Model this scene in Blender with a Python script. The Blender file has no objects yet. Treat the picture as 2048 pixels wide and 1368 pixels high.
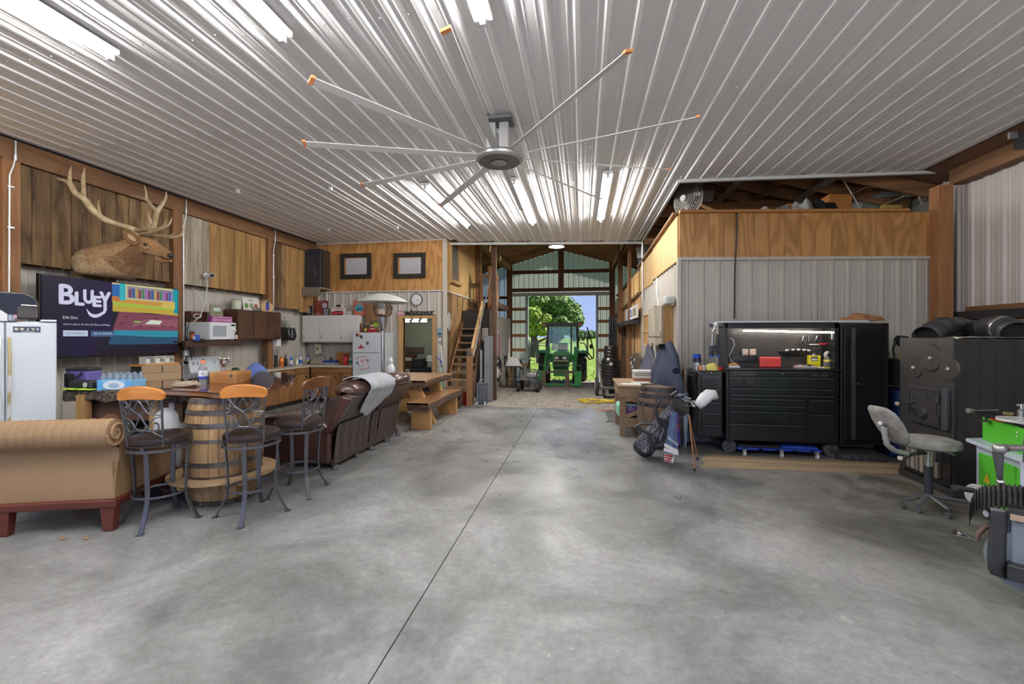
import bpy,bmesh,math,random
from mathutils import Vector as V,Matrix
from mathutils import noise as mnoise
R_=random.Random(7)
PI=math.pi
sc=bpy.context.scene
col=sc.collection
H,FP,YAW=1.6,870.0,math.atan(140/870.0)
cam=bpy.data.cameras.new('camera');camo=bpy.data.objects.new('camera',cam);col.objects.link(camo)
cam.sensor_width=36;cam.lens=FP/2048*36;cam.shift_y=-13/2048.0
cam.clip_start=.02;cam.clip_end=500
camo.location=(0,0,H);camo.rotation_euler=(PI/2,0,YAW);sc.camera=camo
w=bpy.data.worlds.new('sky');sc.world=w;w.use_nodes=True
nt=w.node_tree;bg=nt.nodes['Background']
tc=nt.nodes.new('ShaderNodeTexCoord');sx=nt.nodes.new('ShaderNodeSeparateXYZ');rp=nt.nodes.new('ShaderNodeValToRGB')
nt.links.new(tc.outputs['Generated'],sx.inputs[0]);nt.links.new(sx.outputs[2],rp.inputs[0]);nt.links.new(rp.outputs[0],bg.inputs[0])
rp.color_ramp.elements[0].color=(.30,.38,.62,1);rp.color_ramp.elements[0].position=0
rp.color_ramp.elements[1].color=(.17,.24,.50,1);rp.color_ramp.elements[1].position=.45
bg.inputs[1].default_value=1.0
sl=bpy.data.lights.new('sun','SUN');so=bpy.data.objects.new('sun',sl);col.objects.link(so)
sl.energy=6.5;sl.angle=.02;sl.color=(1,.95,.85)
so.rotation_euler=(math.radians(38),0,math.radians(115))
sc.view_settings.view_transform='Standard';sc.view_settings.look='None'
sc.view_settings.exposure=0.6;sc.view_settings.gamma=1;sc.view_settings.use_curve_mapping=False
sc.cycles.use_denoising=True
sc.cycles.max_bounces=7;sc.cycles.diffuse_bounces=4;sc.cycles.glossy_bounces=3
sc.cycles.transmission_bounces=5;sc.cycles.transparent_max_bounces=6
sc.cycles.caustics_reflective=False;sc.cycles.caustics_refractive=False
sc.cycles.sample_clamp_indirect=6
TUBE=104
CY,SY=math.cos(YAW),math.sin(YAW)
def ray(x,y):
 u=(x-1024)/FP
 return V((-SY+CY*u,CY+SY*u,(671-y)/FP))
def T(x,y,t):return V((0,0,H))+ray(x,y)*t
def G(x,y,z=0):
 r=ray(x,y);return T(x,y,(z-H)/r.z)
def PX(x,y,X):return T(x,y,X/ray(x,y).x)
def PY(x,y,Y):return T(x,y,Y/ray(x,y).y)
def fb(x0,x1,y0,y1,Y,d):
 ym=(y0+y1)/2;a=PY(x0,ym,Y);b=PY(x1,ym,Y);xm=(x0+x1)/2
 return(a.x,b.x,Y,Y+d,PY(xm,y1,Y).z,PY(xm,y0,Y).z)
MW={}
def wm(o):return MW.get(o.name,Matrix())
class MB:
 def __init__(s):s.v=[];s.f=[];s.c=[]
 def add(s,vs,fs,c=None):
  n=len(s.v);s.v+=[V(p)for p in vs];s.f+=[tuple(i+n for i in f)for f in fs];s.c+=[c]*len(fs);return s
 def hexa(s,p,c=None):
  return s.add(p,[(0,3,2,1),(4,5,6,7),(0,1,5,4),(1,2,6,5),(2,3,7,6),(3,0,4,7)],c)
 def box(s,x0,x1,y0,y1,z0,z1,c=None):
  return s.hexa([(x0,y0,z0),(x1,y0,z0),(x1,y1,z0),(x0,y1,z0),(x0,y0,z1),(x1,y0,z1),(x1,y1,z1),(x0,y1,z1)],c)
 def bar(s,p,q,w,h,up=(0,0,1),c=None):
  p=V(p);q=V(q);d=(q-p).normalized();up=V(up)
  a=d.cross(up)
  if a.length<1e-4:a=d.cross(V((1,0,0)))
  a.normalize();b=a.cross(d).normalized();a=a*w/2;b=b*h/2
  return s.hexa([p-a-b,p+a-b,q+a-b,q-a-b,p-a+b,p+a+b,q+a+b,q-a+b],c)
 def tube(s,pts,r,n=8,cap=True,closed=False,flat=None):
  pts=[V(p)for p in pts];m=len(pts)
  rs=r if isinstance(r,(list,tuple))else[r]*m
  vs=[];up=None
  for i in range(m):
   if closed:d=(pts[(i+1)%m]-pts[i-1]).normalized()
   else:d=(pts[min(i+1,m-1)]-pts[max(i-1,0)]).normalized()
   if up is None:up=V((0,0,1))if abs(d.z)<.9 else V((1,0,0))
   a=d.cross(up);a.normalize();b=a.cross(d);b.normalize();up=b
   ra,rb=rs[i]if isinstance(rs[i],tuple)else(rs[i],rs[i])
   for k in range(n):
    t=2*PI*k/n;vs.append(pts[i]+a*math.cos(t)*ra+b*math.sin(t)*rb)
  fs=[]
  for i in range(m if closed else m-1):
   j=(i+1)%m
   for k in range(n):fs.append((i*n+k,i*n+(k+1)%n,j*n+(k+1)%n,j*n+k))
  if cap and not closed:fs.append(tuple(range(n))[::-1]);fs.append(tuple((m-1)*n+k for k in range(n)))
  return s.add(vs,fs)
 def lathe(s,prof,n=16,o=(0,0,0),M=None,a0=0,a1=2*PI,c=None):
  o=V(o);vs=[];full=abs(a1-a0-2*PI)<1e-6;m=n if full else n+1
  for r,z in prof:
   for k in range(m):
    t=a0+(a1-a0)*k/n;p=V((r*math.cos(t),r*math.sin(t),z))
    if M:p=M@p
    vs.append(p+o)
  fs=[]
  for i in range(len(prof)-1):
   for k in range(n):
    k2=(k+1)%m;fs.append((i*m+k,i*m+k2,(i+1)*m+k2,(i+1)*m+k))
  mr_=max(q[0]for q in prof)*.6
  if full:
   if 1e-5<prof[0][0]<mr_:fs.append(tuple(range(m))[::-1])
   if 1e-5<prof[-1][0]<mr_:fs.append(tuple((len(prof)-1)*m+k for k in range(m)))
  return s.add(vs,fs,c)
 def cyl(s,p,q,r,n=12,r2=None):
  return s.tube([p,q],[r,r if r2 is None else r2],n)
 def prism(s,poly,y0,y1,ax='y'):
  f={'y':lambda a,b,c:(a,c,b),'x':lambda a,b,c:(c,a,b),'z':lambda a,b,c:(a,b,c)}[ax]
  n=len(poly);vs=[f(a,b,y0)for a,b in poly]+[f(a,b,y1)for a,b in poly]
  fs=[tuple(range(n))[::-1],tuple(range(n,2*n))]+[(i,(i+1)%n,n+(i+1)%n,n+i)for i in range(n)]
  return s.add(vs,fs)
 def grid(s,fn,nu,nv,c=None):
  vs=[fn(i/nu,j/nv)for j in range(nv+1)for i in range(nu+1)]
  fs=[(j*(nu+1)+i,j*(nu+1)+i+1,(j+1)*(nu+1)+i+1,(j+1)*(nu+1)+i)for j in range(nv)for i in range(nu)]
  return s.add(vs,fs,c)
 def ball(s,c,r,n=10,sq=(1,1,1)):
  m=max(4,n//2+1);prof=[(max(1e-6,math.sin(PI*i/m))*1.0,-math.cos(PI*i/m))for i in range(m+1)]
  return s.lathe([(a*r,b*r)for a,b in prof],n,c,Matrix.Diagonal(V(sq)))
 def o(s,name,mat,parent=None,smooth=False,bev=0,local=False,base=True,solid=0,sub=0,seg=2,ang=40):
  Mx=Matrix()
  if parent is not None:
   if not local:Mx=wm(parent).inverted()
   pm=wm(parent)
  else:
   pm=Matrix()
   if base and not local:
    xs=[p.x for p in s.v];ys=[p.y for p in s.v];zs=[p.z for p in s.v]
    pm=Matrix.Translation(((min(xs)+max(xs))/2,(min(ys)+max(ys))/2,min(zs)));Mx=pm.inverted()
  me=bpy.data.meshes.new(name);me.from_pydata([Mx@p for p in s.v],[],s.f)
  bm=bmesh.new();bm.from_mesh(me);bmesh.ops.recalc_face_normals(bm,faces=bm.faces);bm.to_mesh(me);bm.free()
  if any(c is not None for c in s.c):
   at=me.color_attributes.new('col','FLOAT_COLOR','CORNER')
   for p in me.polygons:
    c=s.c[p.index]or(1,1,1)
    for li in p.loop_indices:at.data[li].color=(*c,1)
  me.materials.append(mat)
  if smooth:
   me.polygons.foreach_set('use_smooth',[True]*len(me.polygons));me.set_sharp_from_angle(angle=math.radians(ang))
  ob=bpy.data.objects.new(name,me);col.objects.link(ob)
  if parent is not None:ob.parent=parent;MW[ob.name]=pm
  else:ob.matrix_world=pm;MW[ob.name]=pm
  if solid:
   m=ob.modifiers.new('solid','SOLIDIFY');m.thickness=solid;m.offset=0
  if bev:
   m=ob.modifiers.new('bevel','BEVEL');m.width=bev;m.segments=seg;m.limit_method='ANGLE';m.angle_limit=math.radians(35)
   if not smooth:me.polygons.foreach_set('use_smooth',[True]*len(me.polygons));m.harden_normals=True;me.set_sharp_from_angle(angle=math.radians(35))
  if sub:
   m=ob.modifiers.new('sub','SUBSURF');m.levels=sub;m.render_levels=sub
  return ob
def tag(o,label,cat,group=None,kind=None):
 if label:o['label']=label
 if cat:o['category']=cat
 if group:o['group']=group
 if kind:o['kind']=kind
 return o
def st(o):o['kind']='structure';return o
def stuff(o):o['kind']='stuff';return o
def thing(name,label,cat,loc=(0,0,0),rz=0,group=None):
 o=bpy.data.objects.new(name,None);col.objects.link(o);o.empty_display_size=.1
 o.location=loc;o.rotation_euler=(0,0,rz);MW[o.name]=Matrix.Translation(V(loc))@Matrix.Rotation(rz,4,'Z')
 return tag(o,label,cat,group)
def kids(o):return[c for c in bpy.data.objects if c.parent==o]
def copy_tree(o,loc=None,rz=None,label=None,parent=None):
 c=o.copy();col.objects.link(c)
 if parent:c.parent=parent
 if loc is not None:c.location=loc
 if rz is not None:c.rotation_euler=(0,0,rz)
 if label:c['label']=label
 for k in kids(o):copy_tree(k,parent=c)
 return c
def rotx(a):return Matrix.Rotation(a,4,'X')
MC={}
def M(name,c=(.5,.5,.5),rough=.5,metal=0,kind='plain',c2=None,scale=8,bump=0,axis='z',em=0,alpha=1,spec=.5,trans=0,stretch=12,rand=.25,detail=5,lo=.35,hi=.65,coat=0):
 if name in MC:return MC[name]
 m=bpy.data.materials.new(name);MC[name]=m;m.use_nodes=True;n=m.node_tree.nodes;L=m.node_tree.links
 b=n['Principled BSDF']
 b.inputs['Base Color'].default_value=(*c,1);b.inputs['Roughness'].default_value=rough;b.inputs['Metallic'].default_value=metal
 b.inputs['Specular IOR Level'].default_value=spec;b.inputs['Transmission Weight'].default_value=trans
 b.inputs['Coat Weight'].default_value=coat
 m.diffuse_color=(*c,1)
 if em:
  b.inputs['Emission Color'].default_value=(*c,1);b.inputs['Emission Strength'].default_value=em
 if kind in('plain',):return m
 if kind in('print','screen'):
  a=n.new('ShaderNodeVertexColor');a.layer_name='col'
  if kind=='print':L.new(a.outputs[0],b.inputs['Base Color'])
  else:
   b.inputs['Base Color'].default_value=(.01,.01,.01,1);L.new(a.outputs[0],b.inputs['Emission Color']);b.inputs['Emission Strength'].default_value=em or 1
  return m
 t=n.new('ShaderNodeTexCoord');oi=n.new('ShaderNodeObjectInfo')
 mp=n.new('ShaderNodeMapping');ad=n.new('ShaderNodeVectorMath');ad.operation='ADD'
 mu=n.new('ShaderNodeMath');mu.operation='MULTIPLY';mu.inputs[1].default_value=37.0
 L.new(oi.outputs['Random'],mu.inputs[0]);L.new(t.outputs['Object'],ad.inputs[0]);L.new(mu.outputs[0],ad.inputs[1]);L.new(ad.outputs[0],mp.inputs[0])
 ramp=n.new('ShaderNodeValToRGB');e=ramp.color_ramp.elements
 e[0].position=lo;e[0].color=(*(c2 or[k*.5 for k in c]),1);e[1].position=hi;e[1].color=(*c,1)
 if kind=='noise':
  mp.inputs['Scale'].default_value=(scale,)*3
  tx=n.new('ShaderNodeTexNoise');tx.inputs['Scale'].default_value=1;tx.inputs['Detail'].default_value=detail;tx.inputs['Roughness'].default_value=.6
  L.new(mp.outputs[0],tx.inputs[0]);fac=tx.outputs[0]
 elif kind=='wood':
  s3=[scale]*3;s3['xyz'.index(axis)]=scale/stretch;mp.inputs['Scale'].default_value=s3
  tx=n.new('ShaderNodeTexNoise');tx.inputs['Scale'].default_value=1;tx.inputs['Detail'].default_value=detail;tx.inputs['Roughness'].default_value=.65;tx.inputs['Distortion'].default_value=.6
  L.new(mp.outputs[0],tx.inputs[0]);fac=tx.outputs[0]
 elif kind=='ply':
  s3=[scale]*3;s3['xyz'.index(axis)]=scale/stretch;mp.inputs['Scale'].default_value=s3
  nz=n.new('ShaderNodeTexNoise');nz.inputs['Scale'].default_value=.35;nz.inputs['Detail'].default_value=1.5
  L.new(mp.outputs[0],nz.inputs[0])
  m2=n.new('ShaderNodeMath');m2.operation='MULTIPLY';m2.inputs[1].default_value=16;L.new(nz.outputs[0],m2.inputs[0])
  tx=n.new('ShaderNodeMath');tx.operation='SINE';m3=n.new('ShaderNodeMath');m3.operation='MULTIPLY';m3.inputs[1].default_value=3.0
  L.new(m2.outputs[0],m3.inputs[0]);L.new(m3.outputs[0],tx.inputs[0])
  m4=n.new('ShaderNodeMath');m4.operation='MULTIPLY_ADD';m4.inputs[1].default_value=.5;m4.inputs[2].default_value=.5;L.new(tx.outputs[0],m4.inputs[0]);fac=m4.outputs[0]
 elif kind=='camo':
  mp.inputs['Scale'].default_value=(scale,)*3
  tx=n.new('ShaderNodeTexNoise');tx.inputs['Scale'].default_value=1;tx.inputs['Detail'].default_value=4;tx.inputs['Distortion'].default_value=3
  L.new(mp.outputs[0],tx.inputs[0]);fac=tx.outputs[0]
 L.new(fac,ramp.inputs[0]);out=ramp.outputs[0]
 if rand:
  hs=n.new('ShaderNodeHueSaturation');mr=n.new('ShaderNodeMapRange');mr.inputs[3].default_value=1-rand;mr.inputs[4].default_value=1+rand
  L.new(oi.outputs['Random'],mr.inputs[0]);L.new(mr.outputs[0],hs.inputs['Value']);L.new(out,hs.inputs['Color']);out=hs.outputs[0]
 L.new(out,b.inputs['Base Color'])
 if bump:
  bp=n.new('ShaderNodeBump');bp.inputs['Strength'].default_value=bump;bp.inputs['Distance'].default_value=.01
  L.new(fac,bp.inputs['Height']);L.new(bp.outputs[0],b.inputs['Normal'])
 return m
def concrete():
 m=bpy.data.materials.new('concrete');m.use_nodes=True;n=m.node_tree.nodes;L=m.node_tree.links;b=n['Principled BSDF']
 g=n.new('ShaderNodeNewGeometry')
 def nz(s,d,r=.6,dist=0):
  x=n.new('ShaderNodeTexNoise');x.inputs['Scale'].default_value=s;x.inputs['Detail'].default_value=d;x.inputs['Roughness'].default_value=r;x.inputs['Distortion'].default_value=dist
  L.new(g.outputs['Position'],x.inputs[0]);return x.outputs[0]
 def rmp(f,p0,c0,p1,c1):
  r=n.new('ShaderNodeValToRGB');e=r.color_ramp.elements;e[0].position=p0;e[0].color=(*c0,1);e[1].position=p1;e[1].color=(*c1,1);L.new(f,r.inputs[0]);return r.outputs[0]
 def mix(t,f,a,c):
  x=n.new('ShaderNodeMix');x.data_type='RGBA';x.blend_type=t
  if isinstance(f,float):x.inputs[0].default_value=f
  else:L.new(f,x.inputs[0])
  L.new(a,x.inputs[6]);L.new(c,x.inputs[7]);return x.outputs[2]
 base=rmp(nz(.9,12,.66,.6),.36,(.150,.152,.150),.66,(.375,.378,.372))
 fine=rmp(nz(20,9,.75),.30,(.74,.74,.74),.64,(1.10,1.10,1.10))
 o1=mix('MULTIPLY',1.0,base,fine)
 stain=rmp(nz(.38,12,.72,.9),.38,(.60,.60,.59),.54,(1.06,1.06,1.07))
 o2=mix('MULTIPLY',.75,o1,stain)
 sp=rmp(nz(14,3,.5),.70,(0,0,0),.76,(.12,.12,.11))
 o3=mix('ADD',1.0,o2,sp)
 se=n.new('ShaderNodeSeparateXYZ');L.new(g.outputs['Position'],se.inputs[0])
 mr=n.new('ShaderNodeMapRange');mr.inputs[1].default_value=1.2;mr.inputs[2].default_value=3.6;mr.inputs[3].default_value=0;mr.inputs[4].default_value=1;L.new(se.outputs[0],mr.inputs[0])
 my=n.new('ShaderNodeMapRange');my.inputs[1].default_value=1.8;my.inputs[2].default_value=4.2;L.new(se.outputs[1],my.inputs[0])
 mm=n.new('ShaderNodeMath');mm.operation='MULTIPLY';L.new(mr.outputs[0],mm.inputs[0]);L.new(my.outputs[0],mm.inputs[1])
 oil=rmp(nz(2.2,6,.65,.8),.42,(.42,.34,.25),.62,(1,.96,.9))
 o4=mix('MULTIPLY',mm.outputs[0],o3,oil)
 L.new(o4,b.inputs['Base Color'])
 rr=n.new('ShaderNodeMapRange');rr.inputs[1].default_value=.3;rr.inputs[2].default_value=.7;rr.inputs[3].default_value=.16;rr.inputs[4].default_value=.42
 L.new(nz(1.7,6),rr.inputs[0])
 yr_=n.new('ShaderNodeMapRange');yr_.inputs[1].default_value=2.5;yr_.inputs[2].default_value=6.0;yr_.inputs[3].default_value=.22;yr_.inputs[4].default_value=0;L.new(se.outputs[1],yr_.inputs[0])
 ar_=n.new('ShaderNodeMath');ar_.operation='ADD';L.new(rr.outputs[0],ar_.inputs[0]);L.new(yr_.outputs[0],ar_.inputs[1]);L.new(ar_.outputs[0],b.inputs['Roughness'])
 bp=n.new('ShaderNodeBump');bp.inputs['Strength'].default_value=.12;bp.inputs['Distance'].default_value=.01;L.new(nz(30,4),bp.inputs['Height']);L.new(bp.outputs[0],b.inputs['Normal'])
 return m
CONC=concrete()
def mixmat(name,c,fac,glass=False):
 m=bpy.data.materials.new(name);m.use_nodes=True;n=m.node_tree.nodes;L=m.node_tree.links;n.remove(n['Principled BSDF'])
 a=n.new('ShaderNodeBsdfTransparent' if glass else 'ShaderNodeBsdfTranslucent');d=n.new('ShaderNodeBsdfGlossy' if glass else 'ShaderNodeBsdfDiffuse')
 a.inputs[0].default_value=(*c,1);d.inputs[0].default_value=((.8,.85,.85,1)if glass else(*c,1))
 if glass:d.inputs['Roughness'].default_value=.03
 x=n.new('ShaderNodeMixShader');x.inputs[0].default_value=fac;L.new(d.outputs[0],x.inputs[1]);L.new(a.outputs[0],x.inputs[2]);L.new(x.outputs[0],n['Material Output'].inputs[0]);MC[name]=m;return m
metal_grey=M('painted_metal_panel',(.50,.47,.42),.42,0,rand=0)
ceil_metal=M('ceiling_metal_panel',(.80,.80,.815),.62,0,spec=.18)
galv=M('galvanised',(.62,.63,.64),.38,.8)
steel=M('steel',(.6,.6,.6),.25,1)
chrome=M('chrome',(.8,.8,.8),.12,1)
iron=M('dark_iron',(.11,.11,.125),.42,.6)
blackp=M('black_paint',(.012,.012,.014),.22,0,coat=.3)
blackm=M('black_plastic',(.02,.02,.022),.45)
rubber=M('rubber',(.03,.03,.03),.75)
white=M('white_enamel',(.74,.77,.80),.3)
whitep=M('white_paint',(.72,.71,.69),.5)
fridgem=M('fridge_enamel',(.62,.67,.72),.33)
oldboard=M('old_barn_board',(.30,.185,.085),.8,0,'wood',(.075,.042,.02),7,.25,stretch=7,rand=.4)
greyboard=M('grey_barn_board',(.40,.35,.28),.85,0,'wood',(.20,.17,.13),9,.25,stretch=9,rand=.2)
goldboard=M('golden_barn_board',(.46,.27,.105),.75,0,'wood',(.24,.125,.045),7,.15,stretch=9,rand=.22)
timber=M('timber',(.25,.125,.055),.7,0,'wood',(.13,.06,.027),8,.1,axis='y',stretch=10,rand=.1)
timberv=M('timber_upright',(.30,.145,.06),.7,0,'wood',(.17,.075,.03),8,.1,axis='z',stretch=10,rand=.15)
timberx=M('timber_cross',(.28,.14,.06),.7,0,'wood',(.15,.07,.03),8,.1,axis='x',stretch=10,rand=.1)
darkwood=M('old_dark_timber',(.13,.065,.035),.8,0,'wood',(.06,.03,.016),8,.1,axis='y',stretch=10,rand=.15)
lumber=M('pale_lumber',(.62,.42,.20),.7,0,'wood',(.45,.27,.11),8,.05,axis='y',stretch=10,rand=.15)
lumberx=M('pale_lumber_cross',(.60,.38,.17),.7,0,'wood',(.40,.22,.09),8,.05,axis='x',stretch=10,rand=.15)
lumberz=M('pale_lumber_upright',(.60,.38,.17),.7,0,'wood',(.42,.24,.10),8,.05,axis='z',stretch=10,rand=.15)
ply=M('varnished_plywood',(.52,.275,.10),.42,0,'ply',(.38,.18,.055),8,0,axis='z',stretch=4,rand=.05,lo=.0,hi=.8)
plypale=M('pale_plywood',(.66,.44,.18),.5,0,'wood',(.52,.32,.12),6,0,axis='z',stretch=8,rand=.05)
print_m=M('printed_card',kind='print',rough=.6)
screen_m=M('lit_screen',kind='screen',em=.6,rough=.25,spec=.12)
def text_mesh(s):
 c=bpy.data.curves.new('t','FONT');c.body=s;c.resolution_u=3
 o=bpy.data.objects.new('t',c);me=bpy.data.meshes.new_from_object(o)
 vs=[v.co.copy()for v in me.vertices];fs=[tuple(p.vertices)for p in me.polygons]
 bpy.data.objects.remove(o);bpy.data.curves.remove(c);bpy.data.meshes.remove(me)
 xs=[v.x for v in vs];ys=[v.y for v in vs];x0,x1,y0,y1=min(xs),max(xs),min(ys),max(ys)
 return[((v.x-x0)/(x1-x0),(v.y-y0)/(y1-y0))for v in vs],fs
def text_o(name,s,O,U,Vv,mat,parent,depth=.006,fat=0):
 """raised lettering: O lower-left corner, U full width, Vv full height"""
 O=V(O);U=V(U);Vv=V(Vv);N=U.cross(Vv).normalized();vs,fs=text_mesh(s);n=len(vs)
 mb=MB();p=[O+U*a+Vv*b for a,b in vs]
 ed={}
 for f in fs:
  for i in range(len(f)):
   e=(f[i],f[(i+1)%len(f)]);ed[e]=1
 side=[(a,b,b+n,a+n)for a,b in ed if(b,a)not in ed]
 mb.add([q+N*depth for q in p]+p,fs+[(a,a+n,b+n,b)for a,b in ed if(b,a)not in ed])
 o=mb.o(name,mat,parent)
 return o
def picture(name,items,O,U,Vv,parent,mat=None,gap=.0006):
 """flat print: items ('r',x,y,w,h,c) ('p',[(x,y)..],c) ('e',cx,cy,rx,ry,c) ('t',s,x,y,w,h,c) in 0..1 of the sheet"""
 O=V(O);U=V(U);Vv=V(Vv);N=U.cross(Vv).normalized();mb=MB()
 for k,it in enumerate(items):
  z=N*(gap*(k+1))
  if it[0]=='r':_,x,y,w_,h_,c=it;pts=[(x,y),(x+w_,y),(x+w_,y+h_),(x,y+h_)];fs=[(0,1,2,3)]
  elif it[0]=='p':pts=it[1];c=it[2];fs=[tuple(range(len(pts)))]
  elif it[0]=='e':_,x,y,rx,ry,c=it;pts=[(x+rx*math.cos(i*PI/8),y+ry*math.sin(i*PI/8))for i in range(16)];fs=[tuple(range(16))]
  else:
   _,s,x,y,w_,h_,c=it;vs,fs=text_mesh(s);pts=[(x+a*w_,y+b*h_)for a,b in vs]
  mb.add([O+U*a+Vv*b+z for a,b in pts],fs,c)
 return mb.o(name,mat or print_m,parent)
# = THE BUILDING
ZC=H+2.39;XL,XR=-6.80,5.12;XML=-7.10;YF=-1.6;YB=20.0
def bxo(name,x0,x1,y0,y1,z0,z1,mat,parent=None,bev=0):
 return MB().box(x0,x1,y0,y1,z0,z1).o(name,mat,parent,bev=bev)
RIB=.2286;RM={}
def rib_mesh(n,mat,hgt=.028):
 k=(n,mat.name,hgt)
 if k in RM:return RM[k]
 pr=[]
 for i in range(n):
  a=i*RIB
  pr+=[(a,0),(a+.034,0),(a+.040,.004),(a+.048,.004),(a+.054,0),(a+.084,0),(a+.101,hgt),(a+.127,hgt),(a+.145,0),(a+.174,0),(a+.180,.004),(a+.188,.004),(a+.194,0)]
 pr.append((n*RIB,0));m=len(pr)
 vs=[(x,0,z)for x,z in pr]+[(x,1,z)for x,z in pr]
 me=bpy.data.meshes.new('rib_panel');me.from_pydata(vs,[],[(i,i+1,m+i+1,m+i)for i in range(m-1)]);me.materials.append(mat)
 RM[k]=me;return me
def panel(parent,P,X,Y,Z,n,mat,hgt=.028):
 o=bpy.data.objects.new('panel',rib_mesh(n,mat,hgt));col.objects.link(o);o.parent=parent
 X=V(X);Y=V(Y);Z=V(Z);P=V(P)
 m=Matrix(((X.x,Y.x,Z.x,P.x),(X.y,Y.y,Z.y,P.y),(X.z,Y.z,Z.z,P.z),(0,0,0,1)))
 o.matrix_local=wm(parent).inverted()@m
 return o
def metal_wall(parent,P0,P1,z0,z1,N,mat=None):
 P0=V((P0[0],P0[1],0));P1=V((P1[0],P1[1],0));d=(P1-P0);L=d.length;d.normalize();nr=int(round(L/RIB));i=0
 f=L/(nr*RIB)
 while i<nr:
  n=min(4,nr-i);s=P0+d*i*RIB*f
  zz0=z0(s)if callable(z0)else z0;zz1=z1(s+d*2*RIB)if callable(z1)else z1
  panel(parent,(s.x,s.y,zz0),d*f,(0,0,zz1-zz0),N,n,mat or metal_grey);i+=4
def planks(parent,P0,P1,z0,z1,wd,mats,N,th=.025,name='plank',gap=.008,skip=None):
 P0=V((P0[0],P0[1],0));P1=V((P1[0],P1[1],0));d=P1-P0;L=d.length;d.normalize();N=V(N);s=0
 while s<L-.02:
  w_=min(wd*R_.uniform(.75,1.3),L-s)
  if L-s-w_<.04:w_=L-s
  p=R_.uniform(0,.008);a=P0+d*(s+gap/2);b=P0+d*(s+w_-gap/2)
  zz0=z0 if not callable(z0)else z0(s);zz1=z1 if not callable(z1)else z1(s)
  m=mats[R_.randrange(len(mats))]if isinstance(mats,list)else mats
  n1=N*(th+p)
  q=[a,b,b+n1,a+n1]
  MB().hexa([(v.x,v.y,zz0)for v in q]+[(v.x,v.y,zz1)for v in q]).o(name,m,parent)
  s+=w_
fl=st(bxo('floor',-7.3,5.6,YF,9.6,-.30,-.016,M('slab_bed',(.03,.03,.028),.9)))
GX=-.968
for x0,x1,y0,y1 in[(-7.2,GX,YF,5.75),(GX,5.5,YF,5.75),(-7.2,-2.55,5.75,9.6),(-2.55,GX,5.75,9.6),(GX,5.5,5.75,9.6)]:
 MB().box(x0+.004,x1-.004,y0+.004,y1-.004,-.016,0).o('slab',CONC,fl)
def gz(y):
 if y<9.6:return-.02
 if y>18.5:return-.50
 return-.02-.48*(y-9.6)/8.9
dirt=M('packed_gravel',(.36,.32,.28),.95,0,'noise',(.20,.175,.15),3.2,.6,detail=10,rand=0,lo=.3,hi=.7)
def gfn(u,v):
 x=-7.3+12.9*u;y=9.6+11.0*v
 return(x,y,gz(y)+.012*mnoise.noise(V((x*2.5,y*2.5,0)))-.004)
g=MB().grid(gfn,60,60).o('floor',dirt,base=False);st(g)
pb=MB()
for i in range(420):
 x=R_.uniform(-3.2,1.2);y=R_.uniform(9.65,17);r=R_.uniform(.008,.028)
 pb.ball((x,y,gz(y)+r*.3),r,5,(1,R_.uniform(.7,1.2),.6))
stuff(pb.o('gravel_stones',M('gravel_stone',(.42,.39,.35),.9),g))
ce=st(MB().box(XL-.3,1.45,YF,10.36,ZC+.03,ZC+.06).box(1.45,XR+.1,YF,6.98,ZC+.03,ZC+.06).box(-3.4,1.45,10.36,10.7,ZC+.03,ZC+.06).o('ceiling',M('ceiling_deck',(.05,.04,.03),.9)))
PW=4*RIB
for i in range(13):
 x0=-6.78+i*PW
 panel(ce,(x0,4.55,ZC),(1,0,0),(0,YF-4.55,0),(0,0,-1),4,ceil_metal,.016)
 ye=10.36 if i<4 else 10.75+.7*(i-3.7)/5.3
 if i>=9:ye=7.0+.045*(i-9)
 if i==3:ye=10.5
 panel(ce,(x0,4.53,ZC+.006),(1,0,0),(0,ye-4.53,0),(0,0,-1),4,ceil_metal,.016)
scr=MB()
for yy in(.6,1.8,3.05,4.48,5.6,6.85,8.1,9.3,10.3):
 for k in range(52):
  x=-6.78+.02+k*RIB
  if yy>6.9 and x>1.4:continue
  scr.ball((x,yy+R_.uniform(-.02,.02),ZC-.006),.0075,6)
stuff(scr.o('screws',galv,ce))
ctrim=M('edge_trim',(.66,.67,.66),.4)
t=MB().bar((1.47,7.0,ZC-.02),(XR,7.2,ZC-.02),.05,.05).bar((1.47,7.0,ZC-.02),(1.50,11.45,ZC-.02),.04,.05).bar((1.5,11.45,ZC-.03),(-3.37,10.8,ZC-.03),.05,.06).bar((-3.4,10.36,ZC-.02),(-6.8,10.33,ZC-.02),.03,.04)
st(t.o('trim_1',ctrim))
wl=st(bxo('wall_left',XML-.16,XML-.05,YF,20,-.5,4.1,M('outer_siding',(.30,.30,.28),.7)))
MB().box(XL-.17,XL,YF,10.30,ZC-.27,ZC-.02).o('beam',timber,wl,bev=.004)
posts=[.2,2.2,4.23,6.42,8.67]
for y in posts:MB().box(XL-.16,XL-.002,y-.085,y+.085,0,ZC-.27).o('post',timberv,wl,bev=.004)
ZB=2.50
xb=XL-.10
planks(wl,(xb,.3),(xb,2.1),ZB,ZC-.1,.2,goldboard,(1,0,0))
planks(wl,(xb,2.29),(xb,4.10),1.2,ZC-.1,1.2,M('yellow_plywood',(.66,.42,.14),.6,0,'wood',(.55,.33,.1),5,0,stretch=8),(1,0,0),name='plywood_sheet')
planks(wl,(xb,4.33),(xb,6.33),ZB,ZC-.1,.185,oldboard,(1,0,0))
planks(wl,(xb,6.51),(xb,7.12),ZB,ZC-.1,.2,greyboard,(1,0,0))
planks(wl,(xb,7.12),(xb,8.58),ZB,ZC-.1,.19,goldboard,(1,0,0))
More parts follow.
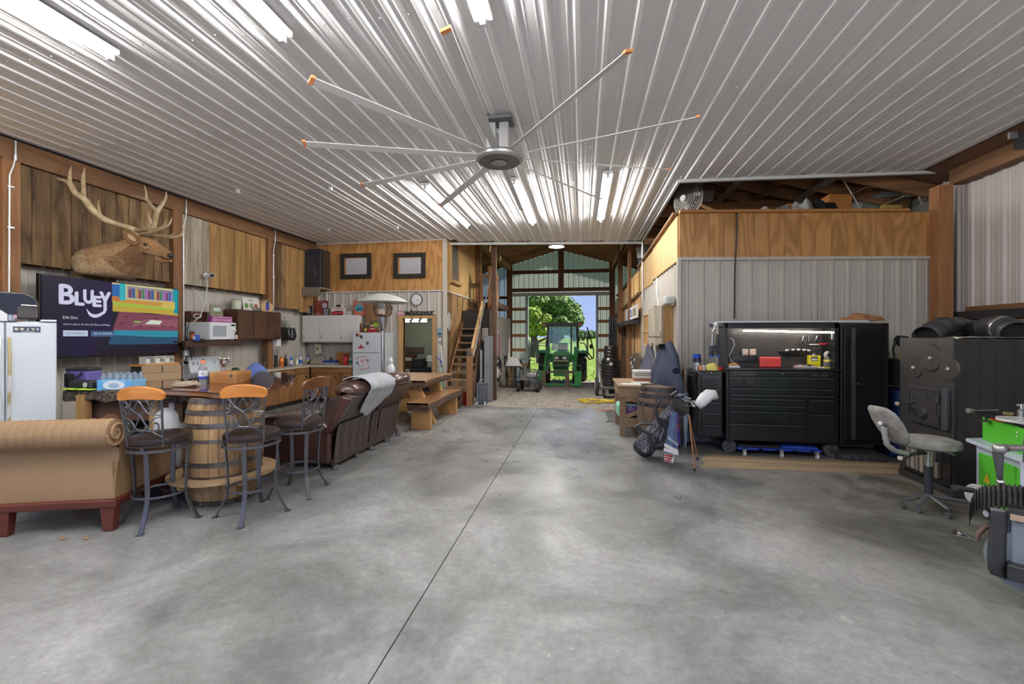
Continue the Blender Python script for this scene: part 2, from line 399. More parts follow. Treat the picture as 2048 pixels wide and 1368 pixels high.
planks(wl,(xb,8.76),(xb,9.72),2.24,ZC-.1,.15,[goldboard,oldboard,goldboard,greyboard],(1,0,0))
planks(wl,(xb,9.72),(xb,10.3),2.18,ZC-.1,.2,goldboard,(1,0,0))
metal_wall(wl,(XML,YF),(XML,10.36),0,2.6,(1,0,0))
MB().box(XML,XML+.02,YF,10.3,2.50,2.56).o('girt',timber,wl)
for k,(y,zb)in enumerate([(4.23+.02,.9),(6.42+.13,.85),(8.67+.10,.95)]):
 X=XL+.02
 pts=[(X,y,ZC-.03),(X,y,ZC-.28),(X,y-.01,ZC-.34),(X-.01,y-.035,ZC-.46),(X-.012,y-.04,ZC-.55),(X-.012,y-.04,zb)]
 if k==0:pts=[(X,y,ZC-.03),(X,y,ZC-.22),(X,y-.02,ZC-.34),(X-.01,y-.05,ZC-.46),(X-.012,y-.055,zb+.6)]
 cn=thing('conduit',['grey electrical conduit running down the post left of the mounted elk','grey electrical conduit running down the post beside the elk muzzle','grey electrical conduit running down the post above the brown cupboards'][k],'conduit',(X,y,zb))
 MB().tube(pts,.012,8).o('pipe',galv,cn,smooth=True)
 for z in(ZC-.6,2.9):MB().box(X-.018,X+.006,y-.075,y-.012,z-.008,z+.008).o('strap',galv,cn)
 MB().cyl((X-.002,y,ZC-.2),(X-.002,y,ZC-.27),.017).o('coupling',galv,cn,smooth=True)
wb=st(bxo('wall_back',XML-.1,-3.37,10.42,10.5,0,4.2,M('inner_lining',(.20,.23,.19),.8)))
wb2=None
XD0,XD1=PY(806,640,10.36).x,PY(866,640,10.36).x;ZD=PY(835,637,10.36).z
me=wb.data
bpy.data.meshes.remove(me)if False else None
bm=bmesh.new();L0=wm(wb).inverted()
def bxb(bm,x0,x1,y0,y1,z0,z1):
 m=MB().box(x0,x1,y0,y1,z0,z1);vs=[bm.verts.new(L0@v)for v in m.v]
 for f in m.f:bm.faces.new([vs[i]for i in f])
bxb(bm,XML-.1,XD0,10.40,10.48,0,4.2);bxb(bm,XD1,-3.40,10.40,10.48,0,4.2);bxb(bm,XD0,XD1,10.40,10.48,ZD,4.2)
bm.to_mesh(wb.data);bm.free()
metal_wall(wb,(XML,10.38),(XD0,10.38),0,2.74,(0,-1,0))
metal_wall(wb,(XD1,10.38),(-3.40,10.38),0,2.74,(0,-1,0))
metal_wall(wb,(XD0,10.38),(XD1,10.38),ZD,2.74,(0,-1,0))
for x0,x1 in[(-6.74,-5.52),(-5.518,-4.30),(-4.298,-3.40)]:
 MB().box(x0,x1,10.33,10.37,2.72,ZC-.03).o('plywood_sheet',ply,wb)
MB().box(-6.74,-3.40,10.325,10.37,2.705,2.725).o('flashing',ctrim,wb)
planks(wb,(-7.0,10.34),(-6.74,10.34),2.2,ZC-.05,.2,[oldboard,goldboard],(0,-1,0))
dr=st(MB().box(XD0-.10,XD0,10.30,10.50,0,ZD+.09).box(XD1,XD1+.08,10.30,10.50,0,ZD+.09).box(XD0,XD1,10.30,10.50,ZD,ZD+.09).o('door_1',lumberz))
sage=M('sage_wall',(.27,.31,.25),.7)
rm_=st(MB().box(-6.2,-3.45,13.3,13.36,-.1,2.9).box(-6.26,-6.2,10.5,13.36,-.1,2.9).box(-3.50,-3.44,10.5,13.36,-.1,2.9).box(-6.26,-3.44,10.5,13.36,2.75,2.8).o('wall_back',sage))
st(bxo('floor',-6.26,-3.44,10.48,13.36,-.12,0,M('vinyl',(.2,.18,.15),.6)))
wa=st(bxo('wall_left',-3.43,-3.38,10.36,14.0,-.3,4.2,M('lining',(.25,.16,.08),.8)))
for y0,y1 in[(10.36,11.58),(11.583,12.80),(12.803,13.55)]:
 MB().box(-3.38,-3.355,y0,y1,2.72,ZC+.6).o('plywood_sheet',plypale,wa)
MB().box(-3.38,-3.335,10.36,13.0,2.695,2.725).o('trim_board',ctrim,wa)
MB().box(-3.40,-3.30,10.34,10.40,0,ZC).o('corner_trim',metal_grey,wa)
sb=st(thing('wall_left',None,None,(-3.37,10.4,0)))
for i in range(16):
 y0=10.42+i*.175
 a=V((-3.375,y0,0));k=.52
 ztop=2.69
 def pt(yb,z):return(yb+z*k*.35,z)
 w_=.17
 poly=[pt(y0,-.2),pt(y0+w_,-.2),pt(y0+w_,ztop),pt(y0,ztop)]
 MB().prism(poly,-3.378,-3.352-R_.uniform(0,.006),'x').o('plank',goldboard if i%3 else oldboard,sb)
p0=PX(902,545,-3.35);p1=PX(916,490,-3.35)
wi=st(thing('window_1',None,None,(p0.x,(p0.y+p1.y)/2,2.9)))
MB().box(-3.352,-3.34,p0.y,p1.y,3.05,ZC+.3).o('window_pane',M('dim_glass',(.16,.15,.13),.15),wi)
for yy in(p0.y-.03,p1.y+.03):MB().box(-3.36,-3.31,yy-.03,yy+.03,3.0,ZC+.3).o('window_frame',lumberz,wi)
MB().box(-3.36,-3.26,p0.y-.12,p1.y+.12,2.96,3.04).o('window_sill',lumberz,wi)
for x0,x1,m in((936,943,darkwood),(943,955,lumberz)):
 a=PX(x0,500,-3.33)if False else None
for k,y in enumerate((13.62,13.95)):
 st(bxo('trim_%d'%(2+k),-3.45,-3.25-.02*k,y-.12,y+.12,gz(13),ZC+1.2,[timberv,lumberz][k]))
A=V((1.45,6.90,0));B=V((5.14,7.20,0));dAB=(B-A).normalized();nAB=V((dAB.y,-dAB.x,0))
def ztop(s):return H+1.845-.06*((s-A).length/3.7)
def zbot(s):return H+1.165-.03*((s-A).length/3.7)
wr=st(MB().hexa([A-nAB*.06,B-nAB*.06,B-nAB*.14,A-nAB*.14]+[p+V((0,0,2.75))for p in(A-nAB*.06,B-nAB*.06,B-nAB*.14,A-nAB*.14)]).o('wall_right',M('stud_lining',(.2,.13,.07),.8)))
metal_wall(wr,A-nAB*.02,B-nAB*.02,0,lambda s:zbot(s)+.03,nAB,metal_grey)
n_=17;Lw=(B-A).length
for i in range(n_):
 a=A+dAB*(Lw*i/n_+.002);b=A+dAB*(Lw*(i+1)/n_-.002);q=[a,b,b-nAB*.03,a-nAB*.03];off=nAB*.012
 MB().hexa([p+off+V((0,0,zbot(p)))for p in q]+[p+off+V((0,0,ztop(p)))for p in q]).o('siding_board',ply,wr)
MB().hexa([p+V((0,0,h_))for h_ in(0,.045)for p in(A+nAB*.03+V((0,0,zbot(A)-.03)),B+nAB*.03+V((0,0,zbot(B)-.03)),B-nAB*.02+V((0,0,zbot(B)-.03)),A-nAB*.02+V((0,0,zbot(A)-.03)))]).o('flashing',metal_grey,wr)
C2=A+dAB*(Lw*.87)
MB().bar(A+nAB*.02+V((0,0,ztop(A)+.02)),C2+nAB*.02+V((0,0,ztop(C2)+.02)),.09,.04).o('cap_board',M('orange_lumber',(.50,.22,.06),.6,0,'wood',(.36,.15,.04),6,0,axis='x'),wr)
MB().box(1.42,1.47,6.86,6.92,0,2.77).o('corner_trim',metal_grey,wr)
ws=st(bxo('wall_right',1.50,1.60,6.95,19.9,-.5,3.2,M('side_lining',(.2,.13,.07),.8)))
metal_wall(ws,(1.47,11.2),(1.47,6.92),0,2.72,(-1,0,0))
planks(ws,(1.47,19.7),(1.47,11.22),lambda s:gz(19.7-s),2.62,.3,[lumberz,goldboard,lumberz],(-1,0,0),.02)
for y0,y1,zb in[(6.93,9.3,2.74),(9.31,11.2,2.68),(11.5,14.4,2.58),(14.42,16.0,2.5),(17.0,19.4,2.45)]:
 MB().box(1.43,1.47,y0,y1,zb,3.42-.035*(y0-6.9)).o('plywood_sheet',plypale,ws)
MB().bar((1.42,6.95,ztop(A)+.02),(1.42,11.3,3.33),.1,.04).o('cap_board',timber,ws)
MB().bar((1.40,11.3,2.66),(1.40,19.4,2.42),.05,.06).o('trim_board',timber,ws)
st(MB().box(1.5,XR+.1,7.25,19.9,3.34,3.40).o('floor',M('loft_deck',(.12,.07,.04),.8)))
wro=st(bxo('wall_right',XR+.28,XR+.34,YF,20,-.5,4.15,M('outer_siding',(.3,.3,.28),.7)))
metal_wall(wro,(XR+.20,7.5),(XR+.20,YF),0,ZC-.1,(-1,0,0),M('painted_metal_warm',(.52,.48,.45),.42))
MB().box(XR,XR+.17,YF,7.05,ZC-.27,ZC-.02).o('beam',timber,wro,bev=.004)
MB().box(XR-.16,XR+.02,7.0,7.18,0,ZC-.27).o('post',M('orange_post',(.42,.20,.08),.7,0,'wood',(.28,.12,.045),8,.1,stretch=10,rand=0),wro,bev=.004)
for y in(2.2,4.4):MB().box(XR+.02,XR+.18,y-.085,y+.085,0,ZC-.27).o('post',timberv,wro,bev=.004)
MB().box(XR+.16,XR+.22,YF,7.0,1.9,2.0).o('girt',timber,wro)
p0=PX(1905,640,XR+.15);p1=PX(2120,640,XR+.15)
wn=st(thing('window_2',None,None,(XR+.15,(p0.y+p1.y)/2,1.5)))
ya,yb=p1.y,p0.y
MB().box(XR+.05,XR+.20,ya,yb,1.82,1.93).o('window_frame',blackm,wn)
MB().box(XR+.06,XR+.20,ya,yb,1.74,1.80).o('window_sill',timber,wn)
MB().box(XR+.12,XR+.14,ya,yb,1.5,1.74).o('window_pane',M('bright_pane',(.55,.75,.6),.3,em=.6),wn)
gm=mixmat('translucent_siding',(.60,.64,.60),.32);gmb=mixmat('blue_light_siding',(.38,.46,.62),.35)  # blue of the second siding is bluish light put into its colour
XA=-1.0;slope=.285;ZAP=5.55
def rz(x):return ZAP-slope*abs(x-XA)
wg=st(thing('wall_back',None,None,(XA,YB,-.5)))
DX0,DX1=PY(1055,650,YB).x,PY(1194,650,YB).x;DZ=PY(1125,587,YB).z
def gpanel(x,z0,n=1,mat=gm):
 z1=min(rz(x),rz(x+RIB*n));panel(wg,(x,YB,z0),(1,0,0),(0,0,z1-z0),(0,-1,0),n,mat)
x=-6.9
while x<5.1:
 inside=(x+RIB>DX0-.75 and x<DX1+.5)
 gpanel(x,DZ+.05 if inside else-.5,1,gmb if x<-3.3 else gm);x+=RIB
PL,PRX=PY(1020,560,YB).x,PY(1224,560,YB).x
for xx in(PL,(PL+PRX)/2+.05,PRX):
 zb=-.5 if xx!=(PL+PRX)/2+.05 else DZ+.15
 MB().box(xx-.12,xx+.12,YB-.2,YB-.03,zb,rz(xx)-.05).o('post',timberv,wg)
def zy(y):return PY(1120,y,YB).z
for z0,z1 in((zy(547),zy(540)),(zy(583),zy(576))):
 MB().box(PL+.12,PRX-.12,YB-.1,YB-.03,z0,z1).o('girt',timberx,wg)
for z0,z1 in((2.2,2.34),(3.3,3.42)):MB().box(-6.9,PL-.12,YB-.1,YB-.03,z0,z1).o('girt',darkwood,wg)
MB().box(PL-2.8,PL-.12,YB-.13,YB-.10,-.5,2.2).o('board_sheet',darkwood,wg)
MB().box(PL+.1,PRX-.1,YB-.12,YB-.02,zy(592),zy(585.5)).o('door_track',M('cream_trim',(.66,.66,.58),.5),wg)
for k,(xa,xb2,xin)in enumerate(((PL+.12,DX0,DX0),(DX1,PRX-.12,DX1))):
 d=st(thing('door_%d'%(2+k),None,None,((xa+xb2)/2,YB,-.5)))
 x=xa
 n=max(1,int(round((xb2-xa)/RIB)));f=(xb2-xa)/(n*RIB)
 for i in range(n):panel(d,(xa+i*RIB*f,YB-.02,-.5),(f,0,0),(0,0,zy(592)+.5),(0,-1,0),1,gm)
 for yy in(618,643,671,700,730):MB().box(xa,xb2,YB-.12,YB-.05,zy(yy)-.07,zy(yy)+.07).o('girt',M('door_girt',(.45,.22,.09),.7),d)
 MB().box(xin-.05,xin+.05,YB-.16,YB,-.5,zy(590)).o('door_edge',M('pale_metal',(.45,.5,.5),.5),d)
brown=M('roof_deck_brown',(.17,.085,.045),.85,0,'wood',(.10,.05,.03),3,0,axis='y',rand=.1)
bluem=M('roof_metal_blue',(.20,.20,.27),.6)
rf=st(thing('roof',None,None,(XA,9,4)))
def slab(x0,x1,y0,y1,mat,name='roof_sheet'):
 e=.04
 MB().hexa([(x0,y0,rz(x0)+.12),(x1,y0,rz(x1)+.12),(x1,y1,rz(x1)+.12),(x0,y1,rz(x0)+.12),(x0,y0,rz(x0)+.12+e),(x1,y0,rz(x1)+.12+e),(x1,y1,rz(x1)+.12+e),(x0,y1,rz(x0)+.12+e)]).o(name,mat,rf)
for y0,y1 in((YF-.3,11),(11,15.35),(15.43,17.3),(17.38,20.3)):slab(-7.5,XA,y0,y1,bluem)
for y0,y1 in((YF-.3,7),(7,12),(12,20.3)):slab(XA,5.9,y0,y1,brown)
y=11.4
while y<19.9:
 for x0,x1 in((-7.0,XA),(XA,5.3)):
  MB().bar((x0,y,rz(x0)+.02),(x1,y,rz(x1)+.02),.045,.19,up=(0,0,1)).o('rafter',lumberx if x1>0 else lumberx,rf)
 y+=.93
for xx in(-3.33,1.40):
 for s in(-.07,.07):MB().box(xx+s-.02,xx+s+.02,11.2,19.8,rz(xx)-.30,rz(xx)-.06).o('carrier_beam',lumber,rf)
 y=11.4
 while y<19.9:
  MB().box(xx-.05,xx+.05,y+.03,y+.09,rz(xx)-.2,rz(xx)+.12).o('block',timberv,rf);y+=.93
for y in(7.5,8.1,8.7,9.3,9.9,10.5):
 MB().bar((1.5,y,rz(1.5)+.0),(5.3,y,rz(5.3)+.0),.045,.2).o('rafter',timberx,rf)
MB().box(1.5,5.2,8.9,8.98,3.95,4.15).o('cross_beam',timberx,rf)
MB().box(1.5,5.2,10.9,10.98,3.8,4.05).o('cross_beam',timberx,rf)
for k in range(7):
 MB().bar((1.7+k*.55,7.6,rz(1.7+k*.55)-.08),(1.7+k*.55,11,rz(1.7+k*.55)-.08),.16,.02).o('roof_board',timber if k%2 else greyboard,rf)
st(MB().box(-7.2,5.4,YF-.1,YF,ZC-.05,5.6).o('wall_front',M('outer_siding',(.3,.3,.28),.7)))
for nm,x0,x1,t,z1 in(('post',984,993,11.6,None),('post',1236,1245,15.5,None),('post',1256,1262,12.2,None)):
 a=T(x0,700,t);b=T(x1,700,t);g0=gz(a.y)
 st(bxo('trim_4',a.x,b.x,a.y-.07,a.y+.07,g0,rz(a.x)-.05,darkwood if x0<1000 else timberv))
sill=st(thing('trim_5',None,None,(3,6.4,0)))
for k in range(2):
 q=[G(1415,912+k*12),G(1800,927+k*12),G(1800,938+k*12),G(1400,922+k*13)]
 MB().hexa([(p.x,p.y,0)for p in q]+[(p.x,p.y,.018-.006*k)for p in q]).o('board',M('dusty_board',(.40,.30,.19),.7,0,'wood',(.28,.20,.12),5,.05,axis='x',rand=.1),sill)
st(MB().hexa([(1.5,6.2,0),(5.1,6.2,0),(5.1,7.1,0),(1.5,6.85,0),(1.5,6.2,.006),(5.1,6.2,.006),(5.1,7.1,.006),(1.5,6.85,.006)]).o('floor',M('dark_apron',(.16,.155,.15),.8,0,'noise',(.10,.10,.095),4,0,rand=0)))
# = CEILING LIGHTS AND FAN
glow=M('tube_glow',(1,.98,.95),.5,em=TUBE)
lit=[(-3.86,.62,3.05,'near left corner of the ceiling'),(-2.3,.62,3.08,'middle one of the near row'),(-.72,.7,3.15,'near row, the one closest to the fan line'),(-2.41,6.45,9.0,'far row, left one over the kitchen side'),(-1.01,6.45,9.0,'far row, middle one beyond the fan'),(.37,6.4,8.95,'far row, right one beside the shop room'),]
lit+=[(2.4,-1.4,1.0,'behind the viewpoint on the right'),(4.0,-1.4,1.0,'behind the viewpoint at the far right'),(.85,-1.4,1.0,'behind the viewpoint, centre'),(-5.4,-1.4,1.0,'behind the viewpoint at the far left')]  # extra fixtures added out of view to fill the room with light
for X,y0,y1,w_ in lit:
 t=thing('ceiling_light','lit white fluorescent strip light, '+w_,'light',(X,(y0+y1)/2,ZC-.1),group='lit strip lights on the ribbed ceiling')
 MB().box(X-.07,X+.07,y0,y1,ZC-.06,ZC-.022).o('housing',M('light_housing',(.85,.85,.85),.3),t)
 MB().cyl((X,y0+.04,ZC-.085),(X,y1-.04,ZC-.085),.017,8).o('tube',glow,t)
 [MB().box(X-.02,X+.02,q_,q_+.04,ZC-.11,ZC-.05).o('socket',white,t)for q_ in(y0,y1-.04)]
for(x0,x1,w_)in(((478,382),(560,420),'nearer the elk wall'),((663,377),(783,452),'nearer the fan')):
 a=T(x0[0],x0[1],(ZC-.04-H)/ray(*x0).z);b=T(x1[0],x1[1],(ZC-.04-H)/ray(*x1).z);b.x=a.x;b.y=a.y+2.5
 t=thing('ceiling_light','unlit thin strip light on the ribbed ceiling, '+w_,'light',(a.x,a.y,ZC-.06))
 MB().cyl((a.x,a.y,ZC-.055),(b.x,b.y,ZC-.055),.014,8).o('tube',M('unlit_tube',(.45,.44,.40),.3),t)
 [MB().box(a.x-.02,a.x+.02,q_,q_+.05,ZC-.08,ZC-.022).o('socket',white,t)for q_ in(a.y-.05,b.y)]
FX,FY,FZ=-.90,4.72,ZC-.46
t=thing('ceiling_fan','big silver ceiling fan with long thin blades and orange tips','fan',(FX,FY,FZ))
fm=M('brushed_aluminium',(.55,.55,.55),.32,.7)
MB().box(FX-.15,FX+.15,FY-.12,FY+.12,ZC-.045,ZC-.01).o('mounting_plate',M('fan_bracket_dark',(.14,.14,.14),.6),t)  # mounting plate in an even dark grey
MB().box(FX-.14,FX-.04,FY-.03,FY+.05,FZ+.05,ZC-.02).o('mast',galv,t);MB().box(FX+.0,FX+.10,FY-.02,FY+.06,FZ+.05,ZC-.02).o('mast',galv,t)
MB().lathe([(.0,.0),(.06,.0),(.065,.012),(.10,.012),(.105,.0),(.235,.004),(.262,.02),(.268,.045),(.24,.075),(.10,.095),(.0,.10)],40,(FX,FY,FZ-.02)).o('hub',fm,t,smooth=True)
MB().lathe([(.11,.0),(.228,.003)],40,(FX,FY,FZ-.022)).o('hub_face',M('fan_face',(.22,.22,.23),.4,.6),t)
MB().lathe([(.0,-.006),(.035,-.006),(.04,.0),(.09,0)],24,(FX,FY,FZ-.028)).o('hub_cap',fm,t)
for k in range(10):
 a=math.radians(199-36*k);d=V((math.cos(a),math.sin(a),0));n=V((-d.y,d.x,0));c=V((FX,FY,FZ+.03))
 mb=MB();p=c+d*.22;q=c+d*2.0
 w1,w2=n*.035,n*.035
 up=V((0,0,.012))
 mb.hexa([p-w1-up,q-w2-up,q+w2+up,p+w1+up,p-w1-up+V((0,0,.008)),q-w2-up+V((0,0,.008)),q+w2+up+V((0,0,.008)),p+w1+up+V((0,0,.008))])
 bl=mb.o('blade',M('blade_silver',(.60,.60,.60),.6,0),t)
 MB().hexa([q-w2-up,q-w2-up+d*.035,q+w2+up+d*.035,q+w2+up]+[v+V((0,0,.02))for v in(q-w2-up,q-w2-up+d*.035,q+w2+up+d*.035,q+w2+up)]).o('blade_tip',M('orange_tip',(.75,.28,.10),.5),bl)
# = LEFT SIDE: STOOLS, BARREL TABLE, WICKER SOFA
seat_m=M('brown_vinyl',(.030,.018,.016),.32,0,'noise',(.022,.014,.013),5,.05,rand=0)
stool_iron=M('brushed_gunmetal',(.13,.13,.15),.35,.7)
rail_m=M('amber_varnished_wood',(.62,.24,.035),.25,0,'wood',(.40,.12,.015),7,0,axis='x',stretch=6,rand=0,coat=.4)
rail_d=M('dark_varnished_wood',(.17,.065,.022),.25,0,'wood',(.10,.035,.012),7,0,axis='x',stretch=6,rand=0,coat=.4)
def make_stool(label,loc,rz,rail,lrot=0,sh=.74):
 t=thing('bar_stool',label,'stool',loc,rz,'bar stools round the barrel table')
 MB().lathe([(0,sh-.055),(.19,sh-.055),(.218,sh-.045),(.228,sh-.02),(.222,sh+.002),(.19,sh+.018),(.10,sh+.026),(0,sh+.028)],32).o('seat',seat_m,t,True,local=True)
 MB().lathe([(.222,sh-.048),(.228,sh-.052),(.228,sh-.060),(.222,sh-.062)],32).o('seat_piping',seat_m,t,True,local=True)
 ring=MB();n=32;vs=[]
 for k in range(n):
  a=2*PI*k/n
  for r,z in((.212,sh-.105),(.234,sh-.105),(.234,sh-.085),(.212,sh-.085)):vs.append((r*math.cos(a),r*math.sin(a),z))
 fs=[(i*4+j,i*4+(j+1)%4,((i+1)%n)*4+(j+1)%4,((i+1)%n)*4+j)for i in range(n)for j in range(4)]
 ring.add(vs,fs).o('swivel_ring',stool_iron,t,local=True)
 MB().box(-.22,.22,-.015,.015,sh-.085,sh-.06).box(-.015,.015,-.22,.22,sh-.085,sh-.06).o('swivel_plate',stool_iron,t,local=True)
 for k in range(4):
  a=lrot+k*PI/2;d=V((math.cos(a),math.sin(a),0));pts=[]
  for s,r in((1,.212),(.85,.205),(.6,.195),(.42,.19),(.30,.2),(.18,.228),(.08,.262),(0,.288)):
   pts.append(d*r+V((0,0,(sh-.10)*s+.004)))
  mb=MB();side=V((-d.y,d.x,0))
  vs=[]
  for i,p in enumerate(pts):
   q=(pts[min(i+1,7)]-pts[max(i-1,0)]).normalized();nn=q.cross(side).normalized()
   vs+=[p-side*.017-nn*.006,p+side*.017-nn*.006,p+side*.017+nn*.006,p-side*.017+nn*.006]
  fs=[(i*4+j,i*4+(j+1)%4,i*4+4+(j+1)%4,i*4+4+j)for i in range(7)for j in range(4)]+[(0,1,2,3),(28,29,30,31)]
  lg=mb.add(vs,fs).o('leg',stool_iron,t,local=True)
  e=d*.290;MB().hexa([e-side*.024-d*.02,e+side*.024-d*.02,e+side*.024+d*.022,e-side*.024+d*.022]+[v+V((0,0,.007))for v in(e-side*.024-d*.02,e+side*.024-d*.02,e+side*.024+d*.022,e-side*.024+d*.022)]).o('foot_plate',stool_iron,lg,local=True)
 MB().tube([(.197*math.cos(2*PI*k/32),.197*math.sin(2*PI*k/32),sh*.345)for k in range(32)],[(.005,.011)]*32,6,closed=True).o('foot_ring',stool_iron,t,True,local=True)
 z0,z1=sh-.06,sh+.345
 def bp(u,v):
  w_=.135+.012*v+.012*v*v;x=u*w_
  return V((x,-.205+.06*u*u*.5-.055*v,z0+(z1-z0)*v))
 for s in(-1,1):
  MB().tube([bp(s,k/8)for k in range(9)],.0085,8).o('back_post',stool_iron,t,True,local=True)
 def cur(pts):
  P=[V((a,b,0))for a,b in pts];out=[]
  for i in range(len(P)-1):
   p0=P[max(i-1,0)];p1=P[i];p2=P[i+1];p3=P[min(i+2,len(P)-1)]
   for k in range(4):
    s=k/4;out.append(.5*((2*p1)+(-p0+p2)*s+(2*p0-5*p1+4*p2-p3)*s*s+(-p0+3*p1-3*p2+p3)*s**3))
  out.append(P[-1]);return[(q.x,q.y)for q in out]
 cs=[[(-.70,.86),(-.62,.80),(-.55,.86),(-.62,.95),(-.78,.96),(-.86,.86),(-.78,.74),(-.6,.71),(-.47,.80),(-.36,.95),(-.1,1.0),(.1,.92),(.28,.78),(.5,.69),(.98,.665)],[(-.82,1.0),(-.6,.9),(-.35,.78),(0,.68),(.2,.52),(.42,.38),(.7,.33),(.86,.40),(.80,.50),(.66,.49)],[(.98,.63),(.7,.60),(.5,.52),(.32,.40),(.12,.34),(0,.335)],[(-1,.20),(-.72,.28),(-.4,.345),(0,.365),(.4,.345),(.72,.28),(1,.20)]]
 for i,c in enumerate(cs):
  for s in((1,-1)if i<3 else(1,)):
   MB().tube([bp(s*a,b)+V((0,-.004*s,0))for a,b in cur(c)],.0062,6).o('scroll',stool_iron,t,True,local=True)
 MB().ball(bp(0,.68),.014,8,(1,.6,1)).o('rosette',stool_iron,t,True,local=True)
 mb=MB();vs=[];n=16
 for i in range(n+1):
  u=-1.12+2.24*i/n;c=bp(u,1.0);hh=.034+.020*(1-(u/1.12)**2)**.5 if abs(u)<1.12 else.022
  zc=c.z+.022+.030*(1-(u/1.12)**2)
  for dy,dz in((-.013,-hh),(.013,-hh),(.016,hh*.9),(0,hh*1.05),(-.016,hh*.9)):vs.append((c.x,c.y+dy,zc+dz))
 fs=[(i*5+j,i*5+(j+1)%5,i*5+5+(j+1)%5,i*5+5+j)for i in range(n)for j in range(5)]+[(0,1,2,3,4),tuple(n*5+j for j in range(5))]
 mb.add(vs,fs).o('top_rail',rail,t,True,local=True,bev=.005)
 return t
def cen(pts):
 P=[G(*p)for p in pts];c=P[0]*0
 for p in P:c+=p
 return c/len(P),P
c1,P1=cen([(232,1050),(289,1071),(351,1013),(405,1034)])
def la(p,c,rz):return math.atan2(p.y-c.y,p.x-c.x)-rz
r1,r2,r3=math.radians(15),math.radians(25),math.radians(80)
make_stool('bar stool nearest the wicker sofa, amber wood top rail and black scrolled back',c1,r1,rail_m,la(P1[3],c1,r1))
c2,P2=cen([(422,1038),(486,1056),(522,1002),(580.6,1021)])
make_stool('middle bar stool in front of the barrel, amber top rail and scrolled back',c2,r2,rail_m,la(P2[3],c2,r2))
a_,b_=G(619.5,999),G(654.6,970);d_=(b_-a_);m_=(a_+b_)/2;pl=V((-d_.y,d_.x,0)).normalized()
c3=m_+pl*(d_.length*.5)
make_stool('bar stool seen side-on by the leather sofa, with darker brown top rail',c3,r3,rail_d,la(a_,c3,r3))
stave_m=M('oak_stave',(.42,.27,.13),.7,0,'wood',(.20,.12,.06),12,.15,axis='z',stretch=8,rand=.2)
stave_g=M('weathered_stave',(.155,.105,.075),.8,0,'wood',(.07,.045,.032),12,.2,axis='z',stretch=8,rand=.15)
def barrel(label,loc,R0,Rm,h,stave,hoop,hoops,n=24,rz=0,ring=None):
 t=thing('barrel',label,'barrel',loc,rz)
 def rad(z):s=2*z/h-1;return Rm-(Rm-R0)*s*s
 for k in range(n):
  a0,a1=2*PI*k/n+.006,2*PI*(k+1)/n-.006;vs=[];m=8
  for i in range(m+1):
   z=h*i/m;r=rad(z)
   for rr,aa in((r,a0),(r*1.002,(a0+a1)/2),(r,a1),(r-.02,a1),(r-.02,a0)):vs.append((rr*math.cos(aa),rr*math.sin(aa),z))
  fs=[(i*5+j,i*5+(j+1)%5,i*5+5+(j+1)%5,i*5+5+j)for i in range(m)for j in range(5)]+[(0,1,2,3,4),tuple(m*5+j for j in range(5))]
  MB().add(vs,fs).o('stave',stave,t,local=True)
 MB().lathe([(0,h-.035),(rad(h)-.022,h-.035),(rad(h)-.022,h-.015),(0,h-.015)],32).o('barrel_head',stave,t,local=True)
 for z,w_ in hoops:
  b=MB().lathe([(rad(z-w_/2)+.0,z-w_/2),(rad(z-w_/2)+.005,z-w_/2),(rad(z+w_/2)+.005,z+w_/2),(rad(z+w_/2),z+w_/2)],40).o('hoop',hoop,t,True,local=True)
  mb=MB()
  for k in range(16):
   a=2*PI*k/16+z;r=rad(z)+.006;mb.ball((r*math.cos(a),r*math.sin(a),z),.007,6)
  stuff(mb.o('rivets',chrome,b,local=True))
 return t
hoop_m=M('hoop_steel',(.22,.205,.20),.4,.75,'noise',(.09,.065,.05),7,0,rand=0)
bt=T(449,980,4.33);bc=V((bt.x,bt.y,0))
bz=1.015
barrel('light oak barrel with riveted steel hoops holding up the glossy tabletop',bc,.275,.34,bz,stave_m,hoop_m,[(.03,.05),(.27,.04),(.40,.045),(.53,.035)if 0 else(.62,.03),(.76,.045),(.88,.045),(.985,.045)],26)
t=thing('foot_shelf','round plywood foot shelf fitted about the foot of the oak barrel','shelf',bc+V((0,0,.245)))
MB().lathe([(.325,.245),(.465,.245),(.465,.27),(.325,.27),(.325,.245)],40,bc,a0=math.radians(-200),a1=math.radians(155)).o('board',M('raw_plywood',(.52,.36,.20),.7,0,'wood',(.40,.26,.13),6,0,axis='x',rand=0),t)
for a in(-100,-30,40,120,190):
 d=V((math.cos(math.radians(a)),math.sin(math.radians(a)),0));MB().bar(bc+d*.335+V((0,0,.222)),bc+d*.44+V((0,0,.222)),.04,.04).o('bracket',lumberx,t)
top_m=M('glossy_red_cedar',(.17,.035,.018),.08,0,'noise',(.07,.016,.012),5,0,rand=0,coat=1)
top_e=M('amber_live_edge',(.36,.15,.05),.15,0,'noise',(.18,.07,.03),6,0,rand=0,coat=.8)
outl=[(398,782),(440,786),(500,783),(545,775),(585,762),(594,752),(570,744),(520,745),(440,748),(380,757),(330,758),(292,765),(283,772),(330,779)]
pz=1.085
P=[G(x,y,pz)for x,y in outl]
top=thing('bar_table_top','glossy reddish live-edge slab table top resting on the light oak barrel','table',(bc.x,bc.y,bz+.01))
MB().prism([(p.x,p.y)for p in P],pz-.012,pz,'z').o('slab',top_m,top,bev=.005)
c_=sum((p for p in P),V())/len(P)
MB().prism([((p.x-c_.x)*.985+c_.x,(p.y-c_.y)*.985+c_.y)for p in P],pz-.055,pz-.0125,'z').o('live_edge',top_e,top,bev=.006)
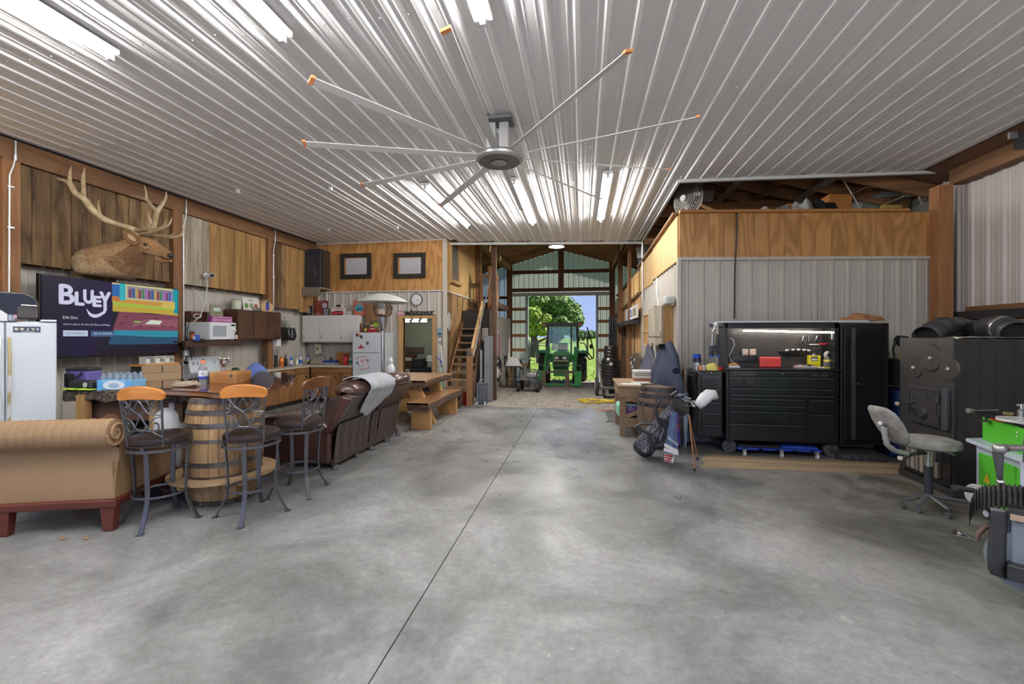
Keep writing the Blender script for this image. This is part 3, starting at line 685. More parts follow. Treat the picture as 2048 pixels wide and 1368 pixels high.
def bottle(label,c,h,r,body,cap,cat='bottle',group=None,neck=.35,labelm=None,name='bottle',n=12,lid=None):
 t=thing(name,label,cat,c,group=group)
 MB().lathe([(0,0),(r*.92,0),(r,h*.03),(r,h*(.95-neck)),(r*.85,h*(1.02-neck)),(r*neck,h*(1.12-neck)if neck<.5 else h*.9),(r*.34,h*.9),(0,h*.9)],n).o('body',body,t,True,local=True)
 MB().lathe([(0,h*.89),(r*.42,h*.89),(r*.42,h),(0,h)],n).o('cap',cap,t,True,local=True)
 if labelm:MB().lathe([(r*1.012,h*.12),(r*1.015,h*.13),(r*1.015,h*.5),(r*1.012,h*.51)],n).o('bottle_label',labelm,t,True,local=True)
 return t
clear=M('clear_plastic',(.55,.60,.65),.12,0,trans=.55)
b0=G(406,768,pz)
t=thing('drink_bottle','clear sports drink bottle with orange cap and white blue label on the table','bottle',b0)
MB().lathe([(0,0),(.036,0),(.040,.012),(.036,.04),(.041,.075),(.041,.125),(.037,.14),(.041,.155),(.036,.185),(.020,.215),(.019,.225),(0,.225)],20).o('body',clear,t,True,local=True)
MB().lathe([(0,.222),(.022,.222),(.022,.245),(.019,.252),(0,.252)],20).o('cap',M('orange_plastic',(.85,.25,.08),.4),t,True,local=True)
MB().lathe([(0,.252),(.010,.252),(.010,.265),(0,.265)],12).o('spout',blackm,t,True,local=True)
lb=MB().lathe([(.0415,.055),(.0425,.06),(.0425,.14),(.0415,.145)],20).o('bottle_label',M('label_white',(.75,.76,.8),.4),t,True,local=True)
MB().lathe([(.0430,.055),(.0432,.056),(.0432,.082),(.0430,.083)],20).o('label_band',M('label_blue',(.05,.07,.42),.4),t,True,local=True)
dvec=(V((0,0,0))-V((b0.x,b0.y,0))).normalized();sv=V((-dvec.y,dvec.x,0))
text_o('lettering','G',V((b0.x,b0.y,pz+.098))+dvec*.043-sv*.014*1-sv*0,sv*.028,(0,0,.032),M('ink_navy',(.02,.03,.15),.5),t,.001)
bx0=G(419,768,pz);bx1=G(492,764,pz);bw=M('stained_pine',(.50,.25,.085),.4,0,'ply',(.33,.145,.045),5,0,axis='x',stretch=3,rand=0,lo=0,hi=.8)
t=thing('wooden_box','stained pine box with dovetailed corner and small latch on the table','box',(bx0+bx1)/2)
d=(G(471,768,pz)-bx0);d.z=0;L=d.length;d.normalize();n=V((-d.y,d.x,0));D_=.28
q=[bx0,bx0+d*L,bx0+d*L+n*D_,bx0+n*D_];h=.125
MB().hexa([p for p in q]+[p+V((0,0,h))for p in q]).o('body',bw,t,bev=.003)
for i in range(7):
 z=.008+i*.017;MB().hexa([p+V((0,0,z))for p in(q[1]-d*.004,q[1]+d*.0015,q[1]+d*.0015+n*.018,q[1]-d*.004+n*.018)]+[p+V((0,0,z+.009))for p in(q[1]-d*.004,q[1]+d*.0015,q[1]+d*.0015+n*.018,q[1]-d*.004+n*.018)]).o('dovetail',lumberx,t)
MB().hexa([p+V((0,0,h*.55))for p in(bx0+d*L*.8-n*.004,bx0+d*L*.87-n*.004,bx0+d*L*.87,bx0+d*L*.8)]+[p+V((0,0,h*.85))for p in(bx0+d*L*.8-n*.004,bx0+d*L*.87-n*.004,bx0+d*L*.87,bx0+d*L*.8)]).o('latch',iron,t)
def cloth(label,name,cat,c,rx,ry,h,mat,seed,n=20,rz=0,fold=.35):
 """a crumpled soft heap"""
 mb=MB()
 def f(u,v):
  a=2*PI*u;r=v;x=r*math.cos(a)*rx;y=r*math.sin(a)*ry
  e=(1-r**3)*h;k=mnoise.noise(V((x*9+seed,y*9,seed)))*fold*h*(1 if v<.96 else 0)
  s=1+.12*mnoise.noise(V((math.cos(a)*1.5,math.sin(a)*1.5,seed+5)))
  p=V((x*s,y*s,0));p.rotate(Matrix.Rotation(rz,3,'Z'));return(c[0]+p.x,c[1]+p.y,c[2]+max(.001,e+k))
 mb.grid(f,32,12)
 return tag(mb.o(name,mat,None,True,ang=180),label,cat)
p=G(525,762,pz);cloth('dark charcoal knitted cap slumped at the right end of the table','cap','cap',p,.14,.10,.115,M('charcoal_cloth',(.035,.037,.045),.9),1)
p=G(510,756,pz);cloth('blue cloth cap behind the charcoal one on the table','cap','cap',(p.x,p.y,pz),.17,.12,.165,M('blue_cloth',(.07,.11,.30),.9),2)
p=G(372,773,pz)
t=thing('rope_coil','thick beige rope looped on the table beside the sports bottle','rope',p)
pts=[]
for i in range(90):
 a=i*.28;k=i/90;pts.append((p.x+.13*math.cos(a)*(1-.3*k),p.y+.085*math.sin(a)*(1-.3*k),pz+.015+.028*k+.006*math.sin(a*2.3)))
MB().tube(pts,.014,8).o('rope',M('beige_rope',(.42,.35,.27),.9,0,'noise',(.28,.22,.16),60,.3,rand=0),t,True)
p=G(385,760,pz)
t=thing('duct_hose','short ribbed grey hose coil on the far side of the table','hose',p)
for k in range(8):
 a=.35*k-1.2;c=V((p.x+.16*math.sin(a*.5)-.02*k+.05,p.y+.03*k,pz+.04));MB().lathe([(.035,0),(.042,.006),(.035,.012)],14,c,Matrix.Rotation(PI/2,4,'Y')).o('rib',M('grey_rubber',(.10,.105,.115),.5),t,True)
cam_m=M('camo_cloth',(.15,.105,.07),.8,0,'camo',(.018,.015,.015),10,.1,rand=0,lo=.42,hi=.64)
BZ=1.03
q=[G(112,781,BZ),G(380,784,BZ),G(372,757,BZ),G(240,755,BZ)];q[3]=V((-6.75,q[0].y+1.42,BZ));q[0]=V((-5.29,q[0].y+.01,BZ))
bench=thing('work_bench','long workbench along the television wall draped in dark leafy camouflage cloth','bench',(q[0]+q[2])/2*1.0-V((0,0,BZ)))
zz=V((0,0,.04));MB().hexa([p-zz for p in q]+[p for p in q]).o('bench_top',cam_m,bench,bev=.008)
a=q[0];b=q[1]
def skirt(u,v):
 p=a.lerp(b,u);s=.008*math.sin(u*40)+.006*math.sin(u*17+1)
 return(p.x,p.y-.012-s*v*1.5,BZ-.004-v*(.095+.012*math.sin(u*23)))
MB().grid(skirt,80,4).o('cloth_valance',cam_m,bench,True)
for x in(152,300,368):
 p=G(x,783,BZ);MB().box(p.x-.045,p.x+.045,p.y+.03,p.y+.11,0,BZ-.04).o('leg',goldboard,bench)
MB().box(a.x,b.x-.1,a.y+.12,a.y+.16,.72,BZ-.04).o('apron',darkwood,bench)
MB().box(a.x,b.x-.3,a.y+.35,a.y+.8,.62,.66).o('shelf',darkwood,bench)
def on(x,y,z=BZ):return G(x,y,z)
p=on(228,781)
t=thing('water_pack','shrink-wrapped pack of clear water bottles with pale blue label','water pack',p)
L0_,W0_=.33,.22
film=M('shrink_film',(.55,.72,.85),.12,0,trans=.35)
wl_=M('wrap_label',(.72,.80,.86),.25)
ang=math.radians(12)
def loc2(x,y,z):v=V((x,y,0));v.rotate(Matrix.Rotation(ang,3,'Z'));return(p.x+v.x,p.y+v.y,BZ+z)
for i in range(5):
 for j in range(3):
  x,y=-L0_/2+.033+i*.066,.04+j*.066
  MB().lathe([(0,0),(.031,0),(.032,.12),(.029,.14),(.012,.165),(.013,.18),(0,.182)],10,loc2(x,y,.0)).o('bottle',M('water_plastic',(.50,.66,.80),.08,0,trans=.6),t,True)
MB().hexa([loc2(*k)for k in((-L0_/2,0,0),(L0_/2,0,0),(L0_/2,.21,0),(-L0_/2,.21,0),(-L0_/2,0,.11),(L0_/2,0,.11),(L0_/2,.21,.11),(-L0_/2,.21,.11))]).o('wrap',M('blue_film',(.22,.50,.80),.2),t,bev=.012)
picture('wrap_print',[('e',.5,.5,.33,.42,(.75,.8,.85)),('e',.5,.45,.17,.25,(.35,.50,.66)),('r',0,.0,.14,1,(.12,.42,.78)),('r',.88,0,.12,1,(.12,.42,.78)),('p',[(.2,.7),(.5,.95),(.85,.75),(.5,.86)],(.9,.93,.95))],V(loc2(-L0_/2,-.003,.0)),V(loc2(L0_/2,-.003,0))-V(loc2(-L0_/2,-.003,0)),V((0,0,.11)),t)
def soft_box(label,name,cat,c,w_,d_,h_,mat,rz=0,bev=.03):
 t=thing(name,label,cat,c,rz);MB().box(-w_/2,w_/2,-d_/2,d_/2,0,h_).o('body',mat,t,bev=bev,local=True,seg=3);return t
p=on(143,776)
t=soft_box('purple and black soft lunch bag with zipped lid on the bench','lunch_bag','bag',p+V((0,.12,0)),.24,.2,.19,M('purple_nylon',(.13,.10,.36),.6),.2)
MB().box(-.125,.0,-.105,.105,0,.16).o('side_panel',M('black_nylon',(.016,.016,.02),.6),t,bev=.02,local=True)
MB().box(-.12,.125,-.10,.10,.175,.215).o('lid',M('black_nylon'),t,bev=.02,local=True)
MB().tube([(-.06,-.11,.17),(-.03,-.14,.12),(0,-.14,.10),(.05,-.13,.12),(.08,-.11,.17)],.009,8).o('handle',M('black_nylon'),t,True,local=True)
p=on(168,779)
t=soft_box('small black pouch with round grey badge in front of the lunch bag','pouch','bag',p,.26,.1,.10,M('black_nylon'),.1)
MB().lathe([(0,0),(.026,0),(.026,.004),(0,.004)],16,(.07,-.052,.055),rotx(PI/2)).o('badge',M('grey_badge',(.45,.46,.5),.4),t,local=True)
p=on(150,782)
tag(MB().grid(lambda u,v:(p.x-.18+.36*u,p.y-.01+.08*v,BZ+.006+.012*mnoise.noise(V((u*6,v*3,2)))+.008),16,5).o('hi_vis_vest',M('neon_yellow',(.45,.75,.06),.8),None,True,solid=.008),'neon yellow folded safety vest lying at the bench edge','vest')
p=on(196,770)
tag(MB().tube([(p.x-.1+.09*math.cos(k*.5)+k*.004,p.y+.05*math.sin(k*.5),BZ+.012+.002*(k%5))for k in range(40)],.005,6).o('cable',M('white_cord',(.6,.6,.6),.5),None,True),'loose white cable coiled between pouch and water pack','cable')
t=thing('cardboard_box','open brown cardboard box with two flaps standing on the bench','box',on(318,765))
f=on(283,764);g_=on(362,760);d=(g_-f);d.z=0
n=V((-d.y,d.x,0)).normalized()*.28;k_=M('cardboard',(.42,.29,.165),.8)
MB().hexa([f,f+d,f+d+n,f+n]+[v+V((0,0,.10))for v in(f,f+d,f+d+n,f+n)]).o('body',k_,t)
for s0,s1 in((0,.5),(.53,1)):
 a0,a1=f+d*s0,f+d*s1;o0=V((0,0,.105));o1=V((0,0,.20))-n*.05
 MB().hexa([a0+o0,a1+o0,a1+o0+n*.015,a0+o0+n*.015,a0+o1,a1+o1,a1+o1+n*.015,a0+o1+n*.015]).o('flap',k_,t)
f2=PX(283,735,-6.55);g2=PX(352,735,-6.55)
t=thing('equipment_case','black case with orange edge strip behind the cardboard box','case',(-6.6,(f2.y+g2.y)/2,BZ))
MB().box(-6.75,-6.5,f2.y,g2.y,BZ,PX(283,731,-6.55).z).o('body',blackm,t,bev=.01)
MB().box(-6.76,-6.49,f2.y-.01,g2.y+.01,PX(320,731,-6.5).z,PX(320,727,-6.5).z).o('edge_strip',M('orange_strip',(.6,.30,.08),.5),t)
z0=PX(320,727,-6.5).z;y0=PX(296,720,-6.5).y
for k in range(3):
 t=thing('magazine',['upright magazine with grey cover, left of the three under the television','upright pale magazine, middle of the three under the television','upright printed magazine, right of the three under the television'][k],'magazine',(-6.6,y0+k*.17,z0))
 MB().box(-6.66,-6.55,y0+k*.16,y0+k*.16+.15,z0,z0+.11).o('pages',M('paper',(.66,.65,.62),.7),t)
 picture('cover',[('r',0,0,1,1,[(.4,.4,.42),(.7,.7,.66),(.55,.56,.5)][k]),('r',.1,.1,.35,.6,(.75,.75,.72)),('r',.5,.2,.4,.5,(.18,.2,.16)),('r',.1,.78,.7,.12,(.1,.1,.12))],(-6.549,y0+k*.16,z0),(0,.15,0),(0,0,.11),t)
xT=-6.66
yl,yr=PX(79,600,xT).y,PX(357,600,xT).y
zt,zb=(PX(79,543,xT).z+PX(357,580,xT).z)/2,(PX(79,711,xT).z+PX(357,713,xT).z)/2
tv=thing('television','large wall television showing a cartoon title menu, below the mounted elk','television',(xT,(yl+yr)/2,zb))
MB().box(xT-.06,xT,yl,yr,zb,zt).o('bezel',blackp,tv,bev=.006)
MB().box(xT-.20,xT-.06,yl+.6,yr-.6,zb+.25,zt-.25).o('bracket',iron,tv)
O=V((xT+.002,yl+.015,zb+.025));U=V((0,yr-yl-.03,0));W=V((0,0,zt-zb-.04))
its=[('r',0,0,1,1,(.012,.012,.025)),('p',[(.0,.0),(1,0),(1,.16),(.7,.13),(.4,.08),(0,.05)],(.012,.008,.018)),('p',[(.42,.14),(1,.13),(1,.30),(.8,.29),(.6,.30),(.45,.33)],(.02,.075,.15)),('p',[(.46,.27),(.8,.24),(1,.24),(1,.345),(.46,.345)],(.03,.25,.36)),('p',[(.45,.34),(1,.34),(1,.62),(.8,.58),(.62,.60),(.5,.62)],(.20,.055,.09)),('p',[(.55,.40),(1,.40),(1,.52),(.7,.50)],(.27,.09,.13)),('p',[(.45,.60),(.75,.60),(1,.58),(1,.66),(.72,.69),(.45,.69)],(.50,.36,.05)),('p',[(.45,.69),(1,.655),(1,.70),(.45,.73)],(.33,.50,.06)),('p',[(.42,.73),(1,.70),(1,.80),(.42,.80)],(.55,.28,.06)),('p',[(.36,.78),(1,.78),(1,1),(.34,1)],(.55,.50,.25)),('p',[(.30,.80),(.52,.80),(.52,.985),(.33,.96)],(.02,.13,.42)),('p',[(.34,.80),(.50,.74),(.52,.80),(.36,.84)],(.50,.17,.04)),('p',[(.50,.76),(.545,.76),(.545,1),(.50,1)],(.03,.40,.48)),('r',.56,.80,.40,.17,(.25,.22,.30)),('p',[(.96,.62),(1,.61),(1,1),(.95,1)],(.0,.30,.36)),('p',[(.84,.70),(.97,.68),(.97,.79),(.86,.80)],(.60,.46,.10)),('p',[(.87,.80),(.94,.80),(.95,.90),(.88,.92)],(.30,.22,.55)),('p',[(.70,.435),(.83,.43),(.85,.49),(.75,.50)],(.62,.66,.55)),('p',[(.61,.455),(.665,.455),(.665,.475),(.61,.475)],(.20,.55,.08))]
for k in range(14):its.append(('r',.57+.026*k,.81,.02,.12+.03*((k*7)%3)/2,[(.18,.04,.10),(.03,.10,.30),(.45,.30,.08),(.25,.05,.04),(.06,.22,.12),(.35,.15,.40)][k%6]))
for x,y in((.52,.44),(.58,.42),(.66,.40),(.75,.39),(.86,.41),(.93,.40),(.80,.53),(.90,.54),(.55,.53)):its.append(('e',x,y,.014,.009,(.09,.02,.04)))
for k in range(8):its.append(('r',.0+.055*k+.0,.33 if k>5 else.0,.056,.67 if k>5 else 1,(.012+.004*(k>4),.010,.028+.003*k)))
its+=[('t','E36 Dirt',.12,.475,.09,.035,(.75,.75,.8)),('t','wants to play in the dirt with Bluey and Bingo.',.12,.39,.31,.032,(.6,.6,.65)),('r',.12,.255,.155,.075,(.50,.56,.70)),('t','NEXT EPISODE',.135,.28,.12,.026,(.10,.16,.32)),('r',.295,.25,.165,.075,(.06,.12,.25)),('t','SEE ALL EPISODES',.315,.278,.125,.025,(.6,.66,.8))]
lw=(.62,.62,.80)
for s,x,y,w_,h_ in(('B',.10,.665,.085,.235),('L',.195,.66,.052,.16),('U',.248,.69,.058,.17),('E',.308,.655,.052,.13),('Y',.352,.60,.072,.25)):
 for dx,dy in((-.006,0),(.006,0),(0,.010),(0,-.010),(0,0),(.004,.006),(-.004,-.006)):its.append(('t',s,x+dx,y+dy,w_,h_,lw))
arc=[(.27,.64)];arc=[(.262+.13*k/10,.62-.075*math.sin(PI*(k/10)**.8))for k in range(11)];arc2=[(x,y-.045+(.03 if i in(0,)else 0))for i,(x,y)in enumerate(arc)][::-1]
its.append(('p',arc+arc2,lw))
picture('screen',its,O,U,W,tv,screen_m,gap=.00025)
PH=math.radians(57);FO=T(113.5,740,4.3);FO.z=0;fn=V((math.sin(PH),-math.cos(PH),0));fx=V((math.cos(PH),math.sin(PH),0))
def FP_(x,y,off=0):
 r=ray(x,y);o=FO+fn*off;t_=(o-V((0,0,H))).dot(fn)/r.dot(fn);p=V((0,0,H))+r*t_;return V(((p-FO).dot(fx),-off,p.z))
zf=FP_(60,643).z;xs=FP_(10,740).x
fz=thing('refrigerator','tall white refrigerator with worn yellowed handle behind the wicker sofa','refrigerator',FO,PH)
MB().box(xs-.46,0,.05,.70,.03,zf).o('body',fridgem,fz,bev=.01,local=True)
MB().box(xs+.004,0,0,.048,.1,zf-.012).o('door',fridgem,fz,bev=.012,local=True)
MB().box(xs-.46,xs-.004,0,.048,.1,zf-.012).o('door',fridgem,fz,bev=.012,local=True)
yel=M('yellowed_plastic',(.45,.36,.18),.5,0,'noise',(.68,.68,.66),3,0,rand=0,lo=.45,hi=.5)
z1,z0_=FP_(14,705).z,FP_(14,782).z
for x,m in((.025,yel),(-.03,white)):
 MB().tube([(xs+x,0,z1+.14),(xs+x,-.03,z1+.06),(xs+x*1.2,-.05,z1-.02),(xs+x*1.2,-.05,z0_+.02),(xs+x,-.02,z0_-.05),(xs+x,0,z0_-.3)],.011,8).o('handle',m,fz,True,local=True)
a=FP_(26,664.5);b=FP_(81,653.5)
L2W=lambda x,y,z:FO+fx*x-fn*y+V((0,0,z))
picture('magnet_strip',[('r',0,0,1,1,(.04,.05,.09)),('e',.12,.55,.08,.25,(.5,.48,.38)),('p',[(.24,.6),(.28,.8),(.32,.7),(.36,.8),(.40,.6),(.32,.3)],(.62,.6,.42)),('p',[(.47,.3),(.52,.8),(.58,.75),(.55,.3)],(.35,.38,.45)),('p',[(.64,.75),(.8,.7),(.76,.5),(.72,.3),(.68,.5)],(.5,.47,.38)),('e',.89,.55,.05,.25,(.4,.42,.45)),('r',.3,.08,.5,.1,(.5,.48,.4))],L2W(a.x,-.003,a.z),fx*(b.x-a.x),(0,0,b.z-a.z),fz)
MB().box(-.11,0,0,.14,zf,zf+.02).o('hinge_cover',white,fz,bev=.008,local=True)
x0,x1=FP_(-60,610).x,FP_(78,610).x;zt_=FP_(30,582).z;hd=zt_-zf;cx_=x1-.3
t=thing('countertop_oven','glossy black domed countertop oven with chrome handle on the white refrigerator','oven',L2W(cx_,.08,zf),PH)
def ob_(mb):
 mb.v=[V((p.x-cx_,p.y-.08,p.z-zf))for p in mb.v];return mb
ob_(MB().prism([(x0,zf+.025),(x1-.01,zf+.025),(x1,zf+.08),(x1,zf+hd*.62),(x1-.03,zf+hd*.85),(x1-.09,zf+hd*.98),(x0,zt_)],.10,.42,'y')).o('body',M('gloss_black',(.015,.015,.015),.12,coat=.5),t,bev=.012,local=True)
a=FP_(34,634);b=FP_(76,613)
ob_(MB().box(a.x,b.x,.09,.105,a.z,b.z)).o('door',M('smoked_glass',(.07,.06,.05),.1),t,bev=.004,local=True)
ob_(MB().cyl((FP_(42,609).x,.07,b.z+.012),(FP_(74,609).x,.07,b.z+.008),.007)).o('handle',chrome,t,True,local=True)
for x in(x0+.1,x1-.05):ob_(MB().box(x-.025,x+.025,.12,.38,zf,zf+.026)).o('foot',blackm,t,local=True)
x1=FP_(15,640).x;x2=FP_(34,640).x;cx2=x1
t=thing('paper_carton','white and grey printed carton lying on the refrigerator in front of the oven','carton',L2W(x1,0,zf),PH)
MB().prism([(-.25,0),(0,0),(0,.065),(-.05,.11),(-.25,.13)],.01,.06,'y').o('body',M('carton_white',(.66,.68,.70),.5),t,bev=.003,local=True)
MB().box(0,x2-x1,.01,.06,0,.065).o('end_flap',M('carton_navy',(.05,.06,.12),.5),t,bev=.003,local=True)
picture('end_print',[('r',.1,.1,.35,.8,(.35,.4,.5)),('r',.55,.1,.15,.8,(.4,.42,.5)),('r',.75,.4,.22,.55,(.6,.3,.3))],L2W(x1,.009,zf),fx*(x2-x1),(0,0,.065),t)
p=G(340,905);p=T(345,860,4.5)
t=thing('propane_tank','white propane tank standing left of the oak barrel','tank',(p.x,p.y,0))
wm_=M('tank_white',(.68,.70,.72),.4)
MB().lathe([(0,.05),(.12,.05),(.155,.12),(.155,.52),(.14,.60),(.08,.66),(0,.67)],24,(p.x,p.y,.20)).o('body',wm_,t,True)
MB().lathe([(.10,.0),(.12,.0),(.12,.05),(.10,.05)],20,(p.x,p.y,.20)).o('foot_ring',wm_,t,True)
MB().lathe([(.09,.65),(.098,.65),(.098,.80),(.09,.80)],20,(p.x,p.y,.20),a0=math.radians(-60),a1=math.radians(240)).o('collar',wm_,t,True)
MB().lathe([(0,.66),(.02,.66),(.02,.72),(.04,.73),(.04,.76),(0,.77)],10,(p.x,p.y,.20)).o('valve',M('brass',(.5,.38,.15),.35,.8),t,True)
MB().box(p.x-.18,p.x+.18,p.y-.18,p.y+.18,0,.20).o('crate',blackm,t,bev=.01)
p=T(270,850,4.75)
t=thing('swivel_seat','round black padded stool with chrome base tucked under the camouflage bench','stool',(p.x,p.y,0))
MB().lathe([(0,.62),(.17,.62),(.20,.64),(.205,.70),(.18,.73),(0,.74)],28,(p.x,p.y,0)).o('seat',M('black_vinyl',(.02,.022,.026),.25),t,True)
MB().lathe([(.15,.595),(.19,.595),(.19,.62),(.15,.62)],28,(p.x,p.y,0)).o('trim_ring',chrome,t,True)
for k in range(4):
 a=k*PI/2+.4;MB().tube([(p.x+.10*math.cos(a),p.y+.10*math.sin(a),.60),(p.x+.19*math.cos(a),p.y+.19*math.sin(a),.01)],.012).o('leg',chrome,t,True)
MB().tube([(p.x+.15*math.cos(k*PI/12),p.y+.15*math.sin(k*PI/12),.28)for k in range(24)],.009,8,closed=True).o('foot_ring',chrome,t,True)
p=T(332,830,5.0)
t=thing('storage_tub','dark teal plastic storage tub under the bench behind the propane tank','tub',(p.x,p.y,0))
MB().hexa([(p.x-.22,p.y-.2,0),(p.x+.22,p.y-.2,0),(p.x+.22,p.y+.2,0),(p.x-.22,p.y+.2,0),(p.x-.27,p.y-.24,.84),(p.x+.27,p.y-.24,.84),(p.x+.27,p.y+.24,.84),(p.x-.27,p.y+.24,.84)]).o('body',M('teal_plastic',(.03,.10,.11),.4),t,bev=.02)
MB().box(p.x-.29,p.x+.29,p.y-.26,p.y+.26,.84,.88).o('lid',M('teal_plastic'),t,bev=.01)
wick=M('wicker',(.50,.285,.125),.55,0,rand=0)
def wicker_mat():
 m=wick;n=m.node_tree.nodes;L=m.node_tree.links;b=n['Principled BSDF']
 uv=n.new('ShaderNodeAttribute');uv.attribute_name='wuv'
 se=n.new('ShaderNodeSeparateXYZ');L.new(uv.outputs['Vector'],se.inputs[0])
 def sn(sock,f,ph=None):
  a=n.new('ShaderNodeMath');a.operation='MULTIPLY';a.inputs[1].default_value=f;L.new(sock,a.inputs[0]);o=a.outputs[0]
  if ph:
   q=n.new('ShaderNodeMath');q.operation='ADD';L.new(o,q.inputs[0]);L.new(ph,q.inputs[1]);o=q.outputs[0]
  s=n.new('ShaderNodeMath');s.operation='SINE';L.new(o,s.inputs[0]);return s.outputs[0]
 fl_=n.new('ShaderNodeMath');fl_.operation='FLOOR';mlt=n.new('ShaderNodeMath');mlt.operation='MULTIPLY';mlt.inputs[1].default_value=120;L.new(se.outputs[1],mlt.inputs[0]);L.new(mlt.outputs[0],fl_.inputs[0])
 pm=n.new('ShaderNodeMath');pm.operation='MULTIPLY';pm.inputs[1].default_value=PI;L.new(fl_.outputs[0],pm.inputs[0])
 s1=sn(se.outputs[0],280,pm.outputs[0]);s2=sn(se.outputs[1],120*2*PI)
 a=n.new('ShaderNodeMath');a.operation='ADD';L.new(s1,a.inputs[0]);L.new(s2,a.inputs[1])
 mr=n.new('ShaderNodeMapRange');mr.inputs[1].default_value=-2;mr.inputs[2].default_value=1.2;L.new(a.outputs[0],mr.inputs[0])
 r=n.new('ShaderNodeValToRGB');r.color_ramp.elements[0].color=(.10,.045,.016,1);r.color_ramp.elements[1].color=(.44,.285,.155,1);r.color_ramp.elements[1].position=.8;L.new(mr.outputs[0],r.inputs[0]);L.new(r.outputs[0],b.inputs['Base Color'])
 bp=n.new('ShaderNodeBump');bp.inputs['Strength'].default_value=.6;bp.inputs['Distance'].default_value=.004;L.new(mr.outputs[0],bp.inputs['Height']);L.new(bp.outputs[0],b.inputs['Normal'])
wicker_mat()
def uvset(ob,nu,nv,su,sv):
 a=ob.data.attributes.new('wuv','FLOAT_VECTOR','POINT')
 for j in range(nv+1):
  for i in range(nu+1):a.data[j*(nu+1)+i].vector=(su*i/nu,sv*j/nv,0)
lr=G(221,1061);ll=G(8,1073);ax=(lr-ll).normalized();rzs=math.atan2(ax.y,ax.x)
sofa=thing('wicker_sofa','long wicker sofa with rolled back and dark red wooden base, seen from behind','sofa',(lr.x,lr.y,0),rzs)
sofa.scale=(1,1,1.05)
redw=M('mahogany',(.13,.03,.018),.35,0,'wood',(.075,.017,.011),9,0,axis='x',rand=0)
SL=-1.10;D_=.80
prof=[(0.0,.25),(.0,.33),(.015,.42),(.035,.50),(.05,.57),(.045,.63),(.015,.655),(-.03,.66),(-.075,.70),(-.095,.755),(-.085,.81),(-.045,.855),(.01,.87),(.06,.855),(.09,.82),(.10,.77),(.10,.70),(.12,.60),(.14,.45)]
n1=len(prof)-1
def sweep(prof,x0,x1,n,rib=0,ribn=18,only=None):
 L=[0]
 for i in range(0):L.append(L[-1]+math.hypot(prof[i+1][0]-prof[i][0],prof[i+1][1]-prof[i][1]))
 return L
mb=MB();vs=[];NU=200
cen_roll=(.0,.765)
Ls=[0]
for i in range(n1):Ls.append(Ls[-1]+math.hypot(prof[i+1][0]-prof[i][0],prof[i+1][1]-prof[i][1]))
for j in range(n1+1):
 for i in range(NU+1):
  x=.03+SL*i/NU;y,z=prof[j]
  if j>=6:
   k=1+.06*abs(math.sin(i/NU*PI*17))**.6;y=(y-cen_roll[0])*k+cen_roll[0];z=(z-cen_roll[1])*k+cen_roll[1]
  vs.append((x,y,z))
mb.add(vs,[(j*(NU+1)+i,j*(NU+1)+i+1,(j+1)*(NU+1)+i+1,(j+1)*(NU+1)+i)for j in range(n1)for i in range(NU)])
ob=mb.o('backrest',wick,sofa,True,local=True,ang=180)
a=ob.data.attributes.new('wuv','FLOAT_VECTOR','POINT')
for j in range(n1+1):
 for i in range(NU+1):a.data[j*(NU+1)+i].vector=(-SL*i/NU,Ls[j],0)
def wgrid(name,fn,nu,nv,su,sv,par=sofa):
 ob=MB().grid(fn,nu,nv).o(name,wick,par,True,local=True,ang=180);uvset(ob,nu,nv,su,sv);return ob
def end(u,v):
 a=2*PI*u;r=.105*v;return(.032+.012*(1-v),0+r*math.cos(a)*.95,.765+r*math.sin(a))
wgrid('roll_end',end,32,6,.6,.12)
def spiral(k):a=k*.33+PI;r=.105*(1-k/40);return(.045,r*math.cos(a),.765+r*math.sin(a))
MB().tube([spiral(k)for k in range(32)],.011,6).o('scroll_braid',wick,sofa,True,local=True)
def wing(u,v):
 y=.05+.30*u;zt2=.86-.30*u-.06*math.sin(u*PI);z=.25+(zt2-.25)*v;return(.028,y,z)
wgrid('wing',wing,20,24,.30,.6)
def wedge(u,v):
 a=-PI*.1+PI*1.2*v;y=.05+.32*u;zt2=.86-.30*u-.06*math.sin(u*PI);return(-.03+.062*math.cos(a),y+.02*math.sin(a)*0,zt2-.0+.045*math.sin(a))
wgrid('wing_braid',wedge,20,10,.35,.15)
def arm(u,v):
 y=.30+(D_-.30)*u;a=-PI*.35+PI*1.5*v;k=1+.04*abs(math.sin(u*PI*8));return(-.02+.075*k*math.cos(a),y,.555-.03*u+.06*k*math.sin(a))
wgrid('arm',arm,60,14,.5,.3)
wgrid('arm_panel',lambda u,v:(.026-.012*v,.0+D_*u,.25+.29*v),30,12,.8,.29)
def armend(u,v):
 a=2*PI*u;return(-.02+.075*v*math.cos(a),.30-.005,.555+.06*v*math.sin(a))
wgrid('arm_front',lambda u,v:(.02-.1*u,D_,.25+.29*v),4,10,.1,.3)
MB().box(SL,-.05,.16,D_-.02,.30,.42).o('seat_base',wick,sofa,local=True)
MB().box(SL,-.08,.18,D_-.02,.42,.55).o('seat_cushion',M('dark_cushion',(.03,.03,.03),.8),sofa,bev=.04,local=True,seg=3)
MB().box(-.30,-.09,.22,.45,.50,.80).o('cushion',M('dark_leaf_cushion',(.05,.05,.045),.8,0,'noise',(.012,.012,.012),14,0,rand=0),sofa,bev=.06,local=True,seg=3)
MB().box(SL,.06,-.035,.03,.185,.25).o('base_rail',redw,sofa,bev=.014,local=True,seg=3)
MB().box(.0,.055,-.03,D_+.03,.185,.25).o('base_rail',redw,sofa,bev=.014,local=True,seg=3)
for x in(.01,-.74):
 MB().hexa([(x-.055,-.02,0),(x+.02,-.02,0),(x+.02,.045,0),(x-.055,.045,0),(x-.075,-.025,.19),(x+.035,-.025,.19),(x+.035,.05,.19),(x-.075,.05,.19)]).o('leg',redw,sofa,bev=.006,local=True)
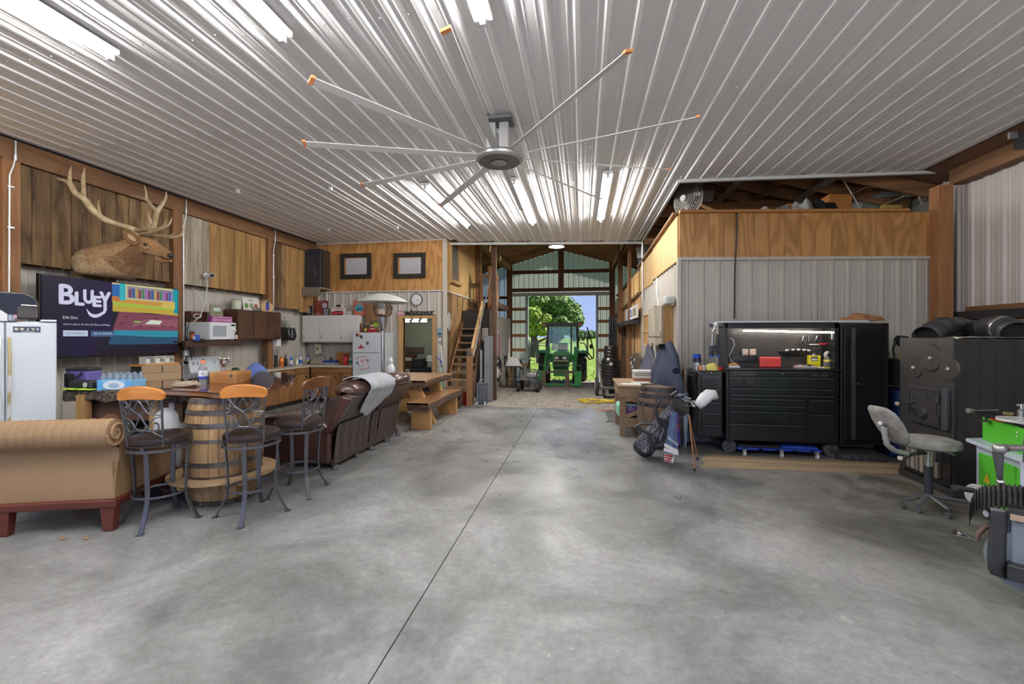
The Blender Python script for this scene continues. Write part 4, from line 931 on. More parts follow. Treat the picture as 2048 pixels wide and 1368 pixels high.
MB().lathe([(.035,0),(.045,.03),(.055,.07),(.045,.09),(.065,.12),(.065,.15),(.05,.16),(.05,.19)],16,(-.01,D_-.05,0)).o('leg',redw,sofa,True,local=True)
# = ELK HEAD ON THE LEFT WALL
fur=M('elk_fur',(.36,.20,.09),.9,0,'noise',(.25,.13,.055),11,.5,detail=8,rand=0)
hide=M('elk_hide',kind='print',rough=.95)
def hide_noise():
 n=hide.node_tree.nodes;L=hide.node_tree.links;b=n['Principled BSDF'];a=b.inputs['Base Color'].links[0].from_socket
 t=n.new('ShaderNodeTexNoise');t.inputs['Scale'].default_value=40;t.inputs['Detail'].default_value=6;tc=n.new('ShaderNodeTexCoord');L.new(tc.outputs['Object'],t.inputs[0])
 mr=n.new('ShaderNodeMapRange');mr.inputs[1].default_value=.3;mr.inputs[2].default_value=.7;mr.inputs[3].default_value=.6;mr.inputs[4].default_value=1.3;L.new(t.outputs[0],mr.inputs[0])
 m=n.new('ShaderNodeVectorMath');m.operation='SCALE';L.new(a,m.inputs[0]);L.new(mr.outputs[0],m.inputs['Scale']);L.new(m.outputs[0],b.inputs['Base Color'])
 bp=n.new('ShaderNodeBump');bp.inputs['Strength'].default_value=.6;bp.inputs['Distance'].default_value=.01;L.new(t.outputs[0],bp.inputs['Height']);L.new(bp.outputs[0],b.inputs['Normal'])
hide_noise()
antl=M('antler_bone',(.58,.47,.30),.45,0,'noise',(.34,.24,.13),9,.2,rand=0)
te=6.2
elk=thing('elk_mount','mounted elk head with tall branching antlers above the television','trophy',T(205,555,te))
ax_=[((186,556),50,.30),((202,548),54,.34),((222,535),50,.34),((242,520),41,.28),((258,511),32,.22),((270,499),25,.17),((280,492),22,.145),((291,491),20,.13),((302,495),17,.115),((312,500),13.5,.09),((322,504),11,.07),((331,508),9.5,.062),((338,511),8.5,.058),((343,513),6,.045),((345.5,514),2,.02)]
pts=[T(x,y,te)for(x,y),r,l in ax_]
rr=[(l,r/870*te)for(x,y),r,l in ax_]
mb=MB();vs=[];N=28
view=ray(260,520).normalized()
for i,p in enumerate(pts):
 d=(pts[min(i+1,len(pts)-1)]-pts[max(i-1,0)]).normalized();a=view.cross(d).normalized();b=d.cross(a).normalized()
 if a.z<0:a=-a
 for k in range(N):
  t_=2*PI*k/N;ca,sa=math.cos(t_),math.sin(t_)
  dx=a*ca*rr[i][1]
  if i>=6 and ca<0:dx*=.92
  w_=rr[i][0]*(1+.12*ca if i>6 else 1)
  vs.append(p+dx+b*sa*w_)
fs=[(i*N+k,i*N+(k+1)%N,(i+1)*N+(k+1)%N,(i+1)*N+k)for i in range(len(pts)-1)for k in range(N)]+[tuple(range(N)),tuple((len(pts)-1)*N+k for k in range(N))]
for p in vs:p.z=max(p.z,2.425+.02*mnoise.noise(p*4))
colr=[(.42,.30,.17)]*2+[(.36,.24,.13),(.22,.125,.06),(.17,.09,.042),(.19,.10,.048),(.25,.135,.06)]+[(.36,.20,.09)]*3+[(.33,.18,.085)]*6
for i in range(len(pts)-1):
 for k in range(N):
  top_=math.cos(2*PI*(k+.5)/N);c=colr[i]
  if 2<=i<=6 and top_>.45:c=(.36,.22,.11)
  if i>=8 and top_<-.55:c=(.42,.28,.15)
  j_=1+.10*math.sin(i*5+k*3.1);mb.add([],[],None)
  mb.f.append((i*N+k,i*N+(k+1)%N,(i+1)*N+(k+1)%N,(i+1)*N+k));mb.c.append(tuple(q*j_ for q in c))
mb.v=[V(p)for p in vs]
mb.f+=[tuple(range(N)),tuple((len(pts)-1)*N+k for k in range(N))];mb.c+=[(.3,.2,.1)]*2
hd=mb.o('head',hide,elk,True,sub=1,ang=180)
def TP(x,y,t=te):return T(x,y,t)
nv=-view
e0=TP(291,489,te-.10)
MB().ball(e0,.024,12).o('eye',M('glass_eye',(.012,.008,.006),.05),hd,True)
MB().tube([TP(285,488,te-.115),TP(289,485,te-.122),TP(295,487,te-.118),TP(299,492,te-.105)],.010,6).o('brow',fur,hd,True)
MB().tube([TP(286,493,te-.112),TP(292,497,te-.115),TP(298,495,te-.108)],.008,6).o('eyelid',M('pale_fur',(.50,.36,.22),.9),hd,True)
MB().ball(TP(341,511,te-.015),.042,14,(1,1,.85)).o('nose',M('nose_black',(.02,.016,.014),.4),hd,True)
MB().tube([TP(343,519,te-.045),TP(334,518,te-.062),TP(324,514,te-.07),TP(316,512,te-.075)],.006,6).o('mouth',M('mouth_dark',(.03,.018,.012),.8),hd,True)
MB().tube([TP(342,521,te-.02),TP(332,522,te-.0),TP(322,520,te),TP(314,517,te)],[.022,.032,.04,.05],10).o('jaw',fur,hd,True)
def ear(bx,by,tx,ty,t,wd,nm='ear'):
 p=TP(bx,by,t);q=TP(tx,ty,t);d=(q-p);L=d.length;d.normalize();s=view.cross(d).normalized()
 def f(u,v):
  w_=wd*math.sin(PI*min(1,.12+.88*v))**.7*(1-.25*v);a=(u-.5)*PI*.95
  return p+d*L*v+s*w_*math.sin(a)+view*(.035*(math.cos(a)-.4))
 return MB().grid(f,10,10).o(nm,fur,hd,True,solid=.008,ang=180)
ear(276,487,246,459,te-.16,.075)
ear(283,478,272,456,te+.15,.045)
MB().grid(lambda u,v:(lambda p,q:p.lerp(q,.15+.6*v)+view.cross((q-p).normalized()).normalized()*.028*(u-.5)*2*math.sin(PI*(.15+.7*v))-view*.004)(TP(274,486,te-.20),TP(250,463,te-.20)),6,6).o('inner_ear',M('pale_fur'),hd,True)
cz=lambda x,y,t:TP(x/3.42,240+y/3.42,t)
def cr(P):
 out=[]
 for i in range(len(P)-1):
  p0=P[max(i-1,0)];p1=P[i];p2=P[i+1];p3=P[min(i+2,len(P)-1)]
  for k in range(4):
   s=k/4;out.append(tuple(.5*((2*p1[c])+(-p0[c]+p2[c])*s+(2*p0[c]-5*p1[c]+4*p2[c]-p3[c])*s*s+(-p0[c]+3*p1[c]-3*p2[c]+p3[c])*s**3)for c in range(4)))
 out.append(tuple(P[-1]));return out
def antler(lines,t0,sg):
 m=MB()
 for k,L in enumerate(lines):
  P=cr(L);m.tube([cz(x,y,t0+sg*dt)for x,y,dt,r in P],[.78*r/870*te/3.42 for _,_,_,r in P],10)
 return m
near=[[(950,795,0,24),(925,755,.02,26),(880,735,.05,22),(800,712,.12,22),(700,672,.22,25),(620,600,.32,25),(575,540,.38,24),(515,500,.42,22),(480,440,.43,20),(440,415,.42,13),(395,402,.40,9),(350,386,.38,3)],[(478,440,.43,16),(476,390,.40,13),(480,350,.37,9),(488,313,.34,3)],[(568,535,.38,20),(572,480,.36,16),(568,400,.32,13),(574,360,.29,9),(580,325,.27,3)],[(680,668,.22,16),(680,630,.18,12),(672,590,.15,8),(674,548,.12,3)],[(925,757,.02,20),(975,750,.12,16),(1015,735,.18,14),(1030,700,.22,11),(1020,660,.22,8),(1012,630,.21,3)],[(950,775,.0,18),(1030,768,.12,14),(1100,748,.20,12),(1140,728,.24,10),(1165,700,.25,7),(1174,665,.25,3)]]
far=[[(985,795,0,24),(1010,770,.02,24),(1045,745,.08,21),(1060,690,.15,22),(1075,630,.22,20),(1110,575,.28,16),(1135,530,.31,10),(1136,488,.32,3)],[(1072,625,.22,18),(1040,590,.24,15),(1000,545,.27,15),(940,525,.28,9),(870,508,.30,3)],[(1000,548,.27,13),(1000,510,.25,10),(996,480,.23,7),(988,447,.22,3)],[(1040,760,.02,17),(1085,745,-.05,13),(1120,722,-.08,9),(1138,686,-.1,3)],[(1000,788,.0,20),(1060,795,.02,16),(1130,803,.05,13),(1200,800,.08,12),(1240,785,.1,10),(1253,750,.11,7),(1244,716,.12,3)],[(1040,790,-.02,15),(1110,790,-.06,11),(1160,795,-.08,9),(1192,770,-.1,3)]]
stuff_=antler(near,te-.06,-1).o('antler',antl,elk,True,ang=180)
antler(far,te+.08,1).o('antler',antl,elk,True,ang=180)
MB().box(-6.92,-6.80,pts[0].y-.25,pts[0].y+.25,pts[0].z-.3,pts[0].z+.3).o('backboard',oldboard,elk)
# = SPEAKER, CAMERA, LEFT WALL CUPBOARDS
spk_y=9.95
a=PY(597,576,spk_y);b=PY(641,497,spk_y)
sp=thing('speaker','tall black wooden loudspeaker on a grey board shelf in the corner','speaker',((a.x+b.x)/2,spk_y,a.z))
MB().box(a.x,b.x,spk_y,spk_y+.3,a.z,b.z).o('cabinet',M('speaker_black',(.025,.028,.038),.4),sp,bev=.012)
MB().box(b.x,b.x+.05,spk_y+.05,spk_y+.34,a.z,b.z-.02).o('side',M('speaker_side',(.05,.03,.02),.5),sp)
for x,y,r in((618,521.5,8),(617,548,14)):
 c=PY(x,y,spk_y);r_=r/870*10.9
 MB().lathe([(0,.012),(r_*.3,.014),(r_*.8,.006),(r_,.016),(r_*1.02,.0)],24,(c.x,spk_y-.0,c.z),rotx(PI/2)).o('driver',M('cone_grey',(.035,.035,.035),.7),sp,True)
 MB().lathe([(r_,.0),(r_*1.04,.010),(r_*1.14,.010),(r_*1.18,.0)],24,(c.x,spk_y,c.z),rotx(PI/2)).o('driver_ring',M('driver_rim',(.05,.055,.07),.4),sp,True)
a=PY(573,593,spk_y-.1);b=PY(640,574,spk_y-.1)
MBs=thing('wall_shelf','weathered grey board shelf holding the corner loudspeaker','shelf',(b.x-.3,spk_y,a.z))
MB().box(a.x,b.x,spk_y-.12,spk_y-.09,a.z,b.z).o('front_board',M('grey_board_cross',(.28,.24,.18),.85,0,'wood',(.15,.125,.095),9,.2,axis='x',rand=0),MBs)
MB().box(a.x,b.x,spk_y-.09,spk_y+.38,b.z-.03,b.z-.003).o('shelf_board',greyboard,MBs)
p=PX(410,551,XL-.02)
t=thing('security_camera','white round-headed security camera fixed to the grey barn boards','camera',p)
MB().lathe([(0,0),(.05,0),(.05,.02),(0,.03)],16,p,Matrix.Rotation(PI/2,4,'Y')).o('mount',white,t,True)
c=p+V((.12,.02,0));d=(V((0,0,H))-c).normalized();d=V((.8,-.6,-.1)).normalized()
MB().tube([c-d*.06,c-d*.05,c+d*.04,c+d*.05],[.03,.045,.045,.04],16).o('body',white,t,True)
MB().tube([c+d*.049,c+d*.054],[.037,.035],16).o('lens',blackp,t,True)
MB().tube([p,c],.015).o('arm',white,t,True)
tag(MB().tube([p+V((.03,0,-.03)),p+V((.03,.02,-.2)),p+V((.02,-.02,-.5)),p+V((0,-.10,-.75)),p+V((-.06,-.30,-.95))],.007,6).o('cable',white,None,True),'white camera cable hanging down the ribbed metal wall','cable')
p2=PX(384,575,XL-.15);
tag(MB().tube([p2,p2+V((.02,.15,-.15)),p2+V((.03,.32,-.30)),p2+V((.03,.30,-.60))],.005,6).o('cable',white,None,True),'thin white cable drooping left of the camera cable','cable')
brn=M('dark_stained_wood',(.095,.045,.022),.45,0,'wood',(.05,.022,.012),5,0,axis='z',stretch=5,rand=.12)
xc=-6.66
ya,yb2=PX(474,650,xc).y,PX(561,650,xc).y;zt,zb=2.115,PX(520,679,xc).z
cb=thing('wall_cabinet','dark brown wall cupboard with three doors on the left wall','cabinet',(xc,(ya+yb2)/2,zb))
MB().box(XML+.03,xc,ya,yb2,zb,zt).o('body',brn,cb,bev=.004)
n=3;dy=(yb2-ya)/3
for k in range(3):
 dd=MB().box(xc,xc+.018,ya+k*dy+.012,ya+(k+1)*dy-.006,zb+.02,zt-.02).o('door',brn,cb,bev=.004)
 ky=ya+(k+1)*dy-.05 if k!=2 else ya+2*dy+.06
 MB().ball((xc+.03,ky,zb+.09),.013,8).o('knob',chrome,dd,True)
ys0,ys1=PX(380,685,-6.45).y-.1,PX(482,685,-6.45).y;zs=PX(430,681,-6.5).z
t=thing('wall_shelf','dark brown shelf with deep front edge under the white microwave','shelf',(-6.7,(ys0+ys1)/2,zs-.09))
MB().box(XML+.03,-6.45,ys0,ys1,zs-.03,zs).o('shelf_board',brn,t);MB().box(-6.47,-6.44,ys0,ys1,zs-.10,zs).o('front_edge',M('dark_brown_cross',(.045,.02,.012),.45),t)
ym0,ym1=6.74,7.33;xm=-6.50;zm=PX(420,644,xm).z
mw=thing('microwave','white microwave oven on the dark shelf on the left wall','microwave',(xm-.2,7.0,zs))
MB().box(XML+.12,xm,ym0,ym1,zs+.012,zm).o('body',white,mw,bev=.01)
MB().box(xm,xm+.014,ym0+.01,ym0+.43,zs+.02,zm-.01).o('door',white,mw,bev=.004)
MB().box(xm+.014,xm+.017,ym0+.06,ym0+.36,zs+.07,zm-.06).o('window',M('microwave_window',(.33,.37,.42),.3),mw)
pn=MB().box(xm,xm+.012,ym0+.44,ym1-.01,zs+.02,zm-.01).o('control_panel',white,mw)
MB().box(xm+.012,xm+.014,ym0+.47,ym1-.03,zm-.065,zm-.03).o('display',blackp,pn)
for i in range(5):
 for j in range(3):MB().box(xm+.012,xm+.014,ym0+.47+j*.032,ym0+.492+j*.032,zs+.05+i*.033,zs+.07+i*.033).o('button',M('key_grey',(.5,.52,.55),.5),pn)
for y in(ym0+.05,ym1-.05):MB().box(xm-.35,xm-.05,y-.02,y+.02,zs,zs+.013).o('foot',blackm,mw)
a=PX(423,645,-6.6);b=PX(465,632,-6.6)
t=thing('wooden_sign','purple wooden block sign with white lettering on top of the microwave','sign',(-6.6,(a.y+b.y)/2,zm))
MB().box(-6.66,-6.60,a.y,b.y,zm,zm+.12).o('block',M('magenta_paint',(.28,.03,.20),.6),t,bev=.004)
for s,z_,h_ in(("WHAT HAPPENS IN THE BARN",.085,.022),("STAYS IN THE BARN",.018,.052)):
 text_o('lettering',s,(-6.599,a.y+.02,zm+z_),(0,b.y-a.y-.04,0),(0,0,h_),M('sign_white',(.75,.68,.72),.6),t,.001)
xs_=-6.95
a=PX(382,643,xs_);b=PX(474,631,xs_)
t=thing('wooden_crate_shelf','reddish wooden back shelf behind the microwave and purple sign','shelf',(xs_,(a.y+b.y)/2,zm-.05))
MB().box(XML+.02,xs_,a.y,b.y,zm-.06,zm+.20).o('back_board',M('red_brown_board',(.16,.06,.03),.6,0,'wood',(.09,.03,.015),6,0,axis='y',rand=0),t)
a=PX(421,630,-6.75);b=PX(446,615,-6.75)
t=thing('picture_card','small landscape picture card with olive border on the shelf','picture',(-6.75,(a.y+b.y)/2,a.z))
MB().box(-6.77,-6.75,a.y,b.y,zm,zm+.33).o('card',M('olive_card',(.25,.24,.17),.7),t)
picture('print',[('r',.22,.25,.56,.5,(.5,.66,.66)),('r',.22,.25,.56,.2,(.16,.2,.06)),('p',[(.3,.4),(.4,.5),(.6,.5),(.7,.4)],(.5,.5,.45))],(-6.749,a.y,zm+.125),(0,b.y-a.y,0),(0,0,.205),t)
def on_px(x,y,X,z):r=PX(x,y,X);return V((X,r.y,z))
p=on_px(473,600,-6.85,zt)
t=thing('paint_can','green and white can standing on the brown cupboard','can',p)
MB().lathe([(0,0),(.085,0),(.085,.20),(0,.20)],20).o('body',M('can_green',(.50,.55,.40),.5),t,True,local=True)
MB().lathe([(.084,.2),(.088,.2),(.088,.21),(.06,.215),(0,.215)],20).o('lid',M('can_lid',(.12,.12,.10),.4),t,True,local=True)
MB().lathe([(.0865,.03),(.0866,.03),(.0866,.16),(.0865,.16)],20).o('can_label',M('can_label_w',(.62,.66,.50),.5),t,True,local=True)
a=on_px(487,617,-6.72,zt);b=on_px(520,617,-6.72,zt)
t=thing('display_card','white tilted display card with three printed figures on the brown cupboard','card',(a+b)/2)
O=V((-6.72,a.y,zt));U=V((0,b.y-a.y,0));W=V((-.10,.08,.27))
q=[O,O+U,O+U+W,O+W];k=V((-.004,0,0));MB().hexa(q+[v+k for v in q]).o('card',M('white_card',(.70,.70,.68),.6),t)
picture('print',[('e',.2,.35,.12,.2,(.12,.25,.08)),('e',.5,.38,.12,.2,(.25,.3,.15)),('e',.78,.35,.12,.2,(.35,.08,.06)),('r',.35,.75,.3,.08,(.1,.3,.4))],O,U,W,t)
p=on_px(512,612,-6.70,zt)
t=thing('glass_bowl','low clear glass bowl in front of the display card','bowl',p)
MB().lathe([(0,0),(.06,0),(.09,.06),(.093,.06),(.063,-.0)],20).o('body',M('thin_glass',(.6,.65,.65),.1,trans=.7),t,True,local=True)
a=on_px(524,623,-6.74,zt);b=on_px(545,623,-6.74,zt)
t=thing('birdhouse','small pale wooden birdhouse with a blue bottle-shaped front on the cupboard','birdhouse',(a+b)/2)
w_=b.y-a.y;y0=a.y
MB().prism([(y0,zt),(y0+w_,zt),(y0+w_*1.1,zt+.14),(y0+w_*.5,zt+.25),(y0-w_*.1,zt+.14)],-6.9,-6.74,'x').o('house',M('pale_birch',(.60,.42,.24),.6),t,bev=.004)
MB().box(-6.74,-6.73,y0+w_*.36,y0+w_*.64,zt+.03,zt+.20).o('front_panel',M('label_blue'),t)
MB().ball((-6.735,y0+w_*.5,zt+.215),.02,8).o('hole',blackm,t)
MB().bar((-6.93,y0+w_*.5,zt+.26),(-6.72,y0+w_*.5,zt+.26),.05,.01).o('ridge',M('pale_birch'),t)
brownglass=M('brown_glass',(.05,.02,.008),.1,0,trans=.3);greenglass=M('green_glass',(.03,.05,.015),.1,0,trans=.3)
def small(x,y,X,z,*a_,**k_):return bottle(a_[0],on_px(x,y,X,z),*a_[1:],**k_)
small(472,680,-6.48,zs,'small brown sauce bottle at the right end of the microwave shelf',.20,.028,brownglass,M('cap_white',(.7,.7,.66),.5),labelm=M('cream_label',(.6,.55,.42),.6))
p=on_px(388,678,-6.55,zs);tag(MB().ball(p+V((0,0,.06)),.055,12).o('ball',M('orange_ball',(.8,.2,.04),.5),None,True),'orange ball on the shelf left of the microwave','ball')
p=on_px(393,678,-6.42,zs)
t=thing('mug','blue and white mug on the microwave shelf','mug',p)
MB().lathe([(0,0),(.045,0),(.048,.10),(.044,.10),(.041,.006),(0,.006)],20).o('body',M('mug_blue',(.03,.08,.42),.3),t,True,local=True)
MB().lathe([(0,0),(.03,0),(.03,.002),(0,.002)],16,(.0,-.047,.05),rotx(PI/2)).o('emblem',whitep,t,local=True)
p=on_px(405,678,-6.42,zs);cloth('dark sunglasses case lying at the shelf front','glasses_case','case',p,.05,.10,.035,blackm,7)
p=on_px(384,674,-6.6,zs);t=soft_box('brown wooden block behind the orange ball on the shelf','wooden_block','block',p,.03,.09,.16,brn,.2,.004)
CT=.88;xr=-6.42
yr0,yr1=PX(380,713,-6.9).y,PX(437,713,-6.9).y+.05
rg=thing('kitchen_range','white kitchen range with raised control panel against the left wall','range',(xr-.3,(yr0+yr1)/2,0))
MB().box(-7.05,xr,yr0,yr1,.03,.90).o('body',white,rg,bev=.008)
MB().box(xr,xr+.03,yr0+.02,yr1-.02,.22,.72).o('oven_door',white,rg,bev=.008)
MB().hexa([(-7.05,yr0,.9),(-6.88,yr0,.9),(-6.88,yr1,.9),(-7.05,yr1,.9),(-7.05,yr0,1.22),(-6.95,yr0,1.22),(-6.95,yr1,1.22),(-7.05,yr1,1.22)]).o('control_panel',M('range_white',(.60,.66,.72),.3),rg,bev=.012)
for k in range(4):
 y=yr0+.09+[0,.09,.47,.56][k];MB().tube([(-6.92,y,1.10),(-6.885,y,1.095)],.022,12).o('knob',white,rg,True)
for k in range(4):
 MB().lathe([(.03,0),(.09,0),(.09,.008),(.03,.008)],18,(-6.55-.25*(k//2),yr0+.2+.38*(k%2),.905)).o('burner',iron,rg)
wl2=M('stained_cabinet_wood',(.33,.165,.06),.5,0,'wood',(.18,.08,.028),6,0,axis='z',stretch=5,rand=.15)
wl3=M('stained_cabinet_cross',(.36,.18,.07),.5,0,'wood',(.2,.09,.03),6,0,axis='x',stretch=5,rand=.15)
XF=-6.50;YFb=9.62
lc=thing('base_cabinet','stained wooden base cabinets along the left wall beside the range','cabinet',(-6.8,8.4,0))
MB().box(-7.05,XF-.02,yr1+.02,YFb,.1,CT-.04).o('body',wl2,lc)
MB().box(-7.05,XF-.08,yr1+.02,YFb,0,.1).o('toe_kick',blackm,lc)
y=7.5
while y<9.4:
 y2=min(y+.52,9.55)
 dd=MB().box(XF-.02,XF,y+.01,y2-.01,.13,.68).o('door',wl2,lc,bev=.004);MB().box(XF,XF+.02,y2-.1,y2-.04,.60,.64).o('handle',blackm,dd)
 MB().box(XF-.02,XF,y+.01,y2-.01,.70,.83).o('drawer',wl3,lc,bev=.004);y+=.52
bk=thing('base_cabinet','stained wooden base cabinets under the sink on the kitchen wall','cabinet',(-5.9,9.9,0))
xe=PY(703,735,YFb).x
MB().box(XF+.02,xe,YFb+.02,10.36,.1,CT-.04).o('body',wl2,bk)
MB().box(XF+.02,xe,YFb+.08,10.36,0,.1).o('toe_kick',blackm,bk)
MB().box(XF+.02,xe,YFb,YFb+.02,.70,.83).o('front_rail',wl3,bk,bev=.004)
k_=4;dx=(xe-XF-.02)/k_
for k in range(k_):
 dd=MB().box(XF+.02+k*dx+.01,XF+.02+(k+1)*dx-.01,YFb-.0,YFb+.02,.13,.68).o('door',wl2,bk,bev=.004)
 for zz_ in(.60,.63):MB().ball((XF+.02+k*dx+.12,YFb-.008,.62),.02,8).o('knob',blackm,dd)
tp=thing('countertop','beige laminate countertop running round the kitchen corner','countertop',(-6.2,9.4,CT-.04))
lam=M('beige_laminate',(.58,.52,.42),.35,0,'noise',(.50,.44,.35),40,0,rand=0)
MB().prism([(-7.05,yr1+.01),(XF+.03,yr1+.01),(XF+.03,YFb-.03),(xe,YFb-.03),(xe,10.36),(-7.05,10.36)],CT-.04,CT,'z').o('slab',lam,tp)
MB().box(-7.06,-7.03,yr1,10.35,CT,CT+.09).o('splashback',lam,tp);MB().box(-7.0,xe,10.33,10.355,CT,CT+.09).o('splashback',lam,tp)
p=G(632,728,CT+.02)
t=thing('sink','stainless sink with gooseneck tap in the kitchen counter','sink',(p.x,10.0,CT))
MB().box(p.x-.4,p.x+.25,9.78,10.15,CT,CT+.012).o('basin_rim',steel,t,bev=.004)
MB().tube([(p.x,10.2,CT),(p.x,10.2,CT+.16),(p.x-.03,10.17,CT+.21),(p.x-.1,10.08,CT+.2),(p.x-.14,10.02,CT+.15)],.012,8).o('tap',chrome,t,True)
MB().tube([(p.x+.05,10.2,CT),(p.x+.05,10.2,CT+.06),(p.x+.1,10.2,CT+.09)],.010,8).o('tap_handle',chrome,t,True)
CTm={}
def ci(x,h,r,body,cap,lab,neck=.35,lm=None,Y=10.08,name='bottle',cat='bottle'):
 p=PY(x,720,Y)
 if p.x<-6.98:p=PX(x,720,-6.86);Y=p.y
 return bottle(lab,(p.x,Y,CT),h,r,body,cap,neck=neck,labelm=lm,name=name,cat=cat)
bl=M('blue_plastic',(.04,.14,.55),.3);rd=M('red_plastic',(.45,.02,.025),.3);wh=M('white_plastic',(.70,.70,.68),.35);orp=M('orange_plastic');
ci(582,.26,.04,bl,wh,'blue detergent bottle with white top on the kitchen counter',lm=M('label_white'))
ci(594,.17,.035,wh,wh,'small white pump bottle left of the taller white blue one')
ci(601,.25,.042,wh,bl,'taller white bottle with blue top near the sink',lm=bl)
p=PY(617.5,720,10.08)
t=thing('dish_soap','dark oval bottle of dish soap with pale blue and yellow front','bottle',(p.x,10.08,CT))
MB().lathe([(0,0),(.03,0),(.052,.06),(.055,.12),(.04,.19),(.015,.22),(.015,.25),(0,.25)],18,M=Matrix.Diagonal(V((1,.5,1)))).o('body',M('navy_plastic',(.015,.02,.06),.3),t,True,local=True)
MB().lathe([(0,0),(.035,.0),(.035,.004),(0,.004)],18,(0,-.024,.12),rotx(PI/2)@Matrix.Diagonal(V((1,1.9,1,1)))).o('front_label',M('pale_blue',(.45,.55,.75),.4),t,local=True)
MB().box(-.025,.025,-.034,-.028,.055,.085).o('label_band',M('soap_yellow',(.8,.7,.05),.4),t,local=True)
ci(563,.24,.05,orp,orp,'orange ribbed canister beside the dark grinder',neck=.2,lm=M('dark_orange',(.5,.13,.02),.5),name='canister',cat='canister')
ci(571,.30,.045,M('grinder_black',(.02,.02,.02),.3),M('clear_top',(.5,.5,.5),.2),'black blender jug with clear tall top on the counter',name='blender',cat='blender',neck=.45)
ci(551,.36,.045,blackm,steel,'black and grey thermos at the corner of the counter',name='thermos',cat='thermos',neck=.2)
p=PX(529,720,-6.75)
small(529,733,-6.70,CT,'dark olive wine bottle standing near the left wall post',.34,.038,greenglass,blackm,labelm=M('dark_label',(.08,.05,.03),.6))
p=PX(471,722,-6.75);t=thing('cap','small dark green cap beside the wine bottle on the left counter','cap',(p.x,p.y,CT))
MB().lathe([(0,.09),(.05,.08),(.085,.03),(.085,0)],16).o('crown',M('dark_green',(.02,.06,.03),.8),t,True,local=True);MB().box(.05,.15,-.06,.06,0,.01).o('brim',M('dark_green'),t,local=True)
p=PY(662,728,9.95)
t=thing('dish_rack','blue plastic tray of dishes on a clear tub by the sink','tray',(p.x,9.95,CT))
MB().box(-.16,.16,-.11,.11,0,.05).o('tub',M('grey_tub',(.35,.36,.40),.4),t,bev=.01,local=True);MB().box(-.16,.16,-.11,.11,.05,.10).o('tray',M('royal_blue',(.02,.05,.30),.4),t,bev=.01,local=True)
MB().lathe([(0,.1),(.035,.1),(.035,.17),(0,.17)],14).o('cup',blackm,t,True,local=True)
ci(691.5,.25,.065,rd,blackm,'red insulated flask with black lid on the counter by the fridge',name='flask',cat='flask',neck=.22,Y=9.8)
ci(701,.23,.04,wh,M('green_cap',(.04,.3,.12),.4),'white and green bottle squeezed between red flask and fridge',Y=9.9,lm=M('green_label',(.1,.4,.2),.5))
p=PY(688,715,10.28)
t=thing('cutting_board','round-cornered orange wooden cutting board leaning on the kitchen wall','board',(p.x,10.28,CT))
MB().box(p.x-.19,p.x+.16,10.24,10.27,CT,CT+.29).o('board',M('orange_wood',(.52,.22,.05),.45,0,'wood',(.4,.15,.03),5,0,axis='x',rand=0),t,bev=.012)
p=PY(639.5,700,10.34)
t=thing('soap_dispenser','cream wall-mounted soap dispenser above the sink','dispenser',p)
z1,z0=PY(639,688,10.34).z,PY(639,709,10.34).z
MB().box(p.x-.08,p.x+.08,10.24,10.35,z0+.03,z1).o('body',M('cream_plastic',(.62,.58,.45),.4),t,bev=.015);MB().box(p.x-.05,p.x+.04,10.22,10.25,z0,z0+.07).o('push_lever',M('cream_plastic'),t,bev=.01)
MB().box(p.x-.02,p.x+.03,10.235,10.242,z0+.13,z0+.17).o('window',blackm,t)
p=PY(671,724,9.85)
tag(bxo('sponge_box',p.x-.03,p.x+.03,9.8,9.86,CT,CT+.06,blackm,bev=.006),'small black box on the counter right of the blue tray','box')if False else None
xq=-6.80
a,b=PX(562,683,xq),PX(594,655,xq)
t=thing('towel_dispenser','large rounded black paper towel dispenser on the corner wall','dispenser',(xq,(a.y+b.y)/2,a.z))
yy0,yy1=PX(561,670,-7.0).y,PX(592,670,xq).y
MB().prism([(-7.08,a.z),(xq-.02,a.z+.02),(xq+.03,a.z+.12),(xq,b.z-.04),(xq-.08,b.z),(-7.08,b.z)],yy0,yy1,'y').o('body',M('dispenser_black',(.018,.018,.02),.15),t,bev=.02)
MB().box(xq+.03,xq+.034,yy0+.08,yy0+.12,a.z+.08,b.z-.06).o('gloss_strip',M('dispenser_grey',(.25,.25,.26),.2),t)
t=thing('framed_photo','grey wooden picture frame leaning above the black towel dispenser','frame',(xq,(yy0+yy1)/2,b.z))
O=V((xq,yy0+.05,b.z+.002));U=V((0,(yy1-yy0)*.85,-.02));W=V((-.08,-.10,.25))
def tilted_frame(t,O,U,W,bw,fm_,its,th=.02):
 N_=U.cross(W).normalized();u=U.normalized();w_=W.normalized();Lu,Lw=U.length,W.length
 for p,q,r in((O+w_*bw/2,O+U+w_*bw/2,0),(O+W-w_*bw/2,O+U+W-w_*bw/2,0),(O+u*bw/2+w_*bw,O+W+u*bw/2-w_*bw,1),(O+U-u*bw/2+w_*bw,O+U+W-u*bw/2-w_*bw,1)):
  MB().bar(p,q,bw,th,up=N_).o('frame_side',fm_,t,bev=.002)
 o=O+u*bw+w_*bw;MB().hexa([o-N_*.004,o+u*(Lu-2*bw)-N_*.004,o+u*(Lu-2*bw)+w_*(Lw-2*bw)-N_*.004,o+w_*(Lw-2*bw)-N_*.004]+[v for v in(o,o+u*(Lu-2*bw),o+u*(Lu-2*bw)+w_*(Lw-2*bw),o+w_*(Lw-2*bw))]).o('backing',M('white_card'),t)
 picture('picture',its,o+N_*.001,u*(Lu-2*bw),w_*(Lw-2*bw),t)
tilted_frame(t,O,U,W,.035,M('silver_frame',(.42,.42,.41),.5),[('r',.0,.0,1,1,(.6,.6,.57)),('r',.15,.1,.35,.8,(.3,.32,.28)),('r',.55,.1,.35,.8,(.4,.42,.35))])
